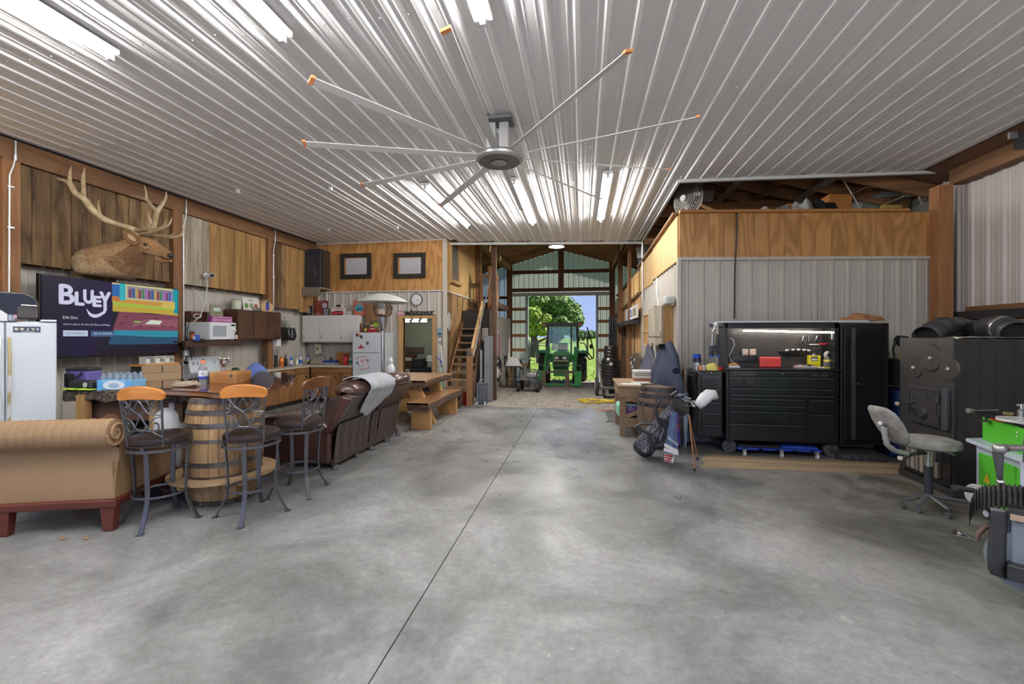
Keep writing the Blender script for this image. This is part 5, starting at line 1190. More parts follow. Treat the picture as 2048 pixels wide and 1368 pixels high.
a=PX(549,690,XL+.0);t=thing('outlet_box','white electrical socket box on the post beside the towel dispenser','socket',a)
MB().box(a.x,a.x+.06,a.y-.02,a.y+.14,a.z-.03,a.z+.22).o('box',white,t,bev=.008)
a=PX(548,705,XL+.0);t=thing('outlet_box','grey metal socket box at the foot of the conduit above the counter','socket',a)
MB().box(a.x,a.x+.06,a.y-.05,a.y+.07,a.z-.06,a.z+.08).o('box',galv,t,bev=.006)
p=T(448,742,6.9);p=PX(448,738,-6.0);pz_=1.02
t0_=T(448,740,5.6)
t=thing('trophy','silver two-handled trophy cup standing behind the barrel table','trophy',(t0_.x,t0_.y,1.10))
base=1.10
MB().lathe([(0,0),(.04,0),(.04,.03),(.015,.045),(.012,.09),(.02,.10),(.045,.15),(.055,.20),(.052,.205),(.04,.16),(0,.11)],20).o('cup',chrome,t,True,local=True)
for s in(-1,1):MB().tube([(s*.045,0,.15),(s*.075,0,.165),(s*.08,0,.195),(s*.06,0,.215),(s*.05,0,.20)],.006,6).o('handle',chrome,t,True,local=True)
MB().box(-.03,.03,-.03,.03,-.05,0).o('plinth',blackm,t,local=True)
a=T(430,752,5.6);t=thing('shelf_unit','pale board shelf with trophy and cloth behind the wooden box','shelf',(a.x,a.y,0))
q0=T(425,748,5.3);q1=T(505,745,5.5)
MB().box(q0.x,q1.x,q0.y-.05,q0.y+.45,1.02,1.05).o('shelf_board',lumberx,t)
for x in(q0.x+.03,q1.x-.03):
 for y in(q0.y,q0.y+.4):MB().box(x-.03,x+.03,y-.03,y+.03,0,1.02).o('leg',lumberz,t)
pp=T(478,742,5.5);cloth('pastel striped towel behind the wooden box','towel','towel',(pp.x,pp.y,1.05),.15,.1,.05,M('pastel_cloth',(.55,.45,.55),.9,0,'noise',(.35,.5,.65),6,0,rand=0),9)
MB_=None
p=PX(365,704,XL);t=thing('wall_lamp','grey junction box and clamp lamp hanging on the post by the television','lamp',p)
MB().tube([p+V((.06,0,.03)),p+V((.06,0,-.06))],.055,14).o('box',galv,t,True)
c=PX(367,728,XL+.12);MB().lathe([(.0,.06),(.02,.06),(.03,.04),(.075,0),(.078,0),(.03,.05)],20,c,Matrix.Rotation(.5,4,'X')).o('shade',chrome,t,True)
MB().tube([p+V((.06,0,-.06)),c+V((0,0,.06))],.006,6).o('cord',white,t,True)
MB().tube([PX(384,655,-6.95),PX(376,690,-6.9),PX(371,670,-6.8),PX(366,700,-6.75)],.01,6).o('cord',blackm,t,True)
tag(MB().tube([PX(395+8*math.cos(k*.6),632+4*math.sin(k*.6),-6.9+.003*k)for k in range(26)],.006,6).o('cable',white,None,True),'white cable coil resting above the microwave','cable')
tag(MB().tube([PX(380+7*math.cos(k*.7),634+3*math.sin(k*.9),-6.85+.003*k)for k in range(20)]+[PX(374,660,-6.8),PX(378,690,-6.75),PX(384,720,-6.8)],.007,6).o('cable',blackm,None,True),'tangled black cables beside the post left of the microwave','cable')
# = LEATHER SOFA, PATIO HEATER, SLAB TABLE AND BENCH
leath=M('brown_leather',(.075,.035,.028),.27,0,'noise',(.05,.024,.02),4,.12,rand=0,coat=.25)
leathd=M('brown_leather_back',(.065,.042,.036),.36,0,'noise',(.042,.027,.023),3,.1,rand=0)
n_=G(657,941);f_=G(797,871)
YA,YB_=n_.y,f_.y+.05;XB=(n_.x+f_.x)/2
ls=thing('leather_sofa','dark brown leather reclining sofa seen from behind, grey towel over its back','sofa',(XB-.45,(YA+YB_)/2,0))
SD=.95
MB().box(XB-SD,XB-.02,YA+.02,YB_-.02,.08,.42).o('base',leath,ls,bev=.03,seg=3)
def arm(y0,y1):
 P=[(XB-SD-.04,.06),(XB-.02,.06),(XB-.02,.50),(XB-.15,.60),(XB-.30,.63),(XB-SD+.05,.60),(XB-SD-.06,.50)]
 return MB().prism(P,y0,y1,'y').o('armrest',leath,ls,bev=.045,seg=4)
arm(YA,YA+.24);arm(YB_-.24,YB_)
def backsec(y0,y1,mat,top=.88,lean=.30,nm='backrest'):
 P=[(XB-.36,.42),(XB-.05,.40),(XB-.0,.46),(XB+lean-.02,top),(XB+lean-.10,top+.04),(XB-.06,top-.02)]
 return MB().prism(P,y0,y1,'y').o(nm,mat,ls,bev=.028,seg=3)
Lb=YB_-YA;sec=[(YA+.03,YA+Lb*.47),(YA+Lb*.475,YA+Lb*.60),(YA+Lb*.605,YB_-.08)]
for k,(y0,y1)in enumerate(sec):backsec(y0,y1,leathd,.87 if k!=1 else.76,.30 if k!=1 else.18,'backrest' if k!=1 else 'console_back')
for k in(0,2):
 y0,y1=sec[k]
 def roll(u,v):
  a=-PI*.15+PI*1.5*v;k_=1+.05*math.sin(u*PI*7)*math.sin(v*6)+.05*mnoise.noise(V((u*5,v*4,k)))
  e=math.sin(PI*min(1,max(0,u)))**.22
  return(XB+.12+.19*k_*math.cos(a)*e,y0+(y1-y0)*u,.93+.115*k_*math.sin(a)*e)
 MB().grid(roll,40,20).o('headrest',leath,ls,True,ang=180)
 MB().box(XB-.62,XB-.16,y0,y1,.38,.52).o('seat_cushion',leath,ls,bev=.05,seg=3)
 def wing(s):return MB().prism([(XB-.10,.42),(XB+.02,.46),(XB+.28,.86),(XB+.16,.90)],s-.05,s+.05,'y').o('side_wing',leath,ls,bev=.03,seg=3)
 wing(y0-.02);wing(y1+.0)
for k,(y0,y1)in enumerate(sec):
 def sk(u,v):
  w_=.006*math.sin(u*(19 if k!=1 else 6)*PI/2+v*1.5)*(1-v*.3)+.01*mnoise.noise(V((u*9,v*3,k)))
  return(XB+.012+w_+.06*v*v,y0+(y1-y0)*u,.07+.47*v)
 MB().grid(sk,70,10).o('back_skirt',leathd,ls,True,ang=180)
MB().box(XB-.02,XB+.012,YA+.02,YB_-.02,.05,.12).o('bottom_edge',leathd,ls,bev=.005)
for y in(YA+.05,YA+Lb*.3,YA+Lb*.5,YA+Lb*.75,YB_-.06):
 MB().lathe([(0,0),(.04,0),(.045,.02),(.03,.05),(0,.05)],14,(XB+.03,y,0)).o('foot',M('smoke_plastic',(.12,.12,.13),.2),ls,True)
twm=M('grey_towel',(.48,.50,.53),.95,0,'noise',(.40,.42,.45),22,.7,detail=3,rand=0)
ty0,ty1=PX(738,780,XB+.32).y,PX(788,780,XB+.32).y
def tw(u,v):
 a=PI*.75-PI*.85*min(1,v/.5);y=ty0+(ty1-ty0)*(u+.10*(v-.5)*(1-u))
 if v<.5:x=XB+.12+.215*math.cos(a);z=.94+.14*math.sin(a)
 else:
  s=(v-.5)/.5;ln=.27+.08*math.sin(u*PI*1.1+.5)-.16*abs(u-.35)
  x=XB+.335-.02-.22*s*ln/.4;z=.90-s*ln
 k=.012*math.sin(u*22+v*5)+.012*mnoise.noise(V((u*7,v*7,3)))
 return(x+.012+k,y,z+k*.5)
tag(MB().grid(tw,40,40).o('towel',twm,None,True,ang=180,solid=.012),'light grey rumpled towel thrown over the back of the leather sofa','towel')
hp=T(765.5,700,7.3);hx,hy=hp.x,hp.y
Z=lambda y:H+(671-y)/870*7.3
ph=thing('patio_heater','tall stainless patio heater with wide domed reflector beside the kitchen','heater',(hx,hy,0))
MB().lathe([(0,0),(.22,0),(.22,.06),(.20,.10),(.20,.72),(.17,.78),(.04,.80),(0,.80)],24,(hx,hy,0)).o('base',steel,ph,True)
MB().cyl((hx,hy,.78),(hx,hy,Z(662)),.033,16).o('pole',steel,ph,True)
MB().lathe([(.035,Z(662)),(.055,Z(656)),(.085,Z(634)),(.06,Z(633)),(0,Z(633))],24,(hx,hy,0)).o('neck',steel,ph,True)
MB().lathe([(.0,Z(633)),(.11,Z(633)),(.15,Z(629)),(.155,Z(618)),(.14,Z(616)),(.14,Z(606)),(0,Z(606))],28,(hx,hy,0)).o('burner',M('heat_tinted_steel',(.38,.30,.24),.22,.9),ph,True)
for k in range(24):
 a=2*PI*k/24;MB().box(-.002,.002,-.002,.002,0,.001)if False else None
stuff(MB().lathe([(.156,Z(620)),(.158,Z(620)),(.158,Z(612)),(.156,Z(612))],28,(hx,hy,0)).o('grille',M('grille_grey',(.2,.18,.17),.4,.7),ph,True))
MB().lathe([(0,Z(587)),(.10,Z(588)),(.25,Z(593)),(.37,Z(600)),(.43,Z(604.5)),(.425,Z(605.5)),(.36,Z(602)),(.10,Z(596)),(0,Z(595))],40,(hx,hy,0)).o('reflector',M('reflector_pale',(.55,.56,.52),.35,.3),ph,True)
for a in(.3,2.4,4.5):MB().cyl((hx+.13*math.cos(a),hy+.13*math.sin(a),Z(606)),(hx+.12*math.cos(a),hy+.12*math.sin(a),Z(594)),.006,6).o('rod',steel,ph)
slabm=M('live_edge_slab',(.36,.19,.085),.35,0,'wood',(.20,.09,.04),5,.1,axis='y',stretch=5,rand=.1,coat=.3)
bark=M('bark_edge',(.16,.095,.06),.9,0,'noise',(.06,.038,.025),14,.9,rand=0)
pine=M('clear_pine',(.62,.36,.14),.45,0,'wood',(.46,.24,.085),4,0,axis='x',stretch=6,rand=.06)
def slab_(name,label,cat,x0,x1,y0,y1,z,th,seed):
 t=thing(name,label,cat,((x0+x1)/2,(y0+y1)/2,0));n=14
 def ed(s,y):return s+.035*mnoise.noise(V((y*2.2,s,seed)))
 P=[(ed(x1,y0+(y1-y0)*k/n),y0+(y1-y0)*k/n)for k in range(n+1)]+[(ed(x0,y0+(y1-y0)*k/n),y0+(y1-y0)*k/n)for k in range(n,-1,-1)]
 MB().prism(P,z-th*.3,z,'z').o('slab',slabm,t,bev=.008)
 cx_,cy_=(x0+x1)/2,(y0+y1)/2
 mb=MB();vs=[];m=len(P)
 for zz_,sc_ in((z-.004,1.006),(z-th*.5,1.0),(z-th,.93)):
  for i,(x,y)in enumerate(P):q=1+.02*mnoise.noise(V((x*6,y*6,zz_*9+seed)));vs.append((cx_+(x-cx_)*sc_*q,cy_+(y-cy_)*(1 if sc_>.95 else.97),zz_))
 mb.add(vs,[(j*m+i,j*m+(i+1)%m,(j+1)*m+(i+1)%m,(j+1)*m+i)for j in range(2)for i in range(m)]+[tuple(2*m+i for i in range(m))]).o('bark_edge',bark,t,True)
 return t
bn,bf=G(838,853),G(917,826)
BX=(G(871,854).x+bf.x)/2
by0,by1=6.9,8.9
bench2=slab_('slab_bench','long live-edge wooden slab bench on pine blocks','bench',BX-.38,BX+.02,by0,by1,.475,.13,3)
for y in(by0+.22,by1-.25):
 MB().box(BX-.36,BX-.02,y-.05,y+.05,0,.345).o('leg',pine,bench2,bev=.004)
tz=.80
TX1=T(885,760,8.7).x-.05
tab=slab_('slab_table','heavy live-edge slab dining table with angled pine legs','table',TX1-.95,TX1+.06,7.35,9.0,tz,.13,8)
for y in(7.6,8.6):
 for s in(-1,1):
  cx_=TX1-.44
  MB().hexa([(cx_+s*.62,y-.045,0),(cx_+s*.36,y-.045,0),(cx_+s*.36,y+.045,0),(cx_+s*.62,y+.045,0),(cx_+s*.32,y-.045,tz-.13),(cx_+s*.06,y-.045,tz-.13),(cx_+s*.06,y+.045,tz-.13),(cx_+s*.32,y+.045,tz-.13)]).o('leg',pine,tab,bev=.004)
 MB().box(TX1-.8,TX1-.08,y+.05,y+.13,.20,.42).o('cross_board',pine,tab,bev=.004)
# = KITCHEN WALL
wy=10.05
a=PY(603,631,wy);b=PY(716,685,wy)
wc=thing('wall_cabinet','white painted wall cupboard with three doors above the sink','cabinet',((a.x+b.x)/2,wy,b.z))
MB().box(a.x,b.x,wy+.02,10.36,b.z,a.z).o('body',whitep,wc,bev=.005)
dxs=[PY(x,650,wy).x for x in(605,639,679.5,715)]
for k in range(3):
 d=MB().box(dxs[k]+.006,dxs[k+1]-.006,wy,wy+.02,b.z+.02,a.z-.07).o('door',whitep,wc,bev=.004)
 MB().box(dxs[k]+.04,dxs[k]+.052,wy-.015,wy,b.z+.09,b.z+.19).o('handle',M('pewter',(.42,.42,.42),.4,.6),d)
zc_=a.z
def lean_sign(name,label,cat,x0,x1,y0,y1,Y,zb,items,shape=None,th=.012,frame=None,edge=None):
 A0=PY(x0,y1,Y);B0=PY(x1,y1,Y);z1=zb+(PY(x0,y0,Y).z-A0.z)
 t=thing(name,label,cat,((A0.x+B0.x)/2,Y,zb));w_=B0.x-A0.x;h_=z1-zb
 P=shape or[(0,0),(1,0),(1,1),(0,1)]
 MB().prism([(A0.x+p*w_,zb+q*h_)for p,q in P],Y,Y+th,'y').o('board',edge or whitep,t)
 picture('print',items,(A0.x,Y-.0005,zb),(w_,0,0),(0,0,h_),t)
 if frame:
  bw=frame[1]
  for q in(MB().box(A0.x,B0.x,Y-.015,Y,zb,zb+bw),MB().box(A0.x,B0.x,Y-.015,Y,z1-bw,z1),MB().box(A0.x,A0.x+bw,Y-.015,Y,zb+bw,z1-bw),MB().box(B0.x-bw,B0.x,Y-.015,Y,zb+bw,z1-bw)):q.o('frame_side',frame[0],t,bev=.002)
 return t
Q=[(.5+.5*math.cos(a_)*(.86+.14*abs(math.cos(2*a_))),.5+.5*math.sin(a_)*(.86+.14*abs(math.cos(2*a_))))for a_ in[2*PI*k/24 for k in range(24)]]
lean_sign('photo_frame','small black photo frame at the left end of the white cupboard top','frame',607,626,612,631,10.12,zc_,[('r',0,0,1,1,(.03,.03,.03)),('r',.3,.2,.45,.6,(.12,.2,.35)),('e',.5,.6,.12,.14,(.5,.35,.25))],frame=(blackm,.03))
lean_sign('metal_sign','dark red upright tin sign with a black and white wheel disc','sign',630,656,601,631,10.22,zc_,[('r',0,0,1,1,(.25,.04,.03)),('e',.74,.68,.24,.22,(.02,.02,.02)),('e',.74,.68,.19,.17,(.6,.6,.65)),('e',.74,.68,.05,.05,(.03,.03,.03)),('t','/////////',.18,.88,.5,.06,(.6,.45,.42)),('t','//////',.18,.79,.4,.06,(.6,.45,.42)),('r',.06,.05,.4,.12,(.4,.2,.15))],edge=M('tin_edge',(.2,.03,.03),.5))
lean_sign('photo_frame','small dark photo stand in front of the dark red wheel sign','frame',646,659,617,631,10.10,zc_,[('r',0,0,1,1,(.08,.08,.07)),('r',.15,.1,.6,.75,(.30,.33,.42)),('e',.45,.45,.2,.25,(.15,.16,.2))],edge=blackm)
CARS=[(0,.05),(.05,0),(.95,0),(1,.05),(1,.45),(.93,.62),(.84,.72),(.74,.95),(.66,1),(.34,1),(.26,.95),(.16,.72),(.07,.62),(0,.45)]
lean_sign('car_sign','white and red cut-out sign shaped like the front of a racing car','sign',662,692,608,631,10.18,zc_,[('p',[(.3,.75),(.7,.75),(.64,.95),(.36,.95)],(.02,.02,.02)),('t','////',.30,.70,.40,.05,(.6,.1,.1)),('t','MAN',.20,.48,.60,.22,(.35,.02,.03)),('r',.04,.13,.92,.22,(.5,.01,.03)),('r',.04,.0,.92,.12,(.03,.02,.02)),('p',[(.2,.40),(.8,.40),(.7,.33),(.3,.33)],(.02,.02,.02)),('t','////// ////',.22,.2,.55,.07,(.7,.4,.4)),('e',.2,.06,.05,.05,(.6,.1,.1)),('e',.8,.06,.05,.05,(.6,.1,.1))],shape=CARS)
lean_sign('photo_frame','small white framed card on the white cupboard, right of the car sign','frame',687,702,624,631,10.08,zc_,[('r',0,0,1,1,(.55,.55,.53)),('r',.15,.2,.7,.4,(.35,.36,.36))],frame=(whitep,.018))
RND=[(.5+.5*sx_*(1 if not c else.86),.5+.5*sy_*(1 if c!=1 else.9))for sx_,sy_,c in((-1,-.86,0),(-.9,-1,0),(.9,-1,0),(1,-.86,0),(1,.86,0),(.9,1,0),(-.9,1,0),(-1,.86,0))]
lean_sign('tin_sign','orange and teal tin sign reading CLASSIC with an old car','sign',707,730.5,601,631.5,10.2,zc_,[('r',0,0,1,1,(.50,.09,.04)),('t','CLASSIC',.12,.72,.76,.19,(.62,.5,.36)),('e',.5,.47,.42,.24,(.08,.35,.42)),('p',[(.2,.38),(.3,.48),(.7,.50),(.85,.40),(.8,.33),(.25,.31)],(.02,.08,.16)),('t','//////',.22,.52,.5,.13,(.05,.12,.25)),('r',.15,.16,.7,.03,(.6,.45,.3)),('t','/////// //////',.12,.06,.76,.05,(.6,.45,.3))],shape=RND)
fy=9.62
a=PY(705,665,fy);b=PY(761,706,fy);zt=a.z;zs=b.z
fz2=thing('refrigerator','white top-freezer refrigerator with magnets and a child drawing on its door','refrigerator',((a.x+b.x)/2,fy+.35,0))
MB().box(a.x,b.x,fy+.05,10.33,.03,zt).o('body',fridgem,fz2,bev=.01)
MB().box(a.x,b.x,fy,fy+.045,zs+.004,zt-.004).o('freezer_door',fridgem,fz2,bev=.01)
MB().box(a.x,b.x,fy,fy+.045,.1,zs-.004).o('door',fridgem,fz2,bev=.01)
FPx=lambda x,y:PY(x,y,fy)
def mag(x0,y0,x1,y1,c,nm='magnet',poly=None):
 p,q=FPx(x0,y1),FPx(x1,y0);picture(nm,[('r',0,0,1,1,c)]if not poly else[('p',poly,c)],(p.x,fy-.002,p.z),(q.x-p.x,0,0),(0,0,q.z-p.z),fz2)
mag(712,667,716,673,(.10,.01,.01));mag(715.5,667,719.5,674,(.45,.25,.06));mag(719,669,723,675,(.02,.015,.02),poly=[(0,0),(.5,0),(1,1),(.6,1)]);mag(721,671,725.5,677,(.12,.06,.05))
mag(716,689,728,696.5,(.35,.02,.02),poly=[(0,0),(1,0),(1,.4),(.65,.45),(.6,1),(.4,1),(.35,.45),(0,.4)]);mag(732,683,738,690,(.10,.08,.07),poly=[(.5+.5*math.cos(k*PI/5),.5+.5*math.sin(k*PI/5))for k in range(10)])
c0,c1,c2,c3=FPx(722,740),FPx(739.5,736),FPx(730.5,710),FPx(712.5,716)
U=V((c1.x-c0.x,0,c1.z-c0.z));W=V((c3.x-c0.x,0,c3.z-c0.z))
picture('drawing',[('r',0,0,1,1,(.40,.05,.09)),('r',.05,.04,.90,.92,(.68,.67,.70)),('e',.52,.68,.17,.13,(.6,.12,.25)),('e',.52,.68,.12,.08,(.65,.5,.55)),('p',[(.3,.5),(.7,.5),(.68,.47),(.32,.46)],(.6,.3,.4)),('r',.2,.3,.6,.02,(.3,.35,.5)),('r',.2,.22,.5,.02,(.3,.35,.5))],(c0.x,fy-.003,c0.z),U,W,fz2)
mag(712,724,716,728,(.03,.2,.35));mag(732.5,719,738,722,(.08,.3,.08))
def fb_(x,h_,r,body,cap,lab,**k):p=PY(x,665,9.85);return bottle(lab,(p.x,9.85,zt),h_,r,body,cap,**k)
fb_(723.5,.30,.045,M('amber_glass',(.16,.06,.015),.08,0,trans=.3),M('gold_cap',(.5,.38,.12),.4),'amber liquor bottle with gold neck on the kitchen fridge')
fb_(731,.20,.032,greenglass,blackm,'short dark bottle with yellow label on the kitchen fridge',labelm=M('yellow_label',(.6,.55,.08),.5))
fb_(736,.22,.024,M('dark_glass',(.02,.02,.02),.1),wh,'thin dark bottle with white neck, third on the kitchen fridge')
p0=PY(739,665,9.95);p1=PY(760,665,9.95)
t=thing('snack_bag','brown, green and red glossy printed bag propped on the kitchen fridge','bag',((p0.x+p1.x)/2,9.95,zt))
MB().grid(lambda u,v:(p0.x+(p1.x-p0.x)*(u*.96+.02),9.95-.035*math.sin(PI*u)*math.sin(PI*min(1,v*1.02)),zt+.29*v),10,10).o('front',M('bag_brown',(.14,.10,.05),.3),t,True,solid=.004)
MB().box(p0.x+.01,p1.x-.01,9.955,10.0,zt,zt+.28).o('back',M('bag_brown'),t,bev=.01)
MB().box(p0.x-.0,p1.x-.06,9.80,9.88,zt,zt+.085).o('red_box',M('dark_red_box',(.28,.02,.02),.4),t,bev=.01)
picture('print',[('e',.72,.65,.28,.28,(.25,.45,.02)),('r',.0,.05,.95,.25,(.4,.05,.04)),('r',.12,.1,.5,.15,(.65,.6,.55)),('r',.1,.45,.4,.25,(.55,.35,.3))],(p0.x+.02,9.905,zt+.06),(p1.x-p0.x-.05,0,0),(0,0,.19),t)
p=PY(757,640,10.3)
tag(bxo('wall_box',p.x-.28,p.x+.16,10.16,10.36,PY(757,665,10.3).z,PY(757,603,10.3).z,M('stained_box',(.30,.16,.07),.5,0,'wood',(.15,.07,.03),6,0,rand=0),bev=.004),'brown wooden box shelf fixed behind the heater head','shelf')
c=PY(834,599,10.34)
ck=thing('wall_clock','round white wall clock with thin black rim above the doorway','clock',c)
r_=.145
MB().lathe([(0,0),(r_,0),(r_,.012),(0,.012)],40,c,rotx(PI/2)).o('face',M('clock_white',(.75,.75,.74),.4),ck,True)
MB().lathe([(r_-.004,.0),(r_+.006,.0),(r_+.006,.03),(r_-.006,.03),(r_-.004,0)],40,c,rotx(PI/2)).o('rim',blackm,ck,True)
its=[]
for k in range(12):
 a=k*PI/6;its.append(('t',str(12 if k==0 else k),.5+.40*math.sin(a)-.035,.5+.40*math.cos(a)-.035,.07,.07,(.05,.05,.05)))
def hand(a,L,w_):s,c_=math.sin(a),math.cos(a);return('p',[(.5-w_*c_,.5+w_*s),(.5+L*s,.5+L*c_),(.5+w_*c_,.5-w_*s),(.5-.06*s,.5-.06*c_)],(.02,.02,.02))
its+=[hand(math.radians(118),.22,.018),hand(math.radians(128),.34,.012)]
picture('dial',its,c+V((-r_,-.0125,-r_)),(2*r_,0,0),(0,0,2*r_),ck)
a=PY(810,630.5,10.30);b=PY(868,618,10.30)
t=thing('word_sign','black cut-out metal word sign reading whatever above the doorway','sign',((a.x+b.x)/2,10.3,a.z))
text_o('lettering','whatever',(a.x,10.30,a.z),(b.x-a.x,0,0),(0,0,b.z-a.z),blackm,t,.012)
for dx in(-.006,.006):text_o('lettering','whatever',(a.x+dx,10.299,a.z+dx*.6),(b.x-a.x,0,0),(0,0,b.z-a.z),blackm,t,.012)
MB().box(a.x,b.x,10.29,10.31,a.z-.004,a.z+.012).o('base_bar',blackm,t)
lean_sign('postcard','pink and white card standing on the door trim left of the word sign','card',794,807,622,631,10.30,PY(800,631,10.3).z,[('r',0,0,1,1,(.55,.2,.3)),('e',.3,.5,.15,.3,(.7,.6,.65)),('e',.7,.5,.15,.3,(.7,.6,.65))])
lean_sign('wall_plaque','small blue plaque with two figures fixed right of the doorway','plaque',875.5,883.5,656.5,671.5,10.32,PY(879,671.5,10.32).z,[('r',0,0,1,1,(.15,.32,.42)),('r',0,.45,1,.2,(.5,.5,.5)),('e',.3,.3,.15,.22,(.03,.03,.05)),('e',.7,.3,.15,.22,(.03,.03,.05))])
tag(bxo('thermostat',PY(880,680,10.33).x-.03,PY(880,680,10.33).x+.03,10.31,10.35,PY(880,682,10.33).z,PY(880,678,10.33).z,white),'tiny white button plate under the blue plaque','switch')
for k,(x0,x1,y0,y1)in enumerate(((681.5,742.5,506,558),(788,851,505,557))):
 Y=10.30;A0=PY(x0,y1,Y);B0=PY(x1,y0,Y)
 t=thing('framed_poster',['black framed word poster, the left one of two on the plywood','black framed word poster, the right one, above the doorway side'][k],'poster',((A0.x+B0.x)/2,Y,A0.z),group=None)
 w_,h_=B0.x-A0.x,B0.z-A0.z;bw=.105
 for q in(MB().box(A0.x,B0.x,Y-.03,Y+.02,A0.z,A0.z+bw),MB().box(A0.x,B0.x,Y-.03,Y+.02,B0.z-bw,B0.z),MB().box(A0.x,A0.x+bw,Y-.03,Y+.02,A0.z+bw,B0.z-bw),MB().box(B0.x-bw,B0.x,Y-.03,Y+.02,A0.z+bw,B0.z-bw)):q.o('frame_side',M('black_frame',(.018,.017,.016),.6),t,bev=.005)
 MB().box(A0.x+bw,B0.x-bw,Y,Y+.015,A0.z+bw,B0.z-bw).o('backing',ply,t)
 rr_=random.Random(k+3);ww=['UK','WILDCATS','Kentucky','UK','Kentucky','WILDCATS','Kentucky'];its=[('r',0,0,1,1,(.60,.60,.62))]
 for r in range(8):
  x=.02
  while x<.85:
   s=rr_.choice(ww);L_=min(.97-x,.05*len(s)+.02);hh=.075 if s!='UK' else.1
   its.append(('t',s,x,1-.118*(r+1),L_,hh,rr_.choice([(.05,.06,.25),(.08,.08,.12),(.03,.05,.3),(.15,.16,.25)])));x+=L_+.03
 picture('print',its,(A0.x+bw+(.05 if k==0 else.05),Y-.002,A0.z+bw+.01),(w_-2*bw-.06,0,0),(0,0,h_-2*bw-.03),t)
p=PY(829,641,12.3)
t=thing('ceiling_lamp','lit vanity lamp with three frosted shades seen through the doorway','lamp',p)
MB().box(p.x-.35,p.x+.35,12.42,12.46,p.z+.03,p.z+.07).o('bar',steel,t)
for dx in(-.27,0,.27):MB().lathe([(0,.05),(.04,.05),(.10,-.04),(0,-.05)],16,(p.x+dx,12.35,p.z)).o('shade',M('lamp_glass',(1,.93,.8),.4,em=14),t,True)
MB().box(p.x-.03,p.x+.03,12.4,12.46,p.z+.07,2.76).o('stem',steel,t)
lean_sign('wooden_sign','dark wooden sign with red letters reading STABLES through the doorway','sign',806,848,694.5,706.5,13.28,PY(830,706.5,13.28).z,[('r',0,0,1,1,(.02,.018,.018)),('r',.02,.08,.96,.84,(.12,.115,.10)),('t','STABLES',.06,.16,.88,.66,(.16,.03,.03))],edge=blackm)
p=PY(856,735,12.9)
t=thing('washing_machine','white washing machine with control panel in the room beyond the doorway','washer',(p.x,12.9,0))
MB().box(p.x-.2,-3.55,12.5,13.2,0,PY(856,722,12.5).z).o('body',white,t,bev=.01)
MB().box(p.x-.12,-3.55,13.1,13.22,PY(856,722,12.5).z,PY(856,711,13.1).z).o('control_panel',white,t,bev=.015)
p=PY(836,735,11.2)
t=thing('tool_case_stack','black stacked rolling tool cases just inside the doorway','toolbox',(p.x,11.3,0))
for x0,x1,y0,y1 in((819,854,757,735),(822,846,735,722),(824,843,722,717)):
 A0,B0=PY(x0,y0,11.2),PY(x1,y1,11.2);z0=0 if y0==757 else A0.z
 MB().box(A0.x,B0.x,11.2,11.55,z0,B0.z-.008).o('case',blackm,t,bev=.015)
 MB().box(A0.x+.06,B0.x-.06,11.18,11.2,B0.z-.07,B0.z-.04).o('latch',iron,t)
p=PY(812,720,12.9)
t=thing('shelf_unit','dark wooden cabinet with white mail slots at the left beyond the doorway','cabinet',(p.x,13.1,0))
A0,B0=PY(800,757,12.9),PY(826,709,12.9)
MB().box(A0.x-.3,B0.x,12.92,13.25,0,B0.z).o('body',darkwood,t,bev=.01)
for k in range(3):MB().box(A0.x,B0.x-.05,12.9,12.92,B0.z-.1-.35*k-.1,B0.z-.1-.35*k).o('drawer',whitep,t)
A0,B0=PY(862,686,12.0),PY(866,640,12.0)
t=thing('tall_mirror','dark framed picture on the right wall of the room beyond','picture',(-3.53,12,A0.z))
MB().box(-3.55,-3.51,11.6,12.4,A0.z,B0.z).o('frame',darkwood,t);MB().box(-3.553,-3.55,11.68,12.32,A0.z+.08,B0.z-.08).o('pane',M('mirror_grey',(.4,.42,.42),.1),t)
p=PX(896.6,643,-3.345)
t=thing('wall_plate','white oval plate hung on the slanting boards beside the stairs','plate',p)
MB().lathe([(0,.01),(.10,.012),(.20,.03),(.22,.025),(.20,.01),(0,.0)],24,p,Matrix.Rotation(PI/2,4,'Y')@Matrix.Diagonal(V((1.1,.75,1,1)))).o('dish',whitep,t,True)
a,b=G(886,790),PY(882,698,10.28)
t=thing('broom','green handled broom with white upper handle leaning right of the doorway','broom',(a.x,a.y,0))
aa=T(886.5,780,10.5);bb=T(882,696,10.6)
MB().cyl((aa.x,aa.y,.05),(bb.x,bb.y,bb.z),.016,8).o('handle',M('green_pole',(.05,.30,.12),.4),t,True)
MB().cyl((aa.x-.02,aa.y-.02,.9),(bb.x+.01,bb.y-.03,1.35),.017,8).o('handle_sleeve',wh,t,True)
MB().box(aa.x-.14,aa.x+.12,aa.y-.05,aa.y+.03,0,.13).o('brush_head',M('green_bristle',(.04,.2,.1),.9),t,bev=.02)
a=T(873,713,10.4);b=T(884,722,10.4);c=T(882,735,10.4)
t=thing('pet_scoop','purple blue plastic scoop leaning against the green broom','scoop',(c.x,c.y,0))
MB().hexa([a,b,c,T(881,724,10.4)]+[p+V((0,.03,0))for p in(a,b,c,T(881,724,10.4))]).o('blade',M('violet_plastic',(.08,.05,.40),.4),t,bev=.005)
MB().cyl(c,(c.x+.02,c.y,0),.014,8).o('handle',wh,t,True)
p=T(781,745,7.2)
t=thing('ornament','small white figure on a black stand beyond the leather sofa','ornament',(p.x,p.y,0))
MB().lathe([(0,0),(.12,0),(.12,.02),(.02,.04),(.02,.92),(.10,.93),(.10,.99),(0,.99)],14,(p.x,p.y,0)).o('stand',blackm,t,True)
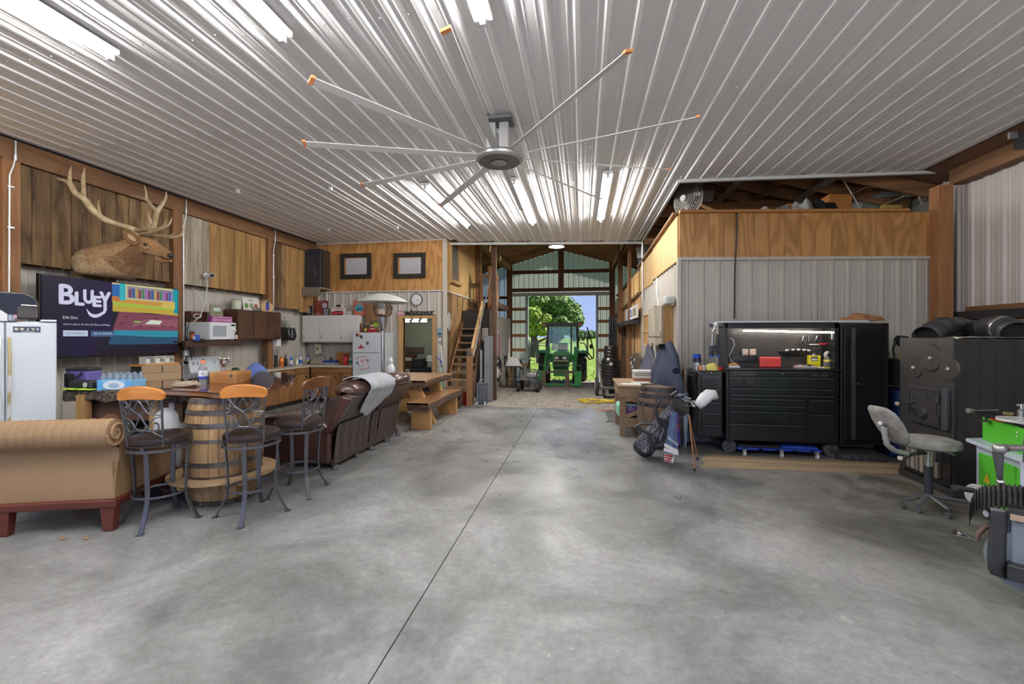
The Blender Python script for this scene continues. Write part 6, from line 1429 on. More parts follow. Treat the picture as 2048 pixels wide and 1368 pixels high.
MB().lathe([(0,.99),(.07,.99),(.075,1.05),(.05,1.11),(.03,1.13),(.045,1.16),(.035,1.2),(.015,1.24),(0,1.24)],14,(p.x,p.y,0)).o('figure',M('white_glaze',(.7,.72,.74),.3),t,True)
# = STAIRS
ty=[603,617,630,642,656,669.5,684,698.5,712.6,727.6,743.2,759,774.5]
st_=thing('staircase','open wooden staircase with weathered treads climbing to the loft','stairs',T(915,805,10.0)*1.0)
NT=len(ty);TR=[]
for i,y in enumerate(ty):
 s=i/(NT-1);t_=13.1-3.1*s;xl=936-45*s;xr=964-21*s
 if i<6:xr=964-1.3*i
 a,b=T(xl,y,t_),T(xr,y,t_);z=a.z;TR.append((a,b,z))
 MB().hexa([(a.x,a.y,z-.045),(b.x,a.y,z-.045),(b.x,a.y+.25,z-.045),(a.x,a.y+.25,z-.045),(a.x,a.y,z),(b.x,a.y,z),(b.x,a.y+.25,z),(a.x,a.y+.25,z)]).o('tread',M('worn_tread',(.25,.15,.085),.8,0,'wood',(.14,.08,.045),7,.1,axis='x',rand=.15),st_)
for side in(0,1):
 a=TR[-1][side];b=TR[0][side];a=a+V((0,0,-.32));b=b+V((0,.12,-.05));sx_=-.02 if side==0 else.02
 MB().bar(a+V((sx_,0,0)),b+V((sx_,0,0)),.04,.24,up=(0,0,1)).o('stringer',darkwood if side else timberv,st_)
nw=T(934,712,9.9);z0=gz(nw.y)
MB().box(nw.x-.0,nw.x+.13,nw.y-.06,nw.y+.06,z0,nw.z).o('newel_post',timberv,st_,bev=.005)
np2=T(960,607,12.6)
MB().box(np2.x-.06,np2.x+.06,np2.y-.06,np2.y+.06,0,np2.z).o('newel_post',timberv,st_,bev=.005)
MB().bar(T(944,702,9.95),T(965,607,12.5),.05,.16).o('handrail',lumber,st_)
MB().bar(T(947,712,9.95),T(982,548,13.0),.025,.025).o('metal_rail',galv,st_)
a,b=T(937,600,13.2),T(995,600,13.2)
ld=thing('loft_landing','timber landing with slatted railing at the head of the staircase','landing',(b.x,13.6,2.5))
MB().box(a.x,b.x,13.1,15.0,2.45,2.62).o('platform',darkwood,ld)
for x0,x1,yt in((976,982,533),(990,995,545),(961,966,552)):
 p,q=T(x0,yt,13.0),T(x1,yt,13.0);MB().box(p.x,q.x,p.y-.05,p.y+.05,2.1,p.z).o('railing_post',timberv,ld)
for y in(552,592):MB().bar(T(984,y,13.0),T(997,y+3,14.4),.04,.09).o('rail',lumber,ld)
for k in range(5):p=T(985+2.6*k,552+k,13.0+.3*k);MB().box(p.x-.02,p.x+.02,p.y-.04,p.y+.04,2.6,p.z).o('baluster',timberv,ld)
MB().bar(T(952,553,13.2),T(978,553,13.2),.04,.09).o('rail',timberx,ld)
p,q=T(985,612,12.95),T(994,601,12.95);MB().box(p.x,q.x,p.y,p.y+.05,p.z,q.z).o('white_panel',whitep,ld)
for x0,x1 in((982,992),):
 p,q=T(x0,700,12.8),T(x1,700,12.8);MB().box(p.x,q.x,p.y-.08,p.y+.08,gz(p.y),2.5).o('landing_post',darkwood,ld)
p0,p1=G(912,800),T(955,700,12.2)
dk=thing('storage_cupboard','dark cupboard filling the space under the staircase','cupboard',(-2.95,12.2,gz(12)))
MB().box(-3.33,-2.55,11.9,12.5,gz(12),2.3).o('body',M('dark_cupboard_wood',(.035,.03,.028),.8),dk)  # cupboard body in one very dark wood colour
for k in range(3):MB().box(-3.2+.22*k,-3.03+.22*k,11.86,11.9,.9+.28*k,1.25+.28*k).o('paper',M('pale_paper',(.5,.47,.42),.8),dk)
for k in range(5):
 a=T(905+k*6,790,10.9);b=T(912+k*5+(3 if k%2 else-4),715+k*3,11.4)
 tag(MB().bar((a.x,a.y,gz(a.y)),b,.10,.025).o('loose_board',[greyboard,lumberz,goldboard,greyboard,lumberz][k]),['grey loose board leaning under the stairs, leftmost','pale loose board leaning under the stairs, second from left','golden loose board leaning under the stairs, middle one','grey loose board leaning under the stairs, second from right','pale loose board leaning under the stairs, rightmost'][k],'board')
p=G(915,800,-.05)
q=T(905,784,9.6);t=thing('pan','wide black metal pan on the ground at the foot of the stairs','pan',(q.x,q.y,.12))
MB().lathe([(0,.02),(.16,.02),(.20,.13),(.215,.13),(.17,0),(0,0)],24,(q.x,q.y,.17)).o('body',blackm,t,True);MB().box(q.x-.15,q.x+.15,q.y-.12,q.y+.12,0,.17).o('stand',darkwood,t)
q=T(934,790,10.2);t=thing('fuel_can','red metal can standing under the lowest stair treads','can',(q.x,q.y,gz(q.y)))
MB().box(q.x-.09,q.x+.09,q.y-.06,q.y+.06,gz(q.y),.27).o('body',rd,t,bev=.015);MB().cyl((q.x+.04,q.y,.27),(q.x+.04,q.y,.34),.02).o('spout',rd,t,True)
a,b=G(951,812),G(973,812);zt2=T(962,766,9.85).z
t=thing('suitcase','worn grey-blue rolling suitcase standing upright beside the stair post','suitcase',((a.x+b.x)/2,a.y+.1,0))
MB().box(a.x,b.x,a.y+.02,a.y+.24,.03,zt2).o('shell',M('denim_grey',(.10,.11,.145),.7,0,'noise',(.05,.055,.08),14,.4,rand=0),t,bev=.03,seg=3)
for k in range(3):MB().box(a.x+.03+k*.075,a.x+.045+k*.075,a.y+.005,a.y+.03,.08,zt2-.06).o('rib',M('denim_light',(.16,.17,.2),.7),t)
MB().tube([(a.x+.06,a.y+.13,zt2-.02),(a.x+.06,a.y+.13,zt2+.06),(b.x-.06,a.y+.13,zt2+.06),(b.x-.06,a.y+.13,zt2-.02)],.008,6).o('handle',galv,t,True)
for x in(a.x+.03,b.x-.03):MB().cyl((x-.015,a.y+.03,.045),(x+.015,a.y+.03,.045),.045,14).o('wheel',wh,t,True)
a,b=T(968,785,11.0),T(981,672,11.0)
t=thing('steel_locker','tall narrow grey steel locker behind the suitcase','locker',((a.x+b.x)/2,a.y,gz(a.y)))
MB().box(a.x,b.x,a.y,a.y+.35,gz(a.y),b.z).o('body',M('locker_grey',(.18,.19,.21),.5),t,bev=.005)
MB().box(a.x+.01,b.x-.01,a.y-.015,a.y,gz(a.y)+.05,b.z-.03).o('door',M('locker_grey2',(.23,.24,.26),.45),t,bev=.003)
MB().box(a.x,b.x,a.y-.02,a.y,T(975,731,11).z-.02,T(975,731,11).z+.02).o('band',M('locker_grey'),t)
a,b=T(960,760,11.3),T(964,700,11.3)
tag(bxo('door_panel',a.x,b.x,a.y,a.y+.04,gz(a.y),b.z,whitep),'narrow white panel leaning left of the steel locker','panel')
# = RIGHT SIDE: TOOL STORAGE
cav=M('cabinet_black',(.012,.012,.013),.25,coat=.2);edge=M('drawer_edge',(.10,.10,.105),.3,.7)
YC=6.22
def box_px(x0,x1,y0,y1,Y,d):return fb(x0,x1,y0,y1,Y,d)
X0,X1,_,_,ZB0,ZB1=fb(1453,1680,737,885,YC,.6)
ZTOP=PY(1560,645,YC).z
tc_=thing('tool_chest','wide black rolling tool chest with lit hutch against the ribbed wall','tool chest',((X0+X1)/2,YC+.3,0))
MB().box(X0,X1,YC+.02,YC+.62,ZB0,ZB1-.03).o('body',cav,tc_,bev=.008)
MB().box(X0-.012,X1+.012,YC-.02,YC+.63,ZB1-.03,ZB1).o('worktop',blackp,tc_,bev=.006)
text_o('lettering','//////////',PY(1467,752,YC-.021)-V((0,0,.0)),(.28,0,0),(0,0,.028),edge,tc_,.002)if False else None
def drawer(par,x0,x1,z0,z1,Y=YC,logo=None):
 d=MB().box(x0+.006,x1-.006,Y-.002,Y+.02,z0+.004,z1-.004).o('drawer',cav,par,bev=.003)
 MB().box(x0+.02,x1-.02,Y-.016,Y-.002,z1-.020,z1-.008).o('drawer_pull',edge,d)
 return d
zz_=[PY(1560,y,YC).z for y in(741,757,779,790,799)]
zr=[ZB1-.035,ZB1-.115,ZB1-.26,ZB1-.345,ZB1-.40]
for k in range(4):drawer(tc_,X0+.03,X1-.05,zr[k+1],zr[k])
XM=PY(1613,800,YC).x
zr2=[zr[4],zr[4]-.09,zr[4]-.17,zr[4]-.34,ZB0+.03]
for k in range(4):drawer(tc_,X0+.03,XM-.01,zr2[k+1],zr2[k])
drawer(tc_,XM+.02,X1-.05,zr[4]-.19,zr[4]);drawer(tc_,XM+.02,X1-.05,ZB0+.03,zr[4]-.19)
a=(X0+.10,YC-.004,ZB1-.095)
text_o('lettering','/////////////////',a,(.26,0,0),(0,0,.026),M('badge_silver',(.16,.16,.165),.4,.5),tc_,.003)
text_o('lettering','//// /////',(X1-.32,YC-.004,ZB1-.10),(.18,0,0),(0,0,.028),M('badge_silver'),tc_,.003)
MB().ball(((X0+X1)/2,YC-.01,ZB1-.07),.009,8).o('lock',chrome,tc_,True)
hy0=YC+0.029;hz0,hz1=ZB1,ZTOP
for x0,x1 in((X0,X0+.025),(X1-.05,X1)):MB().box(x0,x1,hy0,YC+0.348,hz0,hz1).o('hutch_side',cav,tc_,bev=.004)
MB().box(X0,X1,hy0,YC+0.348,hz1-.03,hz1-.006).o('hutch_top',cav,tc_)
MB().box(X0,X1,hy0,hy0+.03,hz1-.075,hz1-.03).o('hutch_header',cav,tc_)
pegm=M('pegboard_black',(.055,.05,.045),.35,0,'noise',(.035,.03,.03),5,0,rand=0)
pg=MB().box(X0+.02,X1-.02,YC+0.325,YC+0.342,hz0,hz1).o('pegboard',pegm,tc_)
mb=MB()
for i in range(22):
 for j in range(9):
  x=X0+.07+i*.058+(.029 if j%2 else 0);z=hz0+.12+j*.045;mb.box(x,x+.006,YC+0.322,YC+0.325,z,z+.011)
stuff(mb.o('peg_holes',blackm,pg))
for x in(X0+.06,X1-.06):
 for y in(YC+.10,YC+.5):
  cs=MB().cyl((x,y-.03,.095),(x,y+.03,.095),.09,24).o('caster',M('caster_grey',(.07,.075,.08),.5),tc_,True,bev=.006)
  MB().cyl((x,y-.034,.095),(x,y+.034,.095),.035,12).o('caster_hub',edge,cs,True)
  MB().box(x-.03,x+.03,y-.04,y+.04,.15,ZB0).o('caster_fork',M('fork_dark',(.04,.04,.045),.4,.5),cs)
lp=[PY(1486,661,YC+0.070),PY(1664,665,YC+0.070)]
t=thing('light_bar','long lit white light tube hung inside the tool chest hutch','light',(lp[0]+lp[1])/2)
MB().cyl(lp[0],lp[1],.011,10).o('tube',M('warm_tube',(1,.90,.78),.4,em=26),t,True)
MB().bar(lp[0]+V((-.06,0,.004)),lp[0]+V((.01,0,.004)),.02,.02).o('connector',wh,t);MB().cyl(lp[1],lp[1]+V((0,0,-.09)),.006,6).o('pull',wh,t)
for p in(lp[0],lp[1]):MB().cyl(p,(p.x,p.y,hz1-.03),.002,5).o('hanger',iron,t)
tag(MB().tube([PY(1460,676,YC+0.116),PY(1467,680,YC+0.116),PY(1469,690,YC+0.116),PY(1464,700,YC+0.116),PY(1459,712,YC+0.116),PY(1462,722,YC+0.087),PY(1472,727,YC+0.087),PY(1470,735,YC+0.070)],.004,6).o('cable',white,None,True),'white charging cable curling down the left inside of the hutch','cable')
def ob(name,label,cat,x,y,Y,z=None):p=PY(x,y,Y);return thing(name,label,cat,(p.x,Y,ZB1 if z is None else z)),(ZB1 if z is None else z),p.x
t,z,x=ob('toolbox','bright red hard plastic tool case standing in the hutch','case',1541,725,YC+0.174)
A0,B0=PY(1520,735,YC+0.162),PY(1563,714,YC+0.162)
MB().box(A0.x,B0.x,YC+0.162,YC+0.209,ZB1,B0.z).o('body',M('coral_red',(.62,.06,.055),.35),t,bev=.02,seg=3)
MB().box(A0.x+.06,B0.x-.06,YC+0.154,YC+0.162,ZB1+.005,ZB1+.02).o('handle',rd,t,bev=.004)
text_o('lettering','////////',(A0.x+.06,YC+0.162,ZB1+.06),(B0.x-A0.x-.10,0,0),(0,0,.04),M('coral_dark',(.45,.04,.04),.4),t,.002)
t,z,x=ob('filler_can','bright yellow square can with dark label in the hutch','can',1630,730,YC+0.174)
A0,B0=PY(1618.5,733,YC+0.162),PY(1642,711,YC+0.162)
MB().box(A0.x,B0.x,YC+0.162,YC+0.232,ZB1,B0.z).o('body',M('can_yellow',(.75,.68,.02),.3),t,bev=.012,seg=3)
MB().cyl(((A0.x+B0.x)/2,YC+0.197,B0.z),((A0.x+B0.x)/2,YC+0.197,B0.z+.02),.04,16).o('lid',steel,t,True)
picture('can_label',[('r',.12,.55,.6,.35,(.03,.03,.03)),('r',.17,.60,.5,.14,(.65,.65,.6)),('t','////',.2,.76,.35,.1,(.7,.7,.6)),('r',.1,.3,.75,.04,(.5,.42,.05)),('r',.1,.2,.6,.03,(.5,.42,.05))],(A0.x,YC+0.162,ZB1),(B0.x-A0.x,0,0),(0,0,B0.z-ZB1),t)
t,z,x=ob('glass_jar','square glass jar with yellow lid at the right end of the hutch','jar',1656,730,YC+0.162)
MB().box(x-.055,x+.055,YC+0.139,YC+0.197,ZB1+.02,ZB1+.085).o('jar',M('thin_glass'),t,bev=.015);MB().cyl((x,YC+0.168,ZB1+.085),(x,YC+0.168,ZB1+.115),.05,20).o('lid',M('lid_yellow',(.65,.55,.12),.4),t,True);MB().box(x-.06,x+.06,YC+0.133,YC+0.203,ZB1,ZB1+.02).o('tray',M('lid_yellow'),t,bev=.004)
t,z,x=ob('tape_roll','round glossy grey tape roll standing on the yellow lidded jar','tape',1656.5,712,YC+0.168,ZB1+.115)
MB().lathe([(.03,-.02),(.055,-.02),(.055,.02),(.03,.02),(.03,-.02)],24,(x,YC+0.168,ZB1+.17),rotx(PI/2-.0)@Matrix.Rotation(.4,4,'Y')).o('roll',M('tape_grey',(.45,.45,.43),.3),t,True)
t,z,x=ob('hardware_tray','silver tray of mixed loose bits in front of the yellow can','tray',1610,735,YC+0.070)
MB().box(x-.13,x+.13,YC+0.058,YC+0.116,ZB1,ZB1+.03).o('tray',galv,t,bev=.004)
rr_=random.Random(4)
for k in range(10):MB().box(*(lambda cx,cy,s:(cx-s,cx+s,cy-s*.6,cy+s*.6,ZB1+.03,ZB1+.03+s))(x-.1+.022*k,YC+0.070+rr_.random()*.06,.012+rr_.random()*.012)).o('bit',[orp,galv,whitep,brn][k%4],t)
t,z,x=ob('hardware_pile','small heap of fasteners left of the glass jar in the hutch','fasteners',1640,737,YC+0.046)
for k in range(9):MB().ball((x-.05+.1*rr_.random(),YC+0.046+.04*rr_.random(),ZB1+.012),.013,6).o('fastener',[galv,lumberx,whitep][k%3],t)
t,z,x=ob('magnetic_shelf','black wall tray heaped with small parts on the pegboard','tray',1585,700,YC+0.290,PY(1585,711,YC+0.290).z)
A0,B0=PY(1560,711,YC+0.267),PY(1610,703,YC+0.267)
MB().hexa([(A0.x+.04,YC+0.267,A0.z),(B0.x-.02,YC+0.267,A0.z),(B0.x-.02,YC+0.325,A0.z),(A0.x+.04,YC+0.325,A0.z),(A0.x,YC+0.244,B0.z),(B0.x,YC+0.244,B0.z),(B0.x,YC+0.325,B0.z),(A0.x,YC+0.325,B0.z)]).o('tray',blackp,t)
for k in range(14):MB().ball((A0.x+.1+.022*k,YC+0.273+.05*rr_.random(),B0.z+.012+.012*math.sin(k*PI/13)),.015,6).o('part',[whitep,galv,brn][k%3],t)
for k,xx in enumerate((1489.5,1505)):
 t,z,x=ob('clear_jar',['left of two clear jars of copper bits on the hutch shelf','right of two clear jars of copper bits on the hutch shelf'][k],'jar',xx,710,YC+0.290,PY(xx,711,YC+0.290).z)
 zz1=PY(xx,698,YC+0.290).z;MB().box(x-.042,x+.042,YC+0.267,YC+0.307,z,zz1).o('jar',M('clear_top'),t,bev=.012)
 MB().box(x-.034,x+.034,YC+0.263,YC+0.267,z+.01,zz1-.012).o('contents',M('copper_bits',(.42,.24,.17),.5,0,'noise',(.6,.5,.4),60,0,rand=0),t,bev=.01)
t,z,x=ob('bin_shelf','black wire-edged bin shelf holding the two clear jars','shelf',1490,715,YC+0.290,PY(1490,722,YC+0.290).z)
A0,B0=PY(1463,722,YC+0.255),PY(1508,711,YC+0.290)
MB().box(A0.x,B0.x+.03,YC+0.255,YC+0.325,A0.z,B0.z-.002).o('bin',blackp,t,bev=.004)
t,z,x=ob('work_glove','folded tan leather glove on a white box at the hutch left end','glove',1468,735,YC+0.046)
MB().box(x-.07,x+.07,YC+0.029,YC+0.070,ZB1,ZB1+.028).o('white_box',wh,t,bev=.004)
MB().lathe([(0,0),(.06,.002),(.065,.02),(.03,.035),(0,.036)],16,(x-.01,YC+0.052,ZB1+.028),Matrix.Diagonal(V((1,.5,1,1)))).o('glove',M('tan_leather',(.55,.28,.06),.6),t,True)
for k,(xx,L_)in enumerate(((1607,22),(1617,24),(1634,18),(1647,16),(1660,26),(1672,18))):
 p=PY(xx,672,YC+0.313);q=PY(xx-(6 if k%2==0 else-3),672+L_,YC+0.313);q2=PY(xx+4,671+L_,YC+0.313)
 t=thing('pliers',['first','second','third','fourth','fifth','last'][k]+' pair of black handled pliers from the left on the hutch rail','pliers',p,group=None)
 m=p.lerp(q,.45)
 MB().tube([p,m],[.012,.008],8).o('jaw',steel,t,True);MB().tube([m,m.lerp(q,.5)+V((-.01,0,0)),q],[.007,.009,.009],8).o('handle',blackm,t,True);MB().tube([m,m.lerp(q2,.5)+V((.01,0,0)),q2],[.007,.009,.009],8).o('handle',blackm,t,True)
p,q=PY(1618,689,YC+0.232),PY(1673,689,YC+0.232)
t=thing('screwdriver_rack','horizontal rail with one red handled tool across the hutch right side','rack',(p+q)/2)
MB().cyl(p,q,.006,8).o('rail',galv,t,True);m=PY(1645,688,YC+0.226);MB().cyl(m-V((.04,0,0)),m+V((.04,0,0)),.013,10).o('red_grip',rd,t,True)
p,q=PY(1663,700,YC+0.174),PY(1670,717,YC+0.174)
t=thing('wrench','shiny wrench hanging at the right edge of the hutch','wrench',q);MB().cyl(p,q,.008,8).o('shaft',chrome,t,True);MB().ball(q,.018,10,(1,.5,1)).o('head',chrome,t,True)
A0,B0=PY(1447,645,YC-.02),PY(1738,649,YC-.02)
ZT2=ZTOP+.0
t=thing('top_board','long pale board lying across the tops of the tool cabinets','board',((A0.x+B0.x)/2,YC+.2,ZTOP))
MB().box(A0.x,B0.x,YC-.02,YC+.33,ZTOP,ZTOP+.022).o('board',M('pale_foam_board',(.56,.62,.66),.5),t)
cj=PY(1720,640,YC+.15);cloth('crumpled brown work jacket lying on top of the black cabinets','jacket','jacket',(cj.x+.02,YC+.17,ZTOP+.022),.26,.17,.085,M('brown_canvas',(.30,.14,.06),.9),12,fold=.6)
LX0,LX1,_,_,LZ0,LZ1=fb(1682,1782,650,891,YC,.6)
lk=thing('tool_locker','tall black steel side locker with long vertical pull, right of the tool chest','locker',((LX0+LX1)/2,YC+.3,LZ0))
LZ1=ZTOP-.012
MB().box(LX0+.012,LX1,YC+.03,YC+.6,LZ0,LZ1).o('body',cav,lk,bev=.012)
MB().box(LX0+.05,LX1-.03,YC+.01,YC+.03,LZ0+.06,LZ1-.05).o('door',blackp,lk,bev=.005)
pz0=PY(1708,880,YC).z
MB().box(PY(1704,700,YC).x,PY(1711,700,YC).x,YC-.012,YC+.012,LZ0+.07,LZ1-.06).o('pull',M('pull_grey',(.10,.10,.105),.3,.6),lk,bev=.003)
MB().ball(PY(1717,768,YC),.009,8).o('lock',chrome,lk,True)
for z in(LZ0+.4,LZ1-.4):MB().box(LX1-.03,LX1-.01,YC+.005,YC+.03,z-.03,z+.03).o('hinge',edge,lk)
SX0,SX1,_,_,SZ0,SZ1=fb(1395,1450,742,876,YC-.02,.6)
sc_=thing('side_cabinet','narrow black drawer cabinet hung on the left of the tool chest','cabinet',((SX0+SX1)/2,YC+.3,SZ0))
MB().box(SX0,SX1-.012,YC+.0,YC+.6,SZ0,SZ1).o('body',cav,sc_,bev=.03,seg=3)
hh=[SZ1-.06,SZ1-.24,SZ1-.33,SZ1-.42,SZ1-.56,SZ1-.72,SZ0+.04]
for k in range(6):drawer(sc_,SX0+.05,SX1-.05,hh[k+1],hh[k],YC-.02)
MB().ball(((SX0+SX1)/2,YC-.01,SZ1-.03),.009,8).o('lock',chrome,sc_,True)
MB().tube([(SX0-.02,YC+.12,SZ1-.06),(SX0-.03,YC+.12,SZ1-.08),(SX0-.03,YC+.5,SZ1-.08),(SX0-.02,YC+.5,SZ1-.06)],.008,6).o('side_handle',edge,sc_,True)
def sb_(name,label,cat,x,Y=YC+.2):p=PY(x,740,Y);return thing(name,label,cat,(p.x,Y,SZ1)),p.x
t,x=sb_('jar_stack','stack of a silver jar with a blue lidded jar on the side cabinet','jar',1389,YC+.25)
x=SX0+.06
MB().lathe([(0,0),(.045,0),(.045,.04),(.05,.045),(.05,.10),(0,.10)],20,(x,YC+.25,SZ1)).o('tin',galv,t,True)
MB().lathe([(0,.10),(.058,.10),(.058,.15),(.048,.155),(.048,.215),(0,.215)],20,(x,YC+.25,SZ1)).o('dark_band',M('jar_dark',(.02,.03,.05),.3),t,True)
MB().lathe([(.049,.16),(.052,.16),(.052,.215),(.0,.218)],20,(x,YC+.25,SZ1)).o('blue_lid',M('lid_blue',(.02,.07,.5),.35),t,True)
for k,(xx,c,h,l)in enumerate(((1402,M('orange_clear',(.65,.22,.08),.3),.05,'small jar with orange contents beside the blue lidded stack'),(1407.5,M('clear_top'),.06,'small clear glass jar with pale contents, next to the orange one'))):
 t,x=sb_('glass_jar',l,'jar',xx,YC+.12);MB().lathe([(0,0),(.025,0),(.027,h),(.02,h+.01),(0,h+.01)],14).o('jar',c,t,True,local=True)
p=PY(1422,740,YC+.18);cloth('crumpled bright yellow rag on the side cabinet','rag','rag',(p.x,YC+.18,SZ1),.12,.09,.085,M('yellow_rag',(.72,.62,.16),.9),21,fold=.7)
p=PY(1441,740,YC+.15);cloth('small red and dark rag beside the yellow rag','rag','rag',(p.x-.01,YC+.15,SZ1),.045,.05,.045,rd,23)
p=PY(1432,649,YC+.0)
t=thing('hutch_camera','round white and black camera fixed beside the hutch corner','camera',p)
c=PY(1424,651,YC-.05);MB().tube([c+V((.03,.03,0)),c+V((0,0,0)),c+V((-.012,-.012,0))],[.030,.036,.03],18).o('body',white,t,True)
MB().tube([c+V((-.012,-.013,0)),c+V((-.016,-.018,0))],[.028,.026],18).o('lens',M('lens_dark',(.02,.02,.05),.1),t,True)
c2_=PY(1433,650,YC-.03);MB().tube([c2_+V((-.01,.02,0)),c2_+V((.012,0,0))],[.036,.038],18).o('second_ring',white,t,True)
t=thing('magnet_cup','short black cylinder projecting from the hutch side behind the camera','cup',c2_)
MB().tube([c2_+V((.03,.06,0)),c2_+V((.10,.02,0))],[.036,.038],18).o('cup',M('cup_grey',(.06,.065,.06),.5),t,True)
for k,(xx,yy0)in enumerate(((1425,676),(1436,676))):
 Y=YC-.05;top=PY(xx,668,Y);mid=PY(xx-1,691,Y);low=PY(xx-(2 if k==0 else-1),711,Y);bot=PY(xx-1+(2*k),715,Y)
 t=thing('coil_shock',['left hanging damper with bare silver shaft and blue foot beside the hutch','right hanging damper, all black with blue foot, beside the hutch'][k],'shock absorber',bot)
 MB().tube([PY(1430,655,Y),PY(xx,662,Y),top],.006,6).o('hook',chrome,t,True)
 MB().tube([top,mid],.012 if k==0 else.02,10).o('shaft',chrome if k==0 else blackm,t,True)
 pts=[]
 for i in range(60):
  s=i/59;c=mid.lerp(low,s);pts.append(c+V((.030*math.cos(i*.75),.030*math.sin(i*.75),0)))
 MB().tube(pts,.009,6).o('spring',M('spring_navy',(.02,.022,.04),.4),t,True)
 MB().tube([mid,low],.018,10).o('bellows',blackm,t,True);MB().tube([low,bot],[.028,.024],14).o('foot',M('anodised_blue',(.02,.14,.55),.3),t,True)
 s=-1 if k==0 else 1
 MB().tube([bot,bot+V((s*.06,0,-.03)),bot+V((s*.09,0,-.10)),bot+V((s*.06,0,-.2))],.003,6).o('hose',blackm,t,True)
t=thing('mechanic_creeper','blue framed low mechanic creeper under the tool chest','creeper',((X0+X1)/2,YC+.2,0))
blue2=M('creeper_blue',(.02,.06,.42),.35)
cx0,cx1=PY(1472,895,YC+.05).x,PY(1640,895,YC+.05).x
MB().box(cx0,cx1,YC+.0,YC+.03,.075,.105).o('side_rail',blue2,t,bev=.006);MB().box(cx0,cx1,YC+.40,YC+.43,.075,.105).o('side_rail',blue2,t,bev=.006)
for k in range(5):MB().box(cx0+(cx1-cx0)*(k+.3)/5,cx0+(cx1-cx0)*(k+.3)/5+.05,YC+.0,YC+.43,.08,.10).o('cross_bar',M('fork_dark'),t)
MB().box(cx0+.02,cx0+.55,YC+.02,YC+.42,.105,.13).o('pad',blackm,t,bev=.01);MB().hexa([(cx1-.5,YC+.02,.108),(cx1-.02,YC+.02,.108),(cx1-.02,YC+.42,.108),(cx1-.5,YC+.42,.108),(cx1-.42,YC+.03,.135),(cx1-.04,YC+.03,.135),(cx1-.04,YC+.42,.135),(cx1-.42,YC+.42,.135)]).o('pad',blue2,t,bev=.006)
for x in(cx0+.08,(cx0+cx1)/2+.02,cx1-.07):
 MB().cyl((x-.014,YC-.03,.028),(x+.014,YC-.03,.028),.028,14).o('wheel',wh,t,True);MB().box(x-.02,x+.02,YC-.04,YC+.0,.045,.09).o('wheel_fork',galv,t)
A0,B0=PY(1682,912,YC-.1),PY(1778,897,YC-.1)
t=thing('drain_pan','low black plastic drain pan on the boards under the locker','pan',((A0.x+B0.x)/2,YC,0))
MB().hexa([(A0.x,YC-.12,.018),(B0.x,YC-.12,.018),(B0.x,YC+.3,.018),(A0.x,YC+.3,.018),(A0.x+.02,YC-.10,.10),(B0.x-.04,YC-.10,.10),(B0.x-.02,YC+.28,.11),(A0.x+.02,YC+.28,.11)]).o('body',M('pan_black',(.03,.032,.036),.5),t,bev=.01)
for k in range(6):MB().box(A0.x+.05+k*.1,A0.x+.09+k*.1,YC-.127,YC-.11,.035,.075).o('rib',M('pan_rib',(.06,.065,.075),.5),t)
# = RIGHT: BARREL, BENCH, GOLF BAG, COATS
bp_=T(1320,800,6.35);R_b=.32
barrel('old dark grey wooden barrel with wide black hoops beside the golf bag',(bp_.x,bp_.y,0),.27,R_b,.87,stave_g,M('hoop_black',(.035,.033,.035),.45,.5),[(.03,.05),(.20,.05),(.62,.055),(.74,.055),(.83,.05)],20)
MB().lathe([(0,0),(.028,0),(.024,.012),(0,.014)],12,(0,0,0))if False else None
cxw=1.44
def coat(label,x0,x1,xt,y0,y1,mat,seed,name='coat'):
 """hanging garment: gathered at the hook, folds fanning down"""
 top=PX(xt,y0,cxw-.02);a=PX(x0,y1,cxw-.14);b=PX(x1,y1,cxw-.14);t=thing(name,label,name,(cxw-.1,(a.y+b.y)/2,a.z))
 ya,yb=a.y,b.y
 def f(u,v):
  w_=(.08+.92*min(1,v*1.5)**.8);ym=top.y+((ya+yb)/2-top.y)*min(1,v*1.3);y=ym+(u-.5)*(yb-ya)*w_
  d=w_*(.02+.30*math.sin(PI*u))*(.25+.75*v)+.03*math.sin(u*17+seed+v*2)*min(1,v*2)*w_+.02*mnoise.noise(V((u*6,v*5,seed)))
  z=top.z+(a.z-top.z)*v+.03*abs(u-.5)*(1-v)*-4+.02*math.sin(u*9)*v
  return(cxw-.03-d,y,z)
 MB().grid(f,40,30).o('cloth',mat,t,True,ang=180,solid=.012)
 return t,f
hook=thing('coat_hooks','row of pegs on the ribbed side wall holding the coats','hooks',PX(1325,668,cxw))
for xx in(1305,1316,1330,1338):
 p=PX(xx,664,cxw+.01);MB().tube([p+V((.03,0,0)),p+V((-.04,0,0)),p+V((-.05,0,.03))],.006,6).o('hook',iron,hook,True)
pa,pb=PX(1300,664,cxw+.02),PX(1345,664,cxw+.02);MB().box(cxw,cxw+.02,pb.y,pa.y,pa.z-.03,pa.z+.03).o('hook_board',darkwood,hook)
coat('faded grey-violet work coat hanging left of the blue coveralls',1280,1310,1299,680,770,M('faded_violet',(.075,.075,.115),.9,0,'noise',(.05,.05,.08),20,.2,rand=0),3)
t,f=coat('dark blue coveralls hanging on a peg above the old barrel',1308,1358,1326,665,768,M('navy_cotton',(.007,.014,.045),.9,0,'noise',(.004,.009,.026),18,.2,rand=0),8,'coveralls')
m1,m2,m3=PX(1338,690,cxw-.16),PX(1348,716,cxw-.2),PX(1353,742,cxw-.22)
MB().tube([m1,m2,m3],[.06,.065,.05],12).o('sleeve',M('navy_cotton'),t,True)
p=PX(1311,672,cxw-.08);cloth_m=M('orange_cap',(.75,.25,.05),.8)
t=thing('cap','orange cap hung on a peg between the violet coat and coveralls','cap',p)
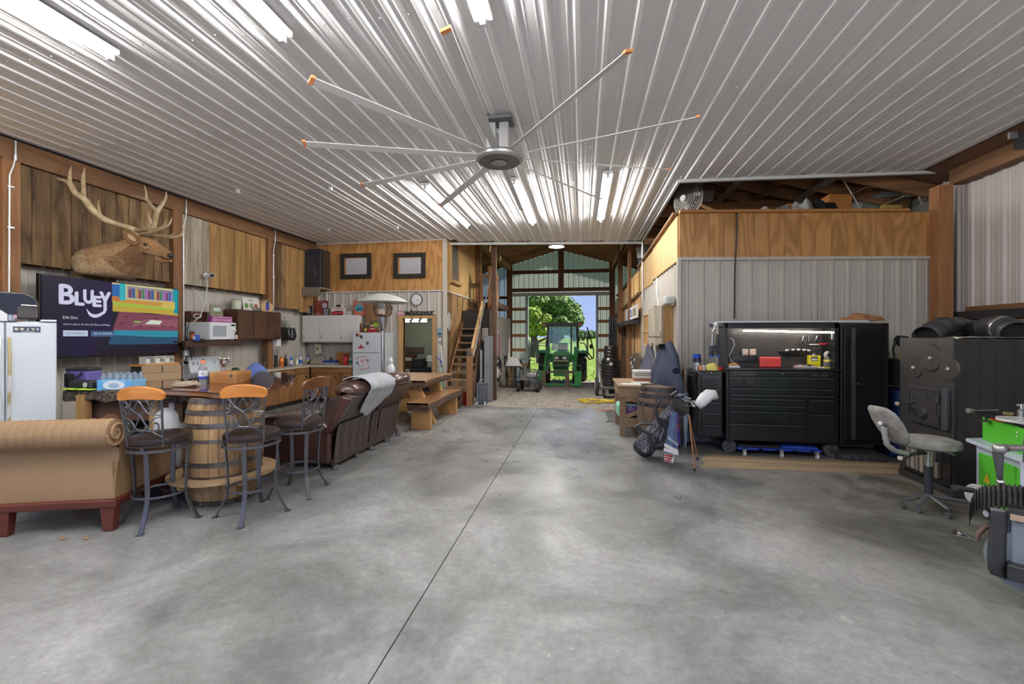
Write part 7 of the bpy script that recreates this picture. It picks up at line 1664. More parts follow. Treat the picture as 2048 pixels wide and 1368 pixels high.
MB().lathe([(.11,-.12),(.10,-.02),(.06,.05),(0,.07)],16,p,Matrix.Rotation(.3,4,'X')).o('crown',cloth_m,t,True);MB().box(p.x-.06,p.x+.03,p.y-.06,p.y+.06,p.z-.14,p.z-.12).o('brim',cloth_m,t)
for k in range(3):
 a=PX(1313+k*3,668,cxw-.1);tag(MB().tube([a,a+V((-.02,.03,-.2)),a+V((0,.05,-.38)),a+V((-.02,.02,-.5))],.012,6).o('tool_belt_strap',[galv,darkwood,iron][k],None,True),['grey strap dangling between the hanging coats','brown strap dangling between the hanging coats','black strap dangling between the hanging coats'][k],'strap')
a,b=PX(1317,690,cxw),PX(1347,600,cxw)
t=thing('plank_cabinet','weathered grey plank wall cabinet above the coveralls','cabinet',(1.35,(a.y+b.y)/2,1.6))
ya,yb=b.y,a.y;z0,z1=PX(1332,688,cxw-.1).z,PX(1330,612,cxw-.1).z
MB().box(cxw-.16,cxw+.01,ya,yb,z0,z1).o('body',goldboard,t)
k_=4
for k in range(k_):MB().box(cxw-.185,cxw-.16,ya+(yb-ya)*k/k_+.003,ya+(yb-ya)*(k+1)/k_-.003,z0-.03*(k%2),z1+.02*(k%3)).o('plank',greyboard,t)
MB().box(cxw-.2,cxw-.185,ya+.02,yb-.02,z0+.12,z0+.2).o('batten',greyboard,t)
p=PX(1343,607,cxw-.06);MB().box(cxw-.15,cxw,p.y-.02,p.y+.30,z1+.01,z1+.14).o('bag_on_top',M('grey_plastic_bag',(.5,.52,.5),.4),t,bev=.03,seg=3)
a,b=PX(1291,680,cxw+.0),PX(1306,625,cxw+.0)
t=thing('old_window','small old six-pane wooden door panel hung left of the coveralls','panel',(1.45,(a.y+b.y)/2,a.z))
ya,yb=b.y,a.y;z0,z1=PX(1298,690,cxw).z,PX(1298,628,cxw).z
MB().box(cxw-.02,cxw+.01,ya,yb,z0,z1).o('back',M('amber_panel',(.42,.24,.09),.5),t)
for y in(ya,(ya+yb)/2,yb):MB().box(cxw-.045,cxw-.02,y-.02,y+.02,z0,z1).o('stile',lumberz,t)
for z in(z0,z0+(z1-z0)*.45,z1):MB().box(cxw-.045,cxw-.02,ya,yb,z-.02,z+.02).o('rail',lumber,t)
tag(MB().tube([PX(1313,555,cxw),PX(1313,580,cxw),PX(1316,600,cxw),PX(1317,650,cxw)],.012,8).o('conduit',galv,None,True),'thin pale conduit running down the side wall above the coats','conduit')
tag(MB().tube([PX(1285,485,cxw-.04),PX(1285,600,cxw-.04)],.018,8).o('conduit',galv,None,True),'tall pale conduit rising past the loft edge on the side wall','conduit')
p=T(1481,430,6.5);p2=T(1478,640,6.5)
tag(MB().tube([A+dAB*.82-nAB*0+nAB*.02+V((0,0,3.50)),A+dAB*.82+nAB*.05+V((0,0,3.46)),A+dAB*.82+nAB*.04+V((0,0,3.0)),A+dAB*.80+nAB*.035+V((0,0,2.6)),A+dAB*.79+nAB*.035+V((0,0,1.85))],.011,6).o('cable',blackm,None,True),'thick black cable hanging down the plywood and ribbed wall','cable')
f1=G(1246,873);wb0,wb1=f1.x-.03,f1.x+.66;wy0,wy1=f1.y,f1.y+1.15;WZ=PY(1256,771,wy0).z
wbn=thing('work_table','small rough wooden work table with lower shelf left of the old barrel','table',((wb0+wb1)/2,(wy0+wy1)/2,0))
rough=M('rough_pine',(.24,.18,.13),.8,0,'wood',(.27,.16,.08),7,.1,axis='z',rand=.15);roughx=M('rough_pine_cross',(.24,.185,.135),.8,0,'wood',(.28,.17,.08),7,.1,axis='x',rand=.15)
for x in(wb0+.03,wb1-.05):
 for y in(wy0+.03,wy1-.05):MB().box(x-.045,x+.045,y-.04,y+.04,0,WZ-.03).o('leg',rough,wbn,bev=.004)
for k in range(5):MB().box(wb0-.05,wb1+.03,wy0-.05+k*.245,wy0+.19+k*.245,WZ-.03,WZ).o('top_board',roughx,wbn,bev=.003)
MB().box(wb0-.04,wb1,wy0-.03,wy0-.005,WZ-.18,WZ-.03).o('apron',roughx,wbn);MB().box(wb0-.03,wb0-.005,wy0,wy1,WZ-.18,WZ-.03).o('apron',rough,wbn)
MB().box(wb0-.02,wb1,wy0-.02,wy0+.01,.16,.30).o('shelf_front',roughx,wbn);MB().box(wb0,wb1-.02,wy0+.02,wy1-.02,.27,.30).o('shelf_board',roughx,wbn)
MB().bar((wb0+.08,wy0-.02,WZ-.20),(wb1-.05,wy0-.02,.50),.03,.06).o('brace',roughx,wbn);MB().bar((wb0+.08,wy0-.02,.32),(wb1-.1,wy0-.02,.55),.03,.06).o('brace',roughx,wbn)
for k,(dx,dy,w_,l)in enumerate(((.02,.05,.30,'white papers spread on the rough work table, front sheet'),(.20,.30,.28,'grey papers on the rough work table behind the front sheet'))):
 tag(bxo('paper',wb0+dx,wb0+dx+w_,wy0+dy,wy0+dy+.22,WZ+.001,WZ+.010,[whitep,M('grey_paper',(.5,.5,.5),.7)][k]),l,'paper')
t=thing('book_stack','stack of pale boxes and a red-brown folder at the back of the work table','boxes',(wb0+.4,wy1-.2,WZ))
for k,(c,w_)in enumerate(((M('rust_folder',(.35,.15,.09),.7),.36),(whitep,.34),(M('pale_paper'),.30),(whitep,.38))):MB().box(wb0+.32-w_*.1,wb0+.26+w_,wy1-.4,wy1-.08,WZ+.001+k*.045,WZ+.04+k*.045).o('box',c,t,bev=.004)
t=thing('cable_bundle','tangle of chrome fittings with yellow hose standing on the work table','fittings',(wb0+.22,wy1-.05,WZ))
for k in range(6):MB().ball((wb0+.30+.03*math.sin(k*2),wy1-.05,WZ+.22+.03*k),.03,8).o('fitting',[steel,iron][k%2],t,True)
MB().cyl((wb0+.3,wy1-.05,WZ),(wb0+.3,wy1-.05,WZ+.24),.02).o('post',iron,t)
A0,B0=PY(1230,842,wy0+.1),PY(1276,807,wy0+.1)
t=thing('litter_bag','mint green and purple printed sack on the lower shelf of the work table','bag',((A0.x+B0.x)/2,wy0+.2,.30))
MB().box(wb0-.06,wb0+.36,wy0+.06,wy0+.4,.302,B0.z).o('sack',M('mint_plastic',(.28,.62,.42),.35),t,bev=.05,seg=3)
picture('print',[('r',0,0,1,1,(.09,.05,.22)),('t','////',.25,.72,.45,.15,(.7,.7,.7)),('t','///////',.2,.52,.6,.16,(.7,.7,.7)),('e',.35,.35,.12,.08,(.5,.2,.1)),('t','/////',.55,.08,.35,.1,(.6,.6,.6)),('t','/////',.08,.08,.35,.1,(.6,.6,.6))],(wb0-.02,wy0+.055,.33),(.28,0,0),(0,0,B0.z-.36),t)
MB().box(wb0+.15,wb0+.3,wy0+.12,wy0+.3,B0.z-.02,B0.z+.03).o('red_edge',rd,t,bev=.01)
gb0=G(1283,912);
camog=M('camo_nylon',(.13,.13,.19),.6,0,'camo',(.022,.022,.035),11,.1,rand=0,lo=.46,hi=.54)
gb=thing('golf_bag','grey-black camouflage golf bag leaning on its stand before the old barrel','golf bag',gb0)
tb=5.62
base=T(1285,898,tb+.1);topc=T(1360,812,tb-.25)
ax3=(topc-base);L_=ax3.length;dv=ax3.normalized()
mb=MB();secs=[(0,.145,.12),(.04,.155,.13),(.25,.16,.13),(.45,.145,.12),(.7,.125,.105),(.9,.12,.105),(1,.125,.11)]
mb.tube([base+ax3*s for s,a_,b_ in secs],[(a_,b_)for s,a_,b_ in secs],24).o('body',camog,gb,True,ang=60)
lowz=min((base+ax3*0).z-.16,0)
MB().tube([base+dv*-.02,base+dv*.05],[(.150,.125),(.160,.135)],24).o('base_cup',blackm,gb,True)
MB().tube([base+ax3*.94,base+ax3*1.02],[(.128,.115),(.135,.12)],24).o('top_cuff',blackm,gb,True)
side=dv.cross(view_:=ray(1330,860).normalized()).normalized()
if side.z>0:side=-side
pc=base+ax3*.30-view_*.10+side*.02
MB().tube([pc-dv*.17,pc-dv*.14,pc+dv*.12,pc+dv*.16],[(.03,.04),(.085,.105),(.08,.10),(.03,.04)],16).o('pocket',camog,gb,True,ang=60)
pc=base+ax3*.72-view_*.09
MB().tube([pc-dv*.10,pc-dv*.08,pc+dv*.10,pc+dv*.12],[(.02,.03),(.06,.07),(.06,.07),(.02,.03)],16).o('pocket',camog,gb,True,ang=60)
def PT(x,y,t=tb-.28):return T(x,y,t)
MB().tube([PT(1322,800),PT(1312,812),PT(1313,830),PT(1320,850),PT(1305,868),PT(1285,862),PT(1272,853)],(.02),8).o('strap',blackm,gb,True)
MB().tube([PT(1318,838),PT(1332,842),PT(1340,865),PT(1332,888),PT(1312,893),PT(1298,880),PT(1300,868)],.026,10).o('shoulder_pad',M('pad_black',(.02,.02,.025),.8),gb,True)
MB().tube([PT(1272,852),PT(1285,847),PT(1305,849)],.014,8).o('grab_handle',blackm,gb,True)
a=PT(1283,902,tb-.15);picture('emblem',[('r',0,0,1,1,(.5,.36,.3)),('r',.07,.05,.86,.9,(.02,.02,.025)),('p',[(.15,.2),(.5,.5),(.85,.2),(.65,.2),(.5,.35),(.35,.2)],(.6,.6,.6)),('p',[(.3,.55),(.5,.85),(.6,.85),(.55,.5),(.8,.75),(.6,.4),(.45,.4)],(.6,.6,.6))],a,PT(1291,907,tb-.17)-a,PT(1290,893,tb-.17)-a,gb)
for i,pp_ in enumerate([(PT(1328,858),PT(1319,880))]):MB().tube(list(pp_),.004,5).o('zip',steel,gb,True)
tl=base+ax3*.93
cp=M('copper_tube',(.42,.20,.10),.35,.6)
for q in(G(1389,942),G(1395,920)):
 MB().cyl(T(1378,830,tb-.32),q+V((0,0,.03)),.009,8).o('stand_leg',cp,gb,True);MB().cyl(q+V((0,0,.0)),q+V((0,0,.035)),.016,10).o('leg_foot',rubber,gb,True)
heads=[(1341,793),(1349,796),(1357,795),(1362,800),(1368,797),(1373,803),(1380,806),(1386,804)]
for k,(hx_,hy_)in enumerate(heads):
 h=T(hx_,hy_-3,tb-.5-.02*(k%3));s=topc-dv*.05+side*(.03*(k%3)-.03)+view_*(.02*(k%2))
 t=thing('golf_club',['%s iron head from the left sticking out of the golf bag'%w for w in('first','second','third','fourth','fifth','sixth','seventh','eighth')][k],'golf club',h)
 MB().cyl(s,h,.0045,6).o('shaft',chrome,t,True)
 d2=(h-s).normalized();n2=d2.cross(view_).normalized();e_=h+n2*(-.075)+d2*.035
 MB().hexa([h-d2*.012,e_-d2*.02,e_+d2*.025,h+d2*.012]+[p-view_*.014 for p in(h-d2*.012,e_-d2*.02,e_+d2*.025,h+d2*.012)]).o('club_head',M('club_silver',(.72,.72,.72),.35,.2),t,bev=.003)
a,b=PT(1384,801,tb-.55),PT(1434,786,tb-.6)
t=thing('headcover','white driver headcover with small blue mark at the top of the golf bag','headcover',(a+b)/2)
P_=[PT(1385,800,tb-.55),PT(1400,797,tb-.56),PT(1410,795,tb-.58),PT(1420,791,tb-.6),PT(1430,791,tb-.6),PT(1437,796,tb-.6)]
MB().tube([T(1395,812,tb-.55),T(1402,805,tb-.55),T(1410,796,tb-.56),T(1418,790,tb-.56),T(1427,790,tb-.56),T(1435,796,tb-.56)],[(.035,.05),(.06,.062),(.075,.07),(.08,.07),(.06,.06),(.02,.02)],18).o('cover',M('white_leatherette',(.72,.73,.72),.45),t,True,ang=180)
MB().tube([topc,T(1397,812,tb-.5)],.006,6).o('shaft',blackm,t,True)
a=T(1405,786.5,tb-.655);picture('print',[('t','//////',0,0,1,1,(.1,.2,.5))],a,T(1417,784,tb-.66)-a,(0,0,.018),t)
a=T(1427,795,tb-.63);picture('print',[('t','L',0,0,1,1,(.03,.06,.2))],a,(.014,0,0),(0,0,.02),t)
def hang(label,P4,mat,its=None,seed=0,name='golf_towel'):
 a,b,c,d=P4;t=thing(name,label,'towel',(c+d)/2)
 def f(u,v):p=a.lerp(b,u).lerp(d.lerp(c,u),v);return p-view_*(.02+.012*math.sin(u*9+seed+v*3)*v)
 ob_=MB().grid(f,14,20).o('cloth',mat,t,True,solid=.006,ang=180)
 if its:picture('print',its,d-view_*.045,c-d,a.lerp(b,.5)-d.lerp(c,.5)if False else(a-d),t)
 return t
tt=tb-.38
hang('blue golf towel with white lettering and stripes hanging from the bag',(T(1342,825,tt),T(1352,825,tt),T(1357,908,tt),T(1328,905,tt)),M('towel_blue',(.10,.15,.27),.9,0,'noise',(.07,.10,.2),20,.3,rand=0),None,1)
a=T(1336,878,tt-.06);text_o('lettering','SRIXON',a,T(1357,893,tt-.06)-a,(-.01,0,.04),whitep,bpy.data.objects['golf_towel'],.002)
for k in range(2):
 q=[T(1329-k*1,886+k*9,tt-.05),T(1356,900+k*4,tt-.05),T(1357,907+k*4,tt-.05),T(1328-k,893+k*9,tt-.05)]
 MB().hexa(q+[v+view_*.004 for v in q]).o('white_stripe',whitep,bpy.data.objects['golf_towel'])
t2=hang('red and blue starry towel behind the blue golf towel',(T(1350,826,tt+.06),T(1355,826,tt+.06),T(1361,890,tt+.06),T(1352,890,tt+.06)),M('star_towel',(.03,.05,.38),.9,0,'noise',(.55,.05,.07),26,0,rand=0,lo=.44,hi=.48),None,4)
t3=hang('small red and white striped cloth below the blue golf towel',(T(1330,905,tt+.03),T(1350,908,tt+.03),T(1346,926,tt+.03),T(1328,922,tt+.03)),whitep,None,2,'striped_cloth')
for k in range(3):
 q=[T(1329.6-k*.5,909+k*5,tt-.02),T(1345-k,911.5+k*5,tt-.02),T(1345-k,914+k*5,tt-.02),T(1329.4-k*.5,911.5+k*5,tt-.02)]
 MB().hexa(q+[v+view_*.003 for v in q]).o('red_stripe',rd,t3)
for k,(x0,x1,yt,m,l)in enumerate(((1366,1362,738,blackm,'thin black pole leaning left of the side cabinet'),(1370,1369,740,lumberz,'pale wooden handle with blue tape left of the side cabinet'),(1374,1366,738,M('pole_grey',(.2,.21,.24),.5),'grey pole standing between old barrel and side cabinet'))):
 a,b=G(x1,893),T(x0,yt,6.3);t=thing('pole',l,'pole',(a.x,a.y,0));MB().cyl((a.x,a.y,0),b,.014,8).o('shaft',m,t,True)
 if k==1:MB().cyl(V((a.x,a.y,0)).lerp(b,.60),V((a.x,a.y,0)).lerp(b,.70),.02,8).o('tape',M('tape_blue',(.15,.3,.5),.5),t,True)
p=T(1371,800,6.2)
t=thing('shovel','blue-grey folded umbrella standing beside the poles','umbrella',(p.x,p.y,0));MB().tube([(p.x,p.y,0),(p.x,p.y,.1),(p.x,p.y,.55),(p.x+.01,p.y,.80)],[.006,.02,.05,.02],12).o('canopy',M('umbrella_cloth',(.25,.33,.42),.8),t,True)
q=[G(1204,824),G(1232,823),G(1232,844),G(1212,844)]
t=thing('floor_mat','small dark grey floor mat in front of the work table','mat',(q[0]+q[2])/2);MB().hexa(q+[v+V((0,0,.012))for v in q]).o('mat',M('mat_grey',(.085,.09,.09),.9),t)
for k in range(7):a=q[0].lerp(q[3],k/7+.02);b=q[0].lerp(q[3],k/7+.08);MB().hexa([a,a+V((.05,0,0)),b+V((.05,0,0)),b]+[v+V((0,0,.014))for v in(a,a+V((.05,0,0)),b+V((.05,0,0)),b)]).o('edge_tooth',M('mat_edge',(.5,.5,.48),.8),t)
# = LOFT THINGS
def LZ(x):return 3.40
f_c=T(1376,398,7.35)
t=thing('drum_fan','large wire-caged pedestal fan standing on the loft corner','fan',(f_c.x,f_c.y,3.40))
rr=34/870*7.35;Mf=Matrix.Rotation(math.radians(-52),4,'Z')@rotx(PI/2)
for s in(-1,1):
 cg=MB()
 for k in range(9):
  r=rr*(k+1)/9;z=s*(.10-.09*(k/8)**3);cg.tube([f_c+Mf@V((r*math.cos(2*PI*j/28),r*math.sin(2*PI*j/28),z))for j in range(28)],.0035,4,closed=True)
 for j in range(24):
  a=2*PI*j/24;cg.tube([f_c+Mf@V((.05*math.cos(a),.05*math.sin(a),s*.10)),f_c+Mf@V((rr*.8*math.cos(a+.25),rr*.8*math.sin(a+.25),s*.07)),f_c+Mf@V((rr*math.cos(a+.3),rr*math.sin(a+.3),s*.01))],.003,4,cap=False)
 stuff(cg.o('cage',M('dusty_wire',(.30,.29,.27),.6,.3),t))
MB().lathe([(0,-.02),(.055,-.02),(.055,.02),(0,.02)],20,f_c+Mf@V((0,0,.11)),Mf).o('badge',M('dusty_wire'),t)
MB().lathe([(0,-.09),(.08,-.09),(.08,.06),(0,.06)],20,f_c,Mf).o('motor',M('fan_motor',(.10,.10,.10),.5),t,True)
for k in range(3):
 a=2*PI*k/3+.3;P4=[Mf@V((r*math.cos(a+o),r*math.sin(a+o),z))for r,o,z in((.06,-.2,-.02),(rr*.86,-.30,-.04),(rr*.9,.28,.04),(.06,.25,.02))];MB().add([f_c+p for p in P4],[(0,1,2,3)]).o('blade',M('fan_blade',(.25,.25,.24),.5,.4),t,solid=.004)
MB().cyl(f_c+V((.05,.1,-.05)),(f_c.x+.05,f_c.y+.1,3.40),.02).o('pole',iron,t,True);MB().lathe([(0,0),(.2,0),(.2,.03),(0,.04)],20,(f_c.x+.05,f_c.y+.1,3.40)).o('base',iron,t,True)
a,b=T(1400,408,7.5),T(1432,424,7.5);tag(MB().cyl(a,b,.03,10).o('wooden_pole',lumberx,None,True),'pale round wooden pole lying behind the loft fan','pole')
def lbox(name,label,cat,x0,x1,y0,y1,tt_,d,mat,z0=3.40,bev=.006):
 a,b=T(x0,y1,tt_),T(x1,y0,tt_);t=thing(name,label,cat,((a.x+b.x)/2,a.y+d/2,z0));MB().hexa([(a.x,a.y,z0),(b.x,b.y,z0),(b.x,b.y+d,z0),(a.x,a.y+d,z0),(a.x,a.y,b.z),(b.x,b.y,b.z),(b.x,b.y+d,b.z),(a.x,a.y+d,b.z)]).o('body',mat,t,bev=bev);return t
orl=M('orange_lumber')
lbox('wooden_box','square orange wooden box standing on the loft edge','box',1659,1704,388,424,7.0,.3,orl)
lbox('timber_beam','orange timber length lying on the loft left of the wooden box','beam',1575,1658,407,424,7.05,.2,orl)
t=lbox('storage_bin','large translucent plastic storage bin on the loft at the right','bin',1722,1812,398,424,7.3,.5,M('translucent_plastic',(.30,.34,.34),.3,trans=.2),bev=.03)
a,b=T(1716,398,7.28),T(1822,384,7.28)
MB().hexa([(a.x,a.y,a.z),(b.x,b.y-.3,a.z),(b.x,b.y+.2,a.z),(a.x,a.y+.5,a.z),(a.x+.3,a.y,b.z),(b.x-.05,b.y-.3,b.z),(b.x-.05,b.y+.2,b.z),(a.x+.3,a.y+.5,b.z)]).o('lid',M('translucent_plastic'),t,bev=.02)
lbox('yellow_boards','yellow foam blocks inside the end of the storage bin','blocks',1768,1812,408,424,7.15,.1,M('yellow_foam',(.55,.42,.12),.7))
t=lbox('black_drum','black rubber drum behind the grey conduits on the loft','drum',1818,1842,395,424,7.4,.4,rubber,bev=.04)
for k,(x,y,r,m,l)in enumerate(((1520,420,.16,M('grey_tarp',(.28,.29,.28),.6),'crumpled grey tarpaulin heap on the loft behind the fan pole'),(1566,411,.12,galv,'rolled grey wire mesh bundle on the loft'),(1600,408,.22,M('clear_sheet',(.4,.42,.42),.3),'rolled clear plastic sheeting on the loft above the orange timber'),(1640,408,.2,blackm,'black plastic bundle on the loft behind the wooden box'),(1478,424,.2,M('brown_heap',(.16,.09,.05),.8),'low brown cloth heap on the loft left of the tarpaulin'))):
 p=T(x,y,7.0);cloth(l,'bundle','bundle',(p.x,p.y,3.40),r*1.4,r,p.z-3.40,m,30+k,fold=.5)
for k,(xx,y0,y1)in enumerate(((1838,342,424),(1845,342,424))):
 tag(MB().tube([T(xx-6,342,7.05),T(xx-1,356,7.0),T(xx,372,7.0),T(xx+1,395,7.0),T(xx+8,412,7.0),T(xx+17,425,7.0)],.016,8).o('conduit',galv,None,True),['left of two parallel grey conduits bending down to the loft','right of two parallel grey conduits bending down to the loft'][k],'conduit')
t=thing('junction_box','grey electrical junction box on the twin conduits above the loft','box',T(1843,378,6.98));a,b=T(1832,386,6.98),T(1853,370,6.98);MB().box(a.x,b.x,a.y-.06,a.y,a.z,b.z).o('box',galv,t,bev=.006)
tag(MB().cyl(T(1680,348,7.1),T(1722,420,7.0),.012,8).o('rod',M('rod_pale',(.5,.48,.42),.4),None,True),'pale slanting rod from the ceiling edge to the loft','rod')
for k,(x0,x1,y0,y1)in enumerate(((1399,1427,382,404),(1753,1790,371,388))):
 a,b=T(x0,y1,8.2),T(x1,y0,8.2);t=thing('vent_panel',['small grey ribbed vent sheet behind the loft fan','small grey ribbed vent sheet above the storage bin'][k],'vent',((a.x+b.x)/2,a.y,a.z))
 n=10
 for i in range(n):MB().box(a.x+(b.x-a.x)*i/n,a.x+(b.x-a.x)*(i+.6)/n,a.y,a.y+.02,a.z,b.z).o('rib',galv,t)
t=thing('bucket_stack','white bucket stacked on a black one on the loft edge down the aisle','bucket',T(1273,540,12.6));
c=T(1273,530,12.6)
MB().lathe([(0,0),(.15,0),(.19,.42),(.17,.42),(0,.40)],20,(1.75,c.y,3.40)).o('black_bucket',blackm,t,True);MB().lathe([(0,.42),(.17,.42),(.20,.70),(.21,.70),(.21,.74),(0,.74)],20,(1.75,c.y,3.40)).o('white_bucket',whitep,t,True)
# = RIGHT FOREGROUND: STOVE, STOOL, GREEN BLASTER, MACHINE
ironm=M('stove_iron',(.055,.052,.05),.5,.3,'noise',(.035,.033,.033),4,.15,rand=0)
s0,s1=G(1801,949),G(1918,995);SXX=(s0.x+s1.x)/2;sy0,sy1=s1.y,s0.y;sz=T(1809.6,677,5.0).z
stv=thing('wood_stove','big black steel wood furnace with cast door and three round plates','stove',(SXX+.7,(sy0+sy1)/2,0))
MB().box(SXX,5.05,sy0,sy1,.06,sz).o('body',blackp,stv,bev=.01)
MB().box(SXX-.03,SXX,sy0-.01,sy1+.01,.10,sz+.01).o('front_plate',ironm,stv,bev=.006)
MB().box(SXX-.04,5.0,sy0-.02,sy1+.02,0,.07).o('base',ironm,stv,bev=.006)
def sp_(x,y,off=.03):return PX(x,y,SXX-off)
for x,y,r in((1830,735,.118),(1864,716,.142),(1900,738,.122)):
 c=sp_(x,y);MB().lathe([(0,.02),(r*.2,.02),(r*.25,.012),(r*.92,.012),(r,.0)],32,c,Matrix.Rotation(-PI/2,4,'Y')).o('round_plate',ironm,stv,True);MB().lathe([(0,.03),(.015,.03),(.02,.02),(0,.02)],10,c,Matrix.Rotation(-PI/2,4,'Y')).o('plate_bolt',galv,stv,True)
dy0,dy1=sp_(1901,820).y,sp_(1824,820).y;dz0,dz1=sp_(1860,850).z,sp_(1860,774).z
d=MB().box(SXX-.075,SXX-.03,dy0+.08,dy1,dz0,dz1).o('fire_door',ironm,stv,bev=.008)
MB().box(SXX-.07,SXX-.03,dy0,dy0+.07,dz0-.01,dz1+.01).o('hinge_block',M('hinge_steel',(.12,.125,.14),.4,.6),stv,bev=.006)
for z in(dz0+.08,dz1-.10):MB().cyl((SXX-.085,dy0+.08,z-.04),(SXX-.085,dy0+.08,z+.04),.014).o('hinge',ironm,d,True)
for z in(dz0+.03,dz1-.03):MB().box(SXX-.082,SXX-.075,dy0+.11,dy1-.03,z-.006,z+.006).o('door_bead',ironm,d)
for y in(dy0+.11,dy1-.03):MB().box(SXX-.082,SXX-.075,y-.006,y+.006,dz0+.03,dz1-.03).o('door_bead',ironm,d)
c=V((SXX-.075,(dy0+dy1)/2+.03,dz0+.13));MB().lathe([(0,.035),(.05,.035),(.065,.02),(.07,.0)],20,c,Matrix.Rotation(-PI/2,4,'Y')).o('draft_knob',ironm,d,True)
text_o('lettering','Cross /////',(SXX-.076,dy1-.06,dz1-.13),(0,-(dy1-dy0-.22),0),(0,0,.06),M('cast_light',(.10,.10,.10),.5,.3),d,.006)
h0,h1=sp_(1805,806,.09),sp_(1832,803,.08);MB().tube([h1,h0],.006,6).o('latch_rod',iron,stv,True);MB().tube([T(1812,807,4.85),T(1794,807,4.75)],[.012,.022],10).o('latch_handle',chrome,stv,True)
MB().box(SXX-.04,SXX-.03,sy0+.12,sy1-.1,.12,.42).o('ash_opening',M('ash_dark',(.012,.012,.012),.9),stv)
for k in range(7):a_=.15+.06*k;MB().box(SXX-.075,SXX-.035,sy0+.12+.065*k,sy0+.165+.065*k,.14,.30+.05*((k*3)%4)).o('firewood',[M('ash_wood',(.18,.15,.12),.9),greyboard][k%2],stv,bev=.008)
MB().box(SXX-.05,SXX-.03,sy0-.0,sy0+.10,.1,.55).o('ash_door',blackp,stv,bev=.004)
pm_=M('stove_pipe',(.055,.058,.068),.42,.4)
def pipe(label,P,r,op=None,name='stove_pipe'):
 t=thing(name,label,'pipe',min(P,key=lambda p:p.z));n=len(P)
 MB().tube(P,r,22,cap=False).o('pipe',pm_,t,True,ang=180,solid=.005)
 for i in range(1,n-1):d_=(P[i+1]-P[i-1]).normalized();MB().tube([P[i]-d_*.006,P[i]+d_*.006],r+.006,22,cap=False).o('seam',pm_,t,True,solid=.004)
 q=P[1].lerp(P[0],.6);MB().tube([q,q+(P[1]-P[0]).normalized()*.004],r*.97,22).o('inside',M('pipe_inside',(.01,.01,.011),.9),t)
 return t
pipe('short black stove pipe elbow with open end on the furnace, left one',[T(1850,674,4.75),T(1868,664,4.85),T(1885,655,4.95),T(1910,654,5.05),T(1935,660,5.1),T(1952,667,5.15)],.115)
t=pipe('black stove pipe elbow with foil tape on the furnace, right one',[T(2032,667,4.35),T(2020,660,4.45),T(2000,654,4.6),T(1975,657,4.75),T(1950,664,4.9)],.115)
MB().tube([T(2000,654.5,4.6),T(2006,656,4.56),T(2012,657.5,4.51)],.122,22,cap=False).o('foil_tape',M('foil',(.55,.55,.55),.25,.9),t,True,solid=.004)
tag(MB().grid(lambda u,v:(SXX+.15+1.1*u,sy0+.05+.5*v,sz+.012+.02*abs(mnoise.noise(V((u*12,v*8,1))))),40,16).o('foil_sheet',M('foil'),None,False,solid=.003),'crumpled silver foil sheet lying on the black furnace','foil')
a,b=T(1790,930,5.6),T(1783,690,5.75)
tag(MB().box(a.x-.03,a.x+.06,6.02,6.10,.02,1.45).o('stud_board',lumberz,None),'upright pale board standing between locker and furnace','board')
t=thing('shelf_rack','dark steel rack with blue bin between the locker and furnace','rack',(4.05,6.2,0))
MB().box(3.98,4.30,6.25,6.75,.02,.9).o('blue_bin',M('blue_bin',(.012,.03,.12),.5),t,bev=.01);MB().box(3.98,4.32,6.2,6.8,.95,1.3).o('dark_box',blackm,t,bev=.01)
for k in range(3):MB().box(4.0+.1*k,4.07+.1*k,6.18,6.28,1.30,1.36).o('tool',[M('tool_yellow',(.6,.4,.03),.5),rd,blackm][k],t)
p=T(1800,690,5.7)
t=thing('backpack','black and grey strapped gear bag hanging beside the furnace','bag',p+V((0,0,-.3)))
MB().tube([p+V((-.04,0,.08)),p+V((.04,0,.05)),p+V((.10,0,-.02)),p+V((.08,0,-.12))],[.05,.08,.08,.04],12).o('bag',M('pad_black'),t,True);MB().tube([p+V((-.05,0,.05)),p+V((-.08,0,-.05)),p+V((-.06,0,-.2)),p+V((-.11,0,-.27))],.015,6).o('strap',blackm,t,True);MB().box(p.x-.02,p.x+.06,p.y-.10,p.y-.07,p.z-.06,p.z+.03).o('grey_patch',M('patch_grey',(.25,.27,.32),.7),t,bev=.01)
sg=G(1857,1012);shp=thing('shop_stool','grey upholstered shop stool with curved backrest arm and five casters','stool',sg)
ups=M('dusty_vinyl',(.40,.39,.365),.8,0,'noise',(.22,.205,.185),9,.15,rand=0)
sz_=.60;R0=.235
MB().lathe([(0,sz_-.05),(R0*.8,sz_-.05),(R0*.98,sz_-.03),(R0,sz_),(R0*.95,sz_+.025),(R0*.7,sz_+.045),(0,sz_+.05)],32,sg).o('seat',ups,shp,True)
MB().cyl(sg+V((0,0,.36)),sg+V((0,0,sz_-.05)),.016).o('piston',galv,shp,True);MB().cyl(sg+V((0,0,.085)),sg+V((0,0,.37)),.032,18).o('column',M('column_navy',(.03,.033,.045),.35),shp,True)
MB().tube([sg+V((.02,0,sz_-.06)),sg+V((.18,-.05,sz_-.10))],.008,6).o('lever',galv,shp,True);MB().box(sg.x-.1,sg.x+.1,sg.y-.08,sg.y+.08,sz_-.065,sz_-.05).o('seat_plate',iron,shp)
gst=M('dusty_alloy',(.16,.165,.18),.5,.4,'noise',(.10,.10,.11),10,0,rand=0)
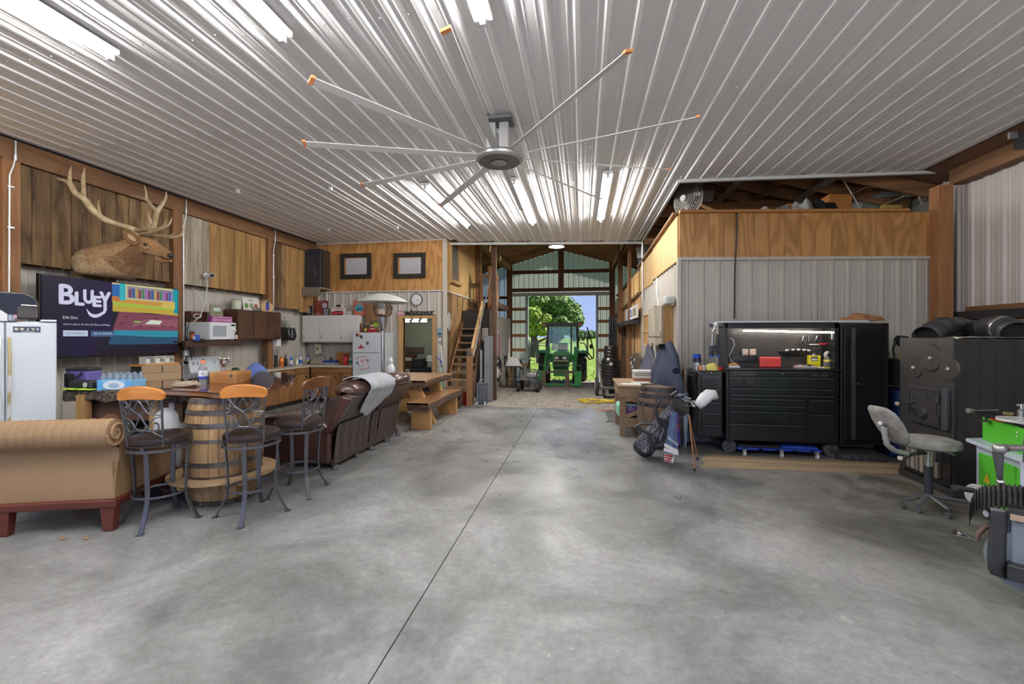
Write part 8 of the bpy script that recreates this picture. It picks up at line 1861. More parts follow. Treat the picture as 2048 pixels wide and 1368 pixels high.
for k,q in enumerate((G(1768,1019),G(1808,1049),G(1923,1052),G(1928,1022),G(1852,1000))):
 dd=(q-sg);dd.z=0;l_=.29;dd=dd.normalized()*l_;e=sg+dd
 MB().tube([sg+V((0,0,.10)),sg+dd*.5+V((0,0,.095)),e+V((0,0,.075))],[(.032,.022),(.026,.018),(.016,.012)],8).o('leg',gst,shp,True,ang=60)
 cc=MB().cyl(e+V((-.014,.0,.028)),e+V((.014,.0,.028)),.028,16).o('caster',M('caster_grey'),shp,True);MB().cyl(e+V((0,0,.04)),e+V((0,0,.08)),.008).o('caster_stem',iron,cc)
b1=T(1770,875,3.95);arm_=[T(1852,907,4.05)+V((0,0,-.0)),T(1815,908,4.0),T(1790,902,3.98),T(1775,890,3.96),T(1769,868,3.95),T(1769,850,3.95),T(1773,842,3.95)]
MB().tube(arm_,.013,8).o('back_arm',iron,shp,True)
def coil(P,r):
 out=[];n=len(P)
 for i in range(n-1):
  for k in range(5):out.append((P[i].lerp(P[i+1],k/5),r if k%2 else r*.82))
 return out
cl_=coil(arm_[1:6],.026);MB().tube([p for p,r in cl_],[r for p,r in cl_],12).o('arm_boot',M('boot_grey',(.36,.35,.32),.7),shp,True,ang=180)
ba=[T(1756,814,3.95),T(1762,822,3.95),T(1774,842,3.95),T(1786,864,3.95),T(1796,880,3.95),T(1799,888,3.95)]
MB().tube(ba,[(.10,.012),(.15,.022),(.17,.032),(.16,.034),(.12,.026),(.07,.012)],18).o('backrest',ups,shp,True,ang=180)
MB().tube([T(1774,850,3.96),T(1764,846,3.9),T(1760,846,3.85)],[.010,.010,.016],10).o('back_knob',galv,shp,True)
MB().tube([T(1836,908,4.1),T(1808,916,3.95),T(1800,916,3.9)],[.008,.014,.02],10).o('tilt_lever',chrome,shp,True)
GT=3.75
gp_,gq=T(1946,950,GT),T(2048,950,GT)
green=M('leaf_green',(.10,.52,.035),.35);paleb=M('pale_blue_grey',(.55,.60,.70),.4)
gc=thing('parts_washer','bright green parts washer on a pale blue-grey stand','parts washer',(gp_.x+.35,gp_.y+.1,0))
fA,fB=T(1946,900,3.85),T(2070,900,3.15);fA.z=fB.z=0;ux=(fB-fA).normalized();uy=V((-ux.y,ux.x,0))
def GB(s0,s1,d0,d1,z0,z1):
 q=[fA+ux*s0+uy*d0,fA+ux*s1+uy*d0,fA+ux*s1+uy*d1,fA+ux*s0+uy*d1];return MB().hexa([v+V((0,0,z0))for v in q]+[v+V((0,0,z1))for v in q])
LN=(fB-fA).length
def zat(x,y,t):return T(x,y,t).z
zt1=zat(1946,884,3.85)
GB(0,LN,.02,.55,.14,zt1-.0).o('frame',paleb,gc,bev=.006)
GB(.08,LN*.70,.0,.022,.20,zt1-.07).o('panel',green,gc,bev=.004);GB(LN*.74,LN,.0,.022,.20,zt1-.07).o('panel',green,gc,bev=.004)
GB(LN*.55,LN*.60,-.006,.0,.32,.42).o('latch',M('latch_plate',(.08,.08,.085),.4,.6),gc)
q=[fA+ux*-.16+uy*.25,fA+ux*.0+uy*-.05,fA+ux*(LN)+uy*-.05,fA+ux*LN+uy*.6,fA+ux*-.16+uy*.6]
zt_=zat(1912,866,4.0)
mb=MB();zs_=[zt_+.0,zt_-.02]
mb.add([V((p.x,p.y,zt1+.03))for p in q]+[V((p.x,p.y,zt1+.0))for p in q],[(0,1,2,3,4),(5,6,7,8,9)]+[(i,(i+1)%5,5+(i+1)%5,5+i)for i in range(5)]).o('tray',paleb,gc,bev=.004)
zu=zat(1962,828,3.9)
GB(.0,LN*.62,.06,.5,zt1+.03,zu).o('tub',green,gc,bev=.006);GB(LN*.62,LN,.04,.5,zt1+.03,zu-.01).o('tub',green,gc,bev=.006)
for z in(zu-.05,zu-.08):MB().ball(fA+ux*LN*.66+uy*.035+V((0,0,z)),.008,8).o('rivet',chrome,gc,True)
GB(-.02,LN,.04,.55,zu,zu+.022).o('lid',blackp,gc,bev=.004)
c=fA+ux*.12+uy*.03;MB().lathe([(0,0),(.03,0),(.03,.01),(0,.01)],14,V((c.x,c.y,zu-.035))).o('lid_knob',blackm,gc,True);MB().cyl((c.x,c.y,zu-.03),(c.x,c.y,zu+.01),.008).o('knob_stem',blackm,gc)
GB(.16,.34,.036,.042,zu-.004,zu+.008).o('red_strip',rd,gc)
for s in(.04,LN-.1):
 for dd_ in(.08,.5):
  c=fA+ux*s+uy*dd_;cs=MB().cyl(c+V((-.015,0,.05)),c+V((.015,0,.05)),.05,20).o('caster',rubber,gc,True);MB().cyl(c+V((-.018,0,.05)),c+V((.018,0,.05)),.028,16).o('caster_hub',paleb,cs,True);MB().box(c.x-.025,c.x+.025,c.y-.02,c.y+.02,.08,.14).o('caster_fork',iron,cs)
picture('warning_sticker',[('p',[(0,0),(1,0),(.5,1)],(.75,.45,.01)),('p',[(.45,.2),(.55,.2),(.52,.65),(.48,.65)],(.03,.03,.03))],fA+ux*.16+uy*-.003+V((0,0,.36)),ux*.09,(0,0,.08),gc)
t=thing('impact_wrench','long black ratchet wrench with square steel head on the washer lid','wrench',T(1950,822,3.95))
MB().cyl(T(1950,822,3.9),T(2000,821,3.7)-V((0,0,.0)),.010,8).o('handle',blackm,t,True);MB().tube([T(1936,821,3.9),T(1944,822,3.9),T(1951,822,3.9)],[.024,.024,.010],6).o('head',M('dull_steel',(.30,.28,.27),.4,.7),t)
t=thing('cardboard_box','dark brown low box at the back of the washer lid','box',T(1998,812,4.0));a=fA+ux*.22+uy*.40;MB().box(a.x,a.x+.28,a.y,a.y+.1,zu+.022,zu+.13).o('body',M('dark_carton',(.09,.055,.04),.8),t)
c=T(2043,812,3.45)
t=thing('spray_gun','chrome and brass spray fitting standing on a white disc at the washer lid','spray gun',(c.x,c.y,zu+.022))
MB().lathe([(0,0),(.14,0),(.14,.02),(0,.02)],24,(c.x,c.y,zu+.022)).o('white_disc',wh,t,True);MB().lathe([(0,.02),(.03,.02),(.032,.09),(.015,.10),(.013,.14),(0,.14)],14,(c.x,c.y,zu+.022)).o('body',chrome,t,True)
MB().cyl((c.x-.12,c.y,zu+.085),(c.x-.06,c.y,zu+.08),.012).o('brass_nozzle',M('brass'),t,True);MB().cyl((c.x-.04,c.y,zu+.15),(c.x+.04,c.y,zu+.15),.008).o('cross_handle',chrome,t,True)
def rbx(x0,x1,y0,y1,t,d,xm=None):
 xm=xm or(x0+x1)/2;c=T(xm,671,t);n=ray(xm,671);n.z=0;n.normalize();u=V((n.y,-n.x,0))
 def hit(x,y):r=ray(x,y);o=V((0,0,H));k=(c-o).dot(n)/r.dot(n);return o+r*k
 a,b=hit(x0,y1),hit(x1,y1);z0,z1=hit(xm,y1).z,hit(xm,y0).z;q=[a,b,b+n*d,a+n*d]
 return MB().hexa([V((p.x,p.y,z0))for p in q]+[V((p.x,p.y,z1))for p in q])
MT=2.55
mm=thing('milling_machine','heavy grey machine with pleated black bellows and crank handles at the right edge','machine',T(2060,1150,2.9)-V((0,0,T(2060,1150,2.9).z)))
gm_=M('machine_grey',(.24,.28,.33),.35,.2,'noise',(.18,.21,.25),6,0,rand=0);dk_=M('machine_dark',(.06,.062,.068),.35,.5,'noise',(.04,.04,.043),7,0,rand=0)
n_=ray(1995,671);n_.z=0;n_.normalize();u_=V((n_.y,-n_.x,0))
def TQ(x,y,t=MT):return T(x,y,t)
def guard(u,v):
 L=[((1981,1015),(2014,1020)),((1980,1050),(2013,1055)),((1977,1090),(2012,1096)),((1975,1120),(2011,1128)),((1976,1138),(2011,1148)),((1980,1147),(2013,1158))]
 s=v*5;k=min(4,int(s));f=s-k;a=TQ(*L[k][0]).lerp(TQ(*L[k+1][0]),f);b=TQ(*L[k][1],MT-.03).lerp(TQ(*L[k+1][1],MT-.03),f);return a.lerp(b,u)
MB().grid(guard,4,20).o('chip_guard',dk_,mm,True,solid=.012,ang=180)
rbx(2014,2020,1018,1130,MT-.02,.12).o('slide',iron,mm,bev=.004)
rbx(2021,2110,1040,1130,MT-.03,.25,2021).o('casting',gm_,mm,bev=.01)
rbx(2021,2110,1028,1040,MT-.05,.2,2021).o('copper_scale',M('copper_strip',(.40,.28,.20),.5),mm)
rbx(2018,2110,1016,1028,MT-.04,.25,2018).o('table_edge',dk_,mm,bev=.004)
rbx(2013,2110,1128,1160,MT-.06,.3,2013).o('saddle',dk_,mm,bev=.012)
wc_=TQ(2060,1128,MT-.08);MB().lathe([(0,0),(.17,0),(.18,.008),(.18,.05),(0,.06)],40,wc_,Matrix.Rotation(-math.atan2(n_.x,n_.y),4,'Z')@rotx(-PI/2)).o('round_cover',gm_,mm,True,bev=.004)
def mbz(x0,z0,z1,t,w_,d,nm,m):
 p=T(x0,671,t);q=[p,p+u_*w_,p+u_*w_+n_*d,p+n_*d];MB().hexa([V((v.x,v.y,z0))for v in q]+[V((v.x,v.y,z1))for v in q]).o(nm,m,mm,bev=.015)
mbz(2075,0,.16,2.72,.75,.8,'base',dk_);mbz(2085,.16,.62,2.80,.6,.6,'pedestal',gm_);mbz(2110,.62,1.75,3.0,.4,.35,'column',gm_);mbz(2112,1.45,1.95,2.7,.35,.6,'head',gm_)
pts=[T(1938,1030,MT+.12),T(1941,1010,MT+.12),T(1950,994,MT+.10),T(1966,986,MT+.08),T(1990,984,MT+.06),T(2020,985,MT+.03),T(2050,986,MT),T(2090,987,MT-.05)]
def bel(u,v):
 s=u*(len(pts)-1);k=min(int(s),len(pts)-2);p=pts[k].lerp(pts[k+1],s-k);z=.018*abs(math.sin(u*PI*19))
 if v<.5:return p+n_*.14*(1-v*2)+V((0,0,z))
 return p+V((0,0,z*(1-1.6*(v-.5)*2)-(v-.5)*2*.085))-n_*(.02*abs(math.sin(u*PI*19)))
MB().grid(bel,152,6).o('bellows',M('bellows_black',(.022,.02,.018),.7,0,'noise',(.05,.045,.04),9,0,rand=0),mm,False)
ws_=M('worn_steel',(.42,.40,.40),.3,.8)
MB().tube([T(2070,897,2.7),T(2030,896,2.7),T(2012,896,2.7)],[.020,.020,.024],14).o('crank_shaft',ws_,mm,True)
MB().ball(T(1999,898,2.7),.034,16).o('crank_hub',ws_,mm,True)
MB().tube([T(1996,905,2.7),T(1998,930,2.7),T(2000,958,2.7)],[.026,.020,.013],14).o('crank_arm',M('dark_worn',(.15,.15,.16),.35,.8),mm,True);MB().ball(T(2001,965,2.7),.022,14).o('crank_ball',chrome,mm,True)
rbx(2040,2090,925,985,2.8,.2,2040).o('vice_column',paleb,mm,bev=.01);rbx(2046,2090,884,925,2.75,.1,2046).o('vice_block',iron,mm,bev=.006)
MB().tube([T(1948,988,3.0),T(1962,990,3.0)],.068,32).o('hand_wheel',M('alloy_light',(.50,.50,.51),.35,.4),mm,True,bev=.004)
MB().tube([T(1908,975,2.95),T(1915,976,2.95),T(1946,981,2.95)],[.022,.018,.018],14).o('wheel_grip',dk_,mm,True)
MB().tube([T(1962,990,3.0),T(1990,1000,2.8)],.02,10).o('wheel_shaft',iron,mm,True)
MB().tube([T(1985,1048,2.65),T(1970,1055,2.65),T(1956,1068,2.65),T(1955,1080,2.65)],[.014,.014,.013,.012],10).o('lower_crank',M('rusty_steel',(.16,.10,.075),.6,.5),mm,True)
MB().tube([T(1955,1080,2.65),T(1935,1072,2.65),T(1918,1066,2.65),T(1910,1064,2.65)],[.007,.012,.022,.016],14).o('lower_handle',chrome,mm,True)
a,b=PX(2030,258,5.0),PX(2060,226,5.0)
t=thing('ceiling_speaker','black box mounted under the ceiling at the right edge','speaker',(4.9,(a.y+b.y)/2,a.z));MB().box(4.98,5.1,b.y-.3,a.y,ZC-.22,ZC-.05).o('body',blackm,t,bev=.006);MB().box(4.90,4.98,a.y-.06,a.y-.03,ZC-.10,ZC-.03).o('bracket',galv,t)
for k,(x,y,l)in enumerate(((125,1079,'dry leaf on the concrete in front of the wicker sofa, left one'),(172,1079,'dry leaf on the concrete in front of the wicker sofa, right one'),(196,1047,'curled pale leaf under the right end of the wicker sofa'))):
 p=G(x,y);tag(MB().add([p+V((.035*math.cos(a)*(1 if i%2 else.5),.02*math.sin(a)*(1 if i%2 else.5),.006+.006*(i%2)))for i,a in enumerate([k_*PI/5+k for k_ in range(10)])],[tuple(range(10))]).o('leaf',M('dry_leaf',(.42,.22,.09),.8),None,solid=.002),l,'leaf')
# = FAR END: CART, BARRELS, WAGON, TRACTOR, CHAIRS, LAMP
lampc=T(1113,494,12.4)
t=thing('pendant_lamp','lit conical white pendant lamp hanging under the barn ridge','lamp',lampc)
MB().lathe([(.22,0),(.21,.02),(.17,.10),(.10,.20),(.07,.24),(.0,.25)],28,lampc).o('shade',M('lamp_shade_white',(.7,.7,.68),.4),t,True,solid=.004)
MB().lathe([(0,.015),(.17,.015),(.17,.05),(0,.05)],24,lampc).o('bulb',M('bulb_glow',(1,.97,.9),.4,em=330),t)
MB().cyl(lampc+V((0,0,.25)),(lampc.x,lampc.y,rz(lampc.x)),.01).o('stem',iron,t)
ct=12.6;cg=T(1222,782,ct);z0=gz(cg.y)
cart=thing('flat_cart','low grey flat cart with small wheels on the gravel beside the aisle wall','cart',(cg.x,cg.y,z0))
a,b=T(1200,783,ct),T(1244,783,ct);dz_=z0+.34
MB().box(a.x,b.x,a.y-.3,a.y+.5,dz_-.06,dz_).o('deck',M('cart_grey',(.13,.13,.125),.7),cart,bev=.006)
MB().bar((a.x+.05,a.y-.28,dz_),(a.x-.08,a.y-.4,dz_+.9),.03,.03).o('handle',galv,cart)
for x in(a.x+.12,b.x-.1):
 for y in(a.y-.2,a.y+.4):MB().cyl((x-.03,y,z0+.12),(x+.03,y,z0+.12),.12,18).o('wheel',rubber,cart,True)
bx_=T(1224,700,ct)
t=thing('black_barrel','black ribbed plastic drainage barrel standing on the flat cart','barrel',(bx_.x,bx_.y+.1,dz_))
prof=[];zz0,zz1=dz_,T(1224,692,ct).z;h_=zz1-zz0
for i in range(64):
 s=i/63;r=(.29 if s<.62 else.29-.08*min(1,(s-.62)/.10))if s<.93 else.21-.02*(s-.93)/.07;prof.append((r-(.012 if(i%5)==0 else 0),zz0+h_*s))
MB().lathe([(0,zz0)]+prof+[(0,zz1)],28,(bx_.x-.02,bx_.y+.1,0)).o('shell',M('barrel_black',(.016,.016,.018),.3),t,True,ang=25)
MB().lathe([(0,0),(.05,0),(.05,.004),(0,.004)],10,T(1222,728,ct-.25),rotx(PI/2)).o('sticker',wh,t)
a,b=T(1218,745,ct+.6),T(1233,633,ct+.6)
t=thing('drain_pipe','tall bundle of black ribbed drain pipes behind the black barrel','pipes',((a.x+b.x)/2,a.y,z0))
for k in range(3):x=a.x+.04+k*.075;MB().cyl((x,a.y+.25,z0),(x+.01,a.y+.25,b.z-.02*k),.042,12).o('pipe',M('barrel_black'),t,True)
t=thing('hand_truck','grey tyred hand truck leaning beside the black barrel','hand truck',T(1196,770,13.5));p=T(1193,756,13.3);zz=gz(p.y)
MB().cyl((p.x-.04,p.y,zz+.28),(p.x+.06,p.y,zz+.28),.28,24).o('tyre',rubber,t,True,bev=.03);MB().cyl((p.x-.05,p.y,zz+.28),(p.x+.07,p.y,zz+.28),.12,16).o('rim',whitep,t,True);MB().bar((p.x+.1,p.y,zz+.2),T(1212,715,13.3),.03,.03).o('frame',M('pale_tube',(.5,.5,.48),.5),t)
pts=[]
for k in range(60):
 a_=k*.55;r=.30+.12*math.sin(k*1.7);c=G(1192,800,-.06);pts.append((c.x+r*math.cos(a_)*1.3,c.y+r*math.sin(a_)*.8,gz(c.y)+.025+.012*(k%3)))
tag(MB().tube(pts,.014,6).o('hose',M('yellow_hose',(.65,.48,.04),.5),None,True),'yellow extension hose heaped on the gravel by the flat cart','hose')
c=G(1215,826)
tag(MB().tube([(c.x-.18+.06*k+.05*math.sin(k*2),c.y+.25+.06*math.cos(k*3),.012)for k in range(9)],.008,6).o('cord',M('orange_cord',(.6,.13,.03),.5),None,True),'orange cord lying on the slab edge behind the floor mat','cord')
a,b=PX(1240,750,1.43),PX(1249,650,1.43)
dd_=st(thing('door_4',None,None,(1.44,(a.y+b.y)/2,gz(12))))
MB().box(1.36,1.45,b.y-.3,b.y-.14,gz(12),b.z).o('door_frame',darkwood,dd_);MB().box(1.38,1.43,b.y-.14,a.y+.4,gz(12),b.z).o('door_leaf',darkwood,dd_)
a,b=PX(1242,655,1.35),PX(1274,640,1.35)
t=thing('heater_duct','black ribbed box fixed over the dark doorway in the aisle wall','duct',(1.3,(a.y+b.y)/2,a.z));MB().box(1.14,1.42,b.y,a.y,a.z,b.z).o('body',blackm,t,bev=.01)
for k in range(12):y=b.y+(a.y-b.y)*(k+.3)/12;MB().box(1.12,1.14,y,y+.05,a.z,b.z).o('rib',rubber,t)
a,b=PX(1251,639,1.32),PX(1275,613,1.32)
t=thing('newspaper_print','pale framed newspaper print propped above the black ribbed box','picture',(1.32,(a.y+b.y)/2,a.z))
ya,yb=b.y,a.y;zz0,zz1=PX(1262,639,1.32).z,PX(1262,615,1.32).z
MB().box(1.32,1.34,ya,yb,zz0,zz1).o('board',whitep,t);picture('print',[('r',0,0,1,1,(.6,.6,.6)),('r',.3,.2,.3,.6,(.10,.15,.4)),('r',.65,.2,.25,.6,(.25,.2,.12)),('r',.4,.35,.15,.2,(.4,.3,.2)),('r',.05,.1,.2,.8,(.35,.35,.35))],(1.318,yb,zz0),(0,ya-yb,0),(0,0,zz1-zz0),t)
for k,(x0,x1)in enumerate(((1266,1273),(1273,1284))):
 a,b=PX(x0,757,1.38),PX(x1,707,1.38);t=thing('rounded_board',['narrower dark rounded board leaning on the aisle wall','wider dark rounded board leaning on the aisle wall'][k],'board',(1.38,(a.y+b.y)/2,a.z-.3))
 ya,yb=b.y,a.y;z1=b.z;P=[(ya,gz(11)),(yb,gz(11)),(yb,z1-.1),(yb-(yb-ya)*.2,z1-.02),((ya+yb)/2,z1),(ya+(yb-ya)*.2,z1-.02),(ya,z1-.1)]
 MB().prism(P,1.36-.03*k,1.39-.03*k,'x').o('board',M('sled_brown',(.10,.07,.05),.6),t,bev=.006)
TX,TYr=T(1122,700,18.4).x,18.0;TZ=-.50
jg=M('tractor_green',(.05,.30,.08),.3);jy=M('tractor_yellow',(.65,.45,.02),.4);blk=M('tractor_black',(.02,.02,.022),.5);tyre=M('tyre',(.035,.033,.03),.8)
tr=thing('tractor','green cab tractor with front loader forks parked in the far doorway','tractor',(TX,TYr+1.2,TZ))
def tyre_(x,y,r,w_,nm='wheel'):
 t=MB().lathe([(r*.55,-w_/2),(r*.9,-w_/2),(r,-w_*.3),(r,w_*.3),(r*.9,w_/2),(r*.55,w_/2)],28,(x,y,TZ+r),Matrix.Rotation(PI/2,4,'Y')).o(nm,tyre,tr,True)
 MB().lathe([(0,-w_*.3),(r*.5,-w_*.35),(r*.58,-w_*.45),(r*.58,w_*.45),(r*.5,w_*.35),(0,w_*.3)],24,(x,y,TZ+r),Matrix.Rotation(PI/2,4,'Y')).o('rim',jy,t,True)
 lg=MB()
 for k in range(20):
  a=2*PI*k/20;c=V((0,math.cos(a)*r,math.sin(a)*r));s=1 if k%2 else-1
  lg.bar(V((x+s*w_*.02,y,TZ+r))+c,V((x+s*w_*.48,y,TZ+r))+V((0,math.cos(a+.12)*r,math.sin(a+.12)*r)),.03,.05,up=c)
 stuff(lg.o('tread_lugs',tyre,t))
for s in(-1,1):tyre_(TX+s*.62,TYr+.55,.44,.28);tyre_(TX+s*.88,TYr+2.45,.70,.42)
MB().prism([(TX-.33,TZ+.72),(TX+.33,TZ+.72),(TX+.36,TZ+1.30),(TX+.25,TZ+1.42),(TX-.25,TZ+1.42),(TX-.36,TZ+1.30)],TYr+.15,TYr+1.7,'y').o('hood',jg,tr,bev=.04,seg=3)
gr=MB().box(TX-.28,TX+.28,TYr+.11,TYr+.16,TZ+.74,TZ+1.02).o('grille',blk,tr,bev=.01);hb=MB().box(TX-.30,TX+.30,TYr+.11,TYr+.16,TZ+1.08,TZ+1.27).o('light_bar',blk,tr,bev=.02)
for s in(-1,1):MB().box(TX+s*.17-.085,TX+s*.17+.085,TYr+.09,TYr+.115,TZ+1.11,TZ+1.23).o('head_lamp',M('lamp_lens',(.8,.8,.78),.1),hb,bev=.01)
MB().box(TX-.30,TX+.30,TYr+.10,TYr+.15,TZ+1.03,TZ+1.07).o('bumper_strip',M('strip_pale',(.55,.55,.3),.4),tr)
MB().box(TX-.3,TX+.3,TYr+.2,TYr+1.8,TZ+.40,TZ+.74).o('chassis',jg,tr,bev=.02)
cy0,cy1=TYr+1.65,TYr+2.9;cz0,cz1=TZ+1.25,TZ+2.55
rf_=MB().box(TX-.90,TX+.90,cy0-.2,cy1+.1,cz1-.03,cz1+.13).o('cab_roof',M('roof_grey',(.12,.13,.12),.5),tr,bev=.05,seg=3);MB().box(TX-.84,TX+.84,cy0-.15,cy1,cz1-.05,cz1-.03).o('headliner',M('headliner',(.28,.30,.24),.8),rf_)
for s in(-1,1):MB().box(TX+s*.80-.06,TX+s*.80+.06,cy0-.22,cy0-.19,cz1-.02,cz1+.08).o('marker_lamp',orp,rf_)
for s in(-1,1):
 MB().bar((TX+s*.70,cy0,cz0-.3),(TX+s*.64,cy0,cz1),.07,.07).o('pillar',blk,tr);MB().bar((TX+s*.72,cy1,cz0-.2),(TX+s*.68,cy1,cz1),.07,.07).o('pillar',blk,tr)
MB().bar((TX+.40,cy0-.02,cz0),(TX+.40,cy0-.02,cz1),.06,.06).o('exhaust',blk,tr)
MB().box(TX-.66,TX+.66,cy0+.01,cy0+.015,cz0,cz1-.03).o('windscreen',mixmat('cab_glass',(.90,.97,.92),.92,True),tr)
MB().box(TX-.66,TX+.66,cy1,cy1+.005,cz0,cz1-.03).o('rear_window',MC['cab_glass'],tr)
MB().box(TX-.70,TX+.70,cy0,cy1,TZ+.9,cz0).o('cab_base',jg,tr,bev=.03)
MB().tube([(TX+.18*math.cos(k*PI/10),cy0+.35,cz0+.28+.18*math.sin(k*PI/10)*.6)for k in range(20)],.015,6,closed=True).o('steering_wheel',blk,tr,True);MB().box(TX-.22,TX+.22,cy0+.7,cy0+.85,cz0,cz0+.5).o('seat',blk,tr,bev=.04)
for s in(-1,1):MB().box(TX+s*.9-.24,TX+s*.9+.24,TYr+1.75,TYr+3.05,TZ+1.28,TZ+1.42).o('fender',jg,tr,bev=.06,seg=3)
for s in(-1,1):
 MB().bar((TX+s*.62,TYr+1.5,TZ+1.45),(TX+s*.60,TYr+.3,TZ+1.25),.10,.22).o('loader_arm',jg,tr,bev=.01);MB().bar((TX+s*.60,TYr+.35,TZ+1.35),(TX+s*.62,TYr-.6,TZ+.42),.10,.22).o('loader_arm',jg,tr,bev=.01)
 MB().box(TX+s*.62-.09,TX+s*.62+.09,TYr+1.2,TYr+1.5,TZ+.6,TZ+1.6).o('loader_post',jg,tr,bev=.01);MB().cyl((TX+s*.5,TYr+.9,TZ+1.0),(TX+s*.55,TYr-.4,TZ+.55),.035,10).o('loader_ram',galv,tr,True)
 MB().box(TX+s*.72-.14,TX+s*.72+.14,TYr-.72,TYr-.62,TZ+.10,TZ+.70).o('carriage_side',jg,tr)
MB().box(TX-.80,TX+.80,TYr-.70,TYr-.64,TZ+.62,TZ+.70).o('carriage_rail',M('rail_dark',(.10,.08,.07),.5),tr);MB().box(TX-.80,TX+.80,TYr-.70,TYr-.64,TZ+.12,TZ+.20).o('carriage_rail',jg,tr)
MB().tube([(TX-.85,TYr-.68,TZ+.68),(TX-.83,TYr-.68,TZ+.92),(TX+.83,TYr-.68,TZ+.92),(TX+.85,TYr-.68,TZ+.68)],.018,6).o('guard_rail',jg,tr,True)
for x in(-.62,.30):MB().box(TX+x-.08,TX+x+.08,TYr-.76,TYr-.70,TZ+.03,TZ+.66).o('fork',M('fork_brown',(.16,.11,.08),.6),tr);MB().hexa([(TX+x-.06,TYr-1.7,TZ+.03),(TX+x+.06,TYr-1.7,TZ+.03),(TX+x+.08,TYr-.7,TZ+.03),(TX+x-.08,TYr-.7,TZ+.03),(TX+x-.06,TYr-1.7,TZ+.04),(TX+x+.06,TYr-1.7,TZ+.04),(TX+x+.08,TYr-.7,TZ+.08),(TX+x-.08,TYr-.7,TZ+.08)]).o('fork',M('fork_tine',(.4,.38,.33),.6),tr)
dt=19.6
MB().tube([T(1160,686,dt),T(1168,686,dt),T(1172,692,dt),T(1176,705,dt),T(1184,716,dt),T(1187,717,dt)],.03,6).o('door_rail',blk,tr,True)
MB().tube([T(1174,654,dt),T(1183,684,dt),T(1187,700,dt),T(1187,716,dt),T(1179,719,dt),T(1173,711,dt),T(1165,700,dt)],.03,6).o('open_door_frame',blk,tr,True)
MB().ball(T(1182.5,693,dt),.09,10,(1,.3,1.2)).o('mirror',blk,tr,True)
wt=14.6;a,b=T(1036,765,wt),T(1076,765,wt);wz=T(1056,779,wt).z;wz=gz(a.y)
wg_=thing('garden_wagon','grey steel mesh garden wagon with four fat tyres on the gravel','wagon',((a.x+b.x)/2,a.y,wz))
zt0,zt1_=T(1056,758,wt).z,T(1056,742,wt).z;gw=M('wagon_grey',(.20,.205,.21),.5,.3)
L3=1.0;x0,x1,y0,y1=a.x+.05,b.x-.02,a.y-.1,a.y+.75
MB().box(x0,x1,y0,y1,zt0-.03,zt0).o('bed',gw,wg_)
for q0,q1 in(((x0,y0),(x1,y0)),((x0,y1),(x1,y1)),((x0,y0),(x0,y1)),((x1,y0),(x1,y1))):
 mb=MB();A1,B1=V((*q0,0)),V((*q1,0))
 mb.bar(A1+V((0,0,zt1_)),B1+V((0,0,zt1_)),.02,.025)
 n=9
 for k in range(n+1):p=A1.lerp(B1,k/n);mb.box(p.x-.007,p.x+.007,p.y-.007,p.y+.007,zt0,zt1_)
 for k in range(4):mb.bar(A1+V((0,0,zt0+.05*k)),B1+V((0,0,zt0+.05*k)),.01,.012)
 stuff(mb.o('mesh_side',gw,wg_))
for x in(x0-.02,x1+.02):
 for y in(y0+.08,y1-.08):MB().cyl((x-.06,y,wz+.16),(x+.06,y,wz+.16),.16,20).o('wheel',tyre,wg_,True,bev=.03)
tag(MB().ball(((x0+x1)/2+.1,(y0+y1)/2,zt0+.10),.15,12,(1.6,1.6,.7)).o('sack',M('grey_sack',(.40,.40,.40),.8),None,True),'pale grey sack lying in the garden wagon','sack')
dchair=M('dark_chair',(.06,.045,.04),.6)
for k,(xx,tt_,l)in enumerate(((1022,16.6,'dark wooden bar chair, the left one beside the far partition'),(1037,16.4,'dark wooden bar chair, the middle one behind the garden wagon'),(1050,17.2,'small dark table-stool with pale seat nearest the open door'))):
 p=T(xx,720,tt_);z0=gz(p.y);hs=.78 if k<2 else 1.05
 t=thing('bar_chair',l,'chair',(p.x,p.y,z0),group=None)
 for sx_ in(-.17,.17):
  for sy_ in(-.17,.17):MB().box(p.x+sx_-.02,p.x+sx_+.02,p.y+sy_-.02,p.y+sy_+.02,z0,z0+hs).o('leg',dchair,t)
 MB().box(p.x-.21,p.x+.21,p.y-.21,p.y+.21,z0+hs,z0+hs+.05).o('seat',M('chair_seat',(.35,.30,.28),.6),t,bev=.01);MB().box(p.x-.17,p.x+.17,p.y-.18,p.y-.16,z0+.25,z0+.28).o('stretcher',dchair,t);MB().box(p.x-.17,p.x+.17,p.y+.16,p.y+.18,z0+.4,z0+.43).o('stretcher',dchair,t)
 if k==0:MB().bar((p.x-.19,p.y+.18,z0+hs),(p.x-.22,p.y+.22,z0+hs+.42),.04,.04).o('back_post',dchair,t);MB().bar((p.x-.20,p.y-.18,z0+hs),(p.x-.22,p.y-.2,z0+hs+.42),.04,.04).o('back_post',dchair,t);MB().bar((p.x-.22,p.y-.2,z0+hs+.38),(p.x-.22,p.y+.22,z0+hs+.38),.03,.1).o('back_rail',dchair,t)
p=T(1029,708,16.2);cloth('white fluffy fleece heaped on the left bar chair','fleece','fleece',(p.x-.05,p.y,gz(p.y)+.84),.33,.2,.28,M('fleece_white',(.75,.74,.72),.95),44,fold=.5)
t=thing('rustic_table','rough pale table with green cloth behind the bar chairs','table',T(1040,720,18.2));p=T(1042,705,18.2);z0=gz(p.y)
MB().box(p.x-.5,p.x+.35,p.y-.3,p.y+.3,z0+.82,z0+.90).o('top',lumberx,t)
for x in(p.x-.45,p.x+.3):
 for y in(p.y-.25,p.y+.25):MB().box(x-.04,x+.04,y-.04,y+.04,z0,z0+.82).o('leg',lumberz,t)
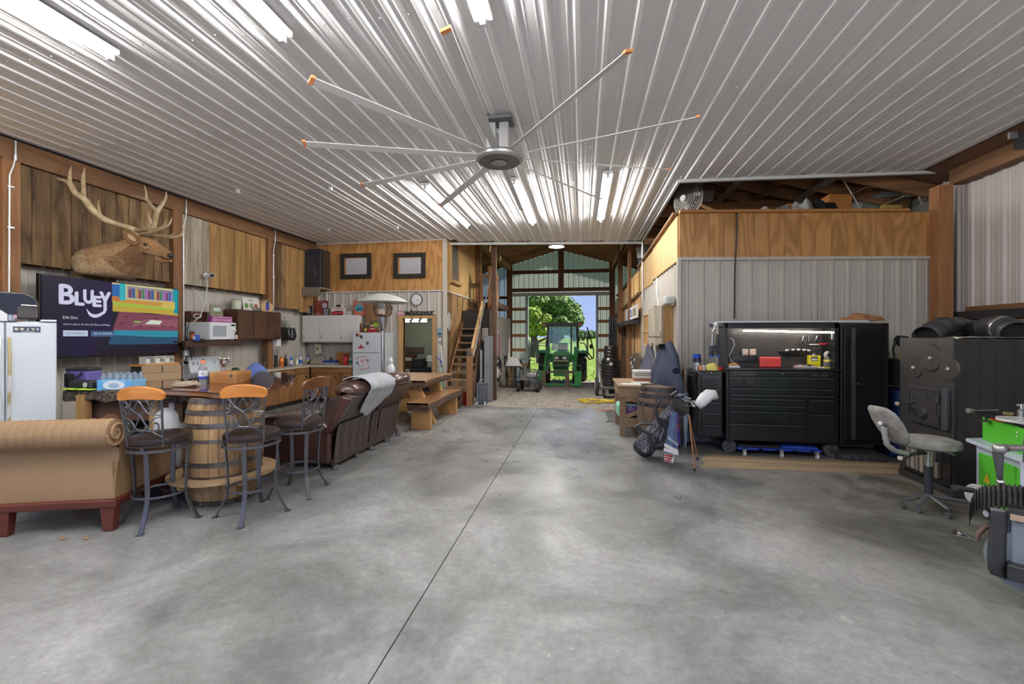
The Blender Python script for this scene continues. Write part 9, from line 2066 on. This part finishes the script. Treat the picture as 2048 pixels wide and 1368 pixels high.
MB().box(p.x-.4,p.x-.05,p.y-.2,p.y+.1,z0+.90,z0+.93).o('green_cloth',M('green_cloth',(.05,.2,.12),.8),t)
pa_,pb_=T(996,700,13.5),T(1019,700,19.0)
pt=st(thing('wall_left',None,None,(pa_.x,(pa_.y+pb_.y)/2,-.5)))
cm=M('cream_metal',(.58,.55,.50),.5)
metal_wall(pt,(-3.25,13.4),(-3.25,19.7),-.5,lambda s:2.35,(1,0,0),cm)
MB().box(-3.27,-3.22,14.2,14.9,gz(14.2),1.65).o('door_opening',darkwood,pt);MB().box(-3.2,-3.12,13.9,16.2,1.72,1.80).o('sliding_track',whitep,pt)
MB().box(-3.20,-3.16,15.0,15.9,gz(15.5),1.65).o('door_leaf',M('white_door',(.62,.62,.62),.5),pt)
p=T(996,740,12.9)
t=thing('cow_hide','black and white cow hide hanging beside the aisle post','hide',(p.x,p.y,gz(p.y)+.1))
hd_=M('cow_hide',(.65,.62,.58),.8,0,'noise',(.02,.02,.02),4,0,rand=0,lo=.48,hi=.51)
a,b=T(991,712,12.9),T(1003,712,12.9)
MB().grid(lambda u,v:(a.x+(b.x-a.x)*(.5+(u-.5)*(.35+1.1*math.sin(PI*min(1,v*1.1))*(1-.4*v))),a.y+.02*math.sin(u*9+v*4),a.z-(.73)*v-.05*abs(u-.5)),12,16).o('hide',hd_,t,True,solid=.01)
tag(MB().tube([T(998,668,12.95),T(999,690,12.9),T(998,714,12.9)],.02,6).o('halter_rope',M('maroon_rope',(.25,.05,.07),.8),None,True),'maroon rope with white fluff hanging above the cow hide','rope')
# = OUTSIDE
grass=M('grass',(.19,.27,.025),.9,0,'noise',(.12,.19,.022),.9,.3,detail=10,rand=0)
def gr_(u,v):
 x=-60+120*u;y=20.05+130*v**1.6;s=v**1.6*130;z=-.53+(s/95)*1.25*(1 if x>-3 else.75)+.15*mnoise.noise(V((x*.05,y*.05,0)))*min(1,s/10);return(x,y,z)
st(MB().grid(gr_,40,50).o('ground',grass,base=False))
st(MB().add([(-60,-60,-.35),(60,-60,-.35),(60,YF,-.05),(-60,YF,-.05)],[(0,1,2,3)]).o('ground',M('bounce_gravel_yard',(.52,.50,.46),.9,0,'noise',(.42,.40,.37),2,0,rand=0),base=False))  # unseen front yard added, pale so sunlight bounces onto the ceiling
for s in(-1,1):st(MB().add([(s*5.7 if s>0 else-7.3,-1.6,-.3),(s*60,-1.6,-.3),(s*60,20.05,-.5),(s*5.7 if s>0 else-7.3,20.05,-.5)],[(0,1,2,3)]).o('ground',grass,base=False))
tf=MB()
for k in range(2600):
 x=R_.uniform(-3.5,3.5);y=20.1+R_.random()**1.5*14;z=gr_((x+60)/120,((y-20.05)/130)**(1/1.6))[2];h=R_.uniform(.05,.14);a=R_.uniform(0,PI);dx,dy=.02*math.cos(a),.02*math.sin(a)
 tf.add([(x-dx,y-dy,z-.02),(x+dx,y+dy,z-.02),(x+R_.uniform(-.04,.04),y,z+h)],[(0,1,2)])
tag(tf.o('grass_tufts',M('grass_blade',(.24,.42,.05),.8),base=False),'bright green grass blades just outside the far barn doorway','grass',kind='stuff')
leafm={}
def leafmat(n,c):
 m=M(n,c,.6,0);return m
def tree(label,x,y,zb,lobes,h,mats,nleaf,ls=.22,seed=1,trunk=True,name='tree'):
 rr=random.Random(seed);t=thing(name,label,'tree',(x,y,zb))
 if trunk:
  MB().tube([(x,y,zb),(x+.1,y,zb+h*.3),(x-.1,y,zb+h*.6)],[.35,.26,.12],10).o('trunk',M('tree_bark',(.10,.075,.055),.9),t,True)
  for k in range(5):a=k*1.3;MB().tube([(x,y,zb+h*(.22+.06*k)),(x+1.2*math.cos(a),y+.8*math.sin(a),zb+h*(.35+.07*k)),(x+2.2*math.cos(a),y+1.6*math.sin(a),zb+h*(.45+.08*k))],[.12,.08,.03],6).o('branch',M('tree_bark'),t,True)
 parts=[MB()for _ in mats]
 for k in range(nleaf):
  cx_,cy_,cz_,r=lobes[rr.randrange(len(lobes))]
  u=rr.uniform(-1,1);a=rr.uniform(0,2*PI);s=math.sqrt(1-u*u);d=V((s*math.cos(a),s*math.sin(a),u));b=1+.22*mnoise.noise(d*2.6+V((cx_,cy_,seed)))+.12*mnoise.noise(d*7+V((cx_,0,seed)))
  p=V((x+cx_,y+cy_,zb+cz_))+V((d.x*r*b,d.y*r*b,d.z*r*.85*b))*rr.uniform(.82,1.03)
  n=(d+V((rr.uniform(-.7,.7),rr.uniform(-.7,.7),rr.uniform(-.3,.9)))).normalized();e1=n.orthogonal().normalized();e2=n.cross(e1);L=ls*rr.uniform(.6,1.4)
  q=rr.random();mi=min(len(mats)-1,int((.5+.5*mnoise.noise(p*.5))*len(mats)*.6+q*len(mats)*.5))
  parts[mi].add([p-e1*L*.5,p-e2*L*.28,p+e1*L*.5,p+e2*L*.28],[(0,1,2,3)])
 for pb_,m in zip(parts,mats):
  if pb_.v:stuff(pb_.o('foliage',m,t))
 if lobes:
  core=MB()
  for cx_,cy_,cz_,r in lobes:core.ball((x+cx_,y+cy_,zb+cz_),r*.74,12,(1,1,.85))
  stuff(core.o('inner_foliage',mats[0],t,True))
 return t
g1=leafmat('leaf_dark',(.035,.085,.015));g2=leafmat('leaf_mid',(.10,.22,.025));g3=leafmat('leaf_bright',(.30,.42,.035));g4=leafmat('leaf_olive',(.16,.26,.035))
D1=44
c=T(1110,640,D1);zb_=.1
def lob(L,t0):
 out=[]
 for px,py,rpx,dt_ in L:p=T(px,py,t0+dt_);out.append((p.x-c.x,p.y-c.y,p.z-zb_,rpx/870*(t0+dt_)))
 return out
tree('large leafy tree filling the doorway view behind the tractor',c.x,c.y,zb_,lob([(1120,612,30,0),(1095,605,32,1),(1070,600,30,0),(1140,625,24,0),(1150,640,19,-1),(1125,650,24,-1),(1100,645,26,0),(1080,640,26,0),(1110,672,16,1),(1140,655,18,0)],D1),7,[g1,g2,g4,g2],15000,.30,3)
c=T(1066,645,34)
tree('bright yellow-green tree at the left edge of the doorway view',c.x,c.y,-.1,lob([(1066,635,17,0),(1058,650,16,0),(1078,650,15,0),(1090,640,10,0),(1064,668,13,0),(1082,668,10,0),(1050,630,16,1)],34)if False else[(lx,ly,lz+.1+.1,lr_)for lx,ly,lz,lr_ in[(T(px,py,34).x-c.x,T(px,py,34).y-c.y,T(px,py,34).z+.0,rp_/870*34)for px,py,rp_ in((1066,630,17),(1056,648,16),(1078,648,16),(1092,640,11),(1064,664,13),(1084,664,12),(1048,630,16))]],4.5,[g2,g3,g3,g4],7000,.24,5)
rr=random.Random(9)
for k in range(7):
 px=1148+k*9;p=T(px,668,82+7*k);r=rr.uniform(7,11)/870*85
 tree(['distant round tree in the far tree line, '+w for w in('leftmost by the large tree','second from the left','third from the left','fourth from the left, paler','fifth from the left','sixth from the left','last at the right door edge')][k],p.x,p.y,.5,[(0,0,p.z-.4+rr.uniform(-.3,.3),r),(r*.6,0,p.z-.9,r*.8)],3,[g1,M('leaf_far',(.07,.13,.06),.8),g2],700,.5,20+k)
t=thing('pasture_fence','dark post and wire fence at the left of the pasture','fence',T(1075,690,30))
for px in(1057,1075,1094):p=T(px,690,30);MB().box(p.x-.09,p.x+.09,p.y-.09,p.y+.09,-.3,T(px,680,30).z).o('post',M('fence_dark',(.10,.09,.085),.8),t)
for yy in(686,691):MB().cyl(T(1040,yy,30),T(1100,yy,30),.03,6).o('rail',M('fence_dark'),t)
p=T(1175,685,40);t=thing('pasture_post','single dark fence post on the bright pasture right of the tractor','post',(p.x,p.y,0));MB().box(p.x-.08,p.x+.08,p.y-.08,p.y+.08,-.3,T(1175,678,40).z).o('post',M('fence_dark'),t)
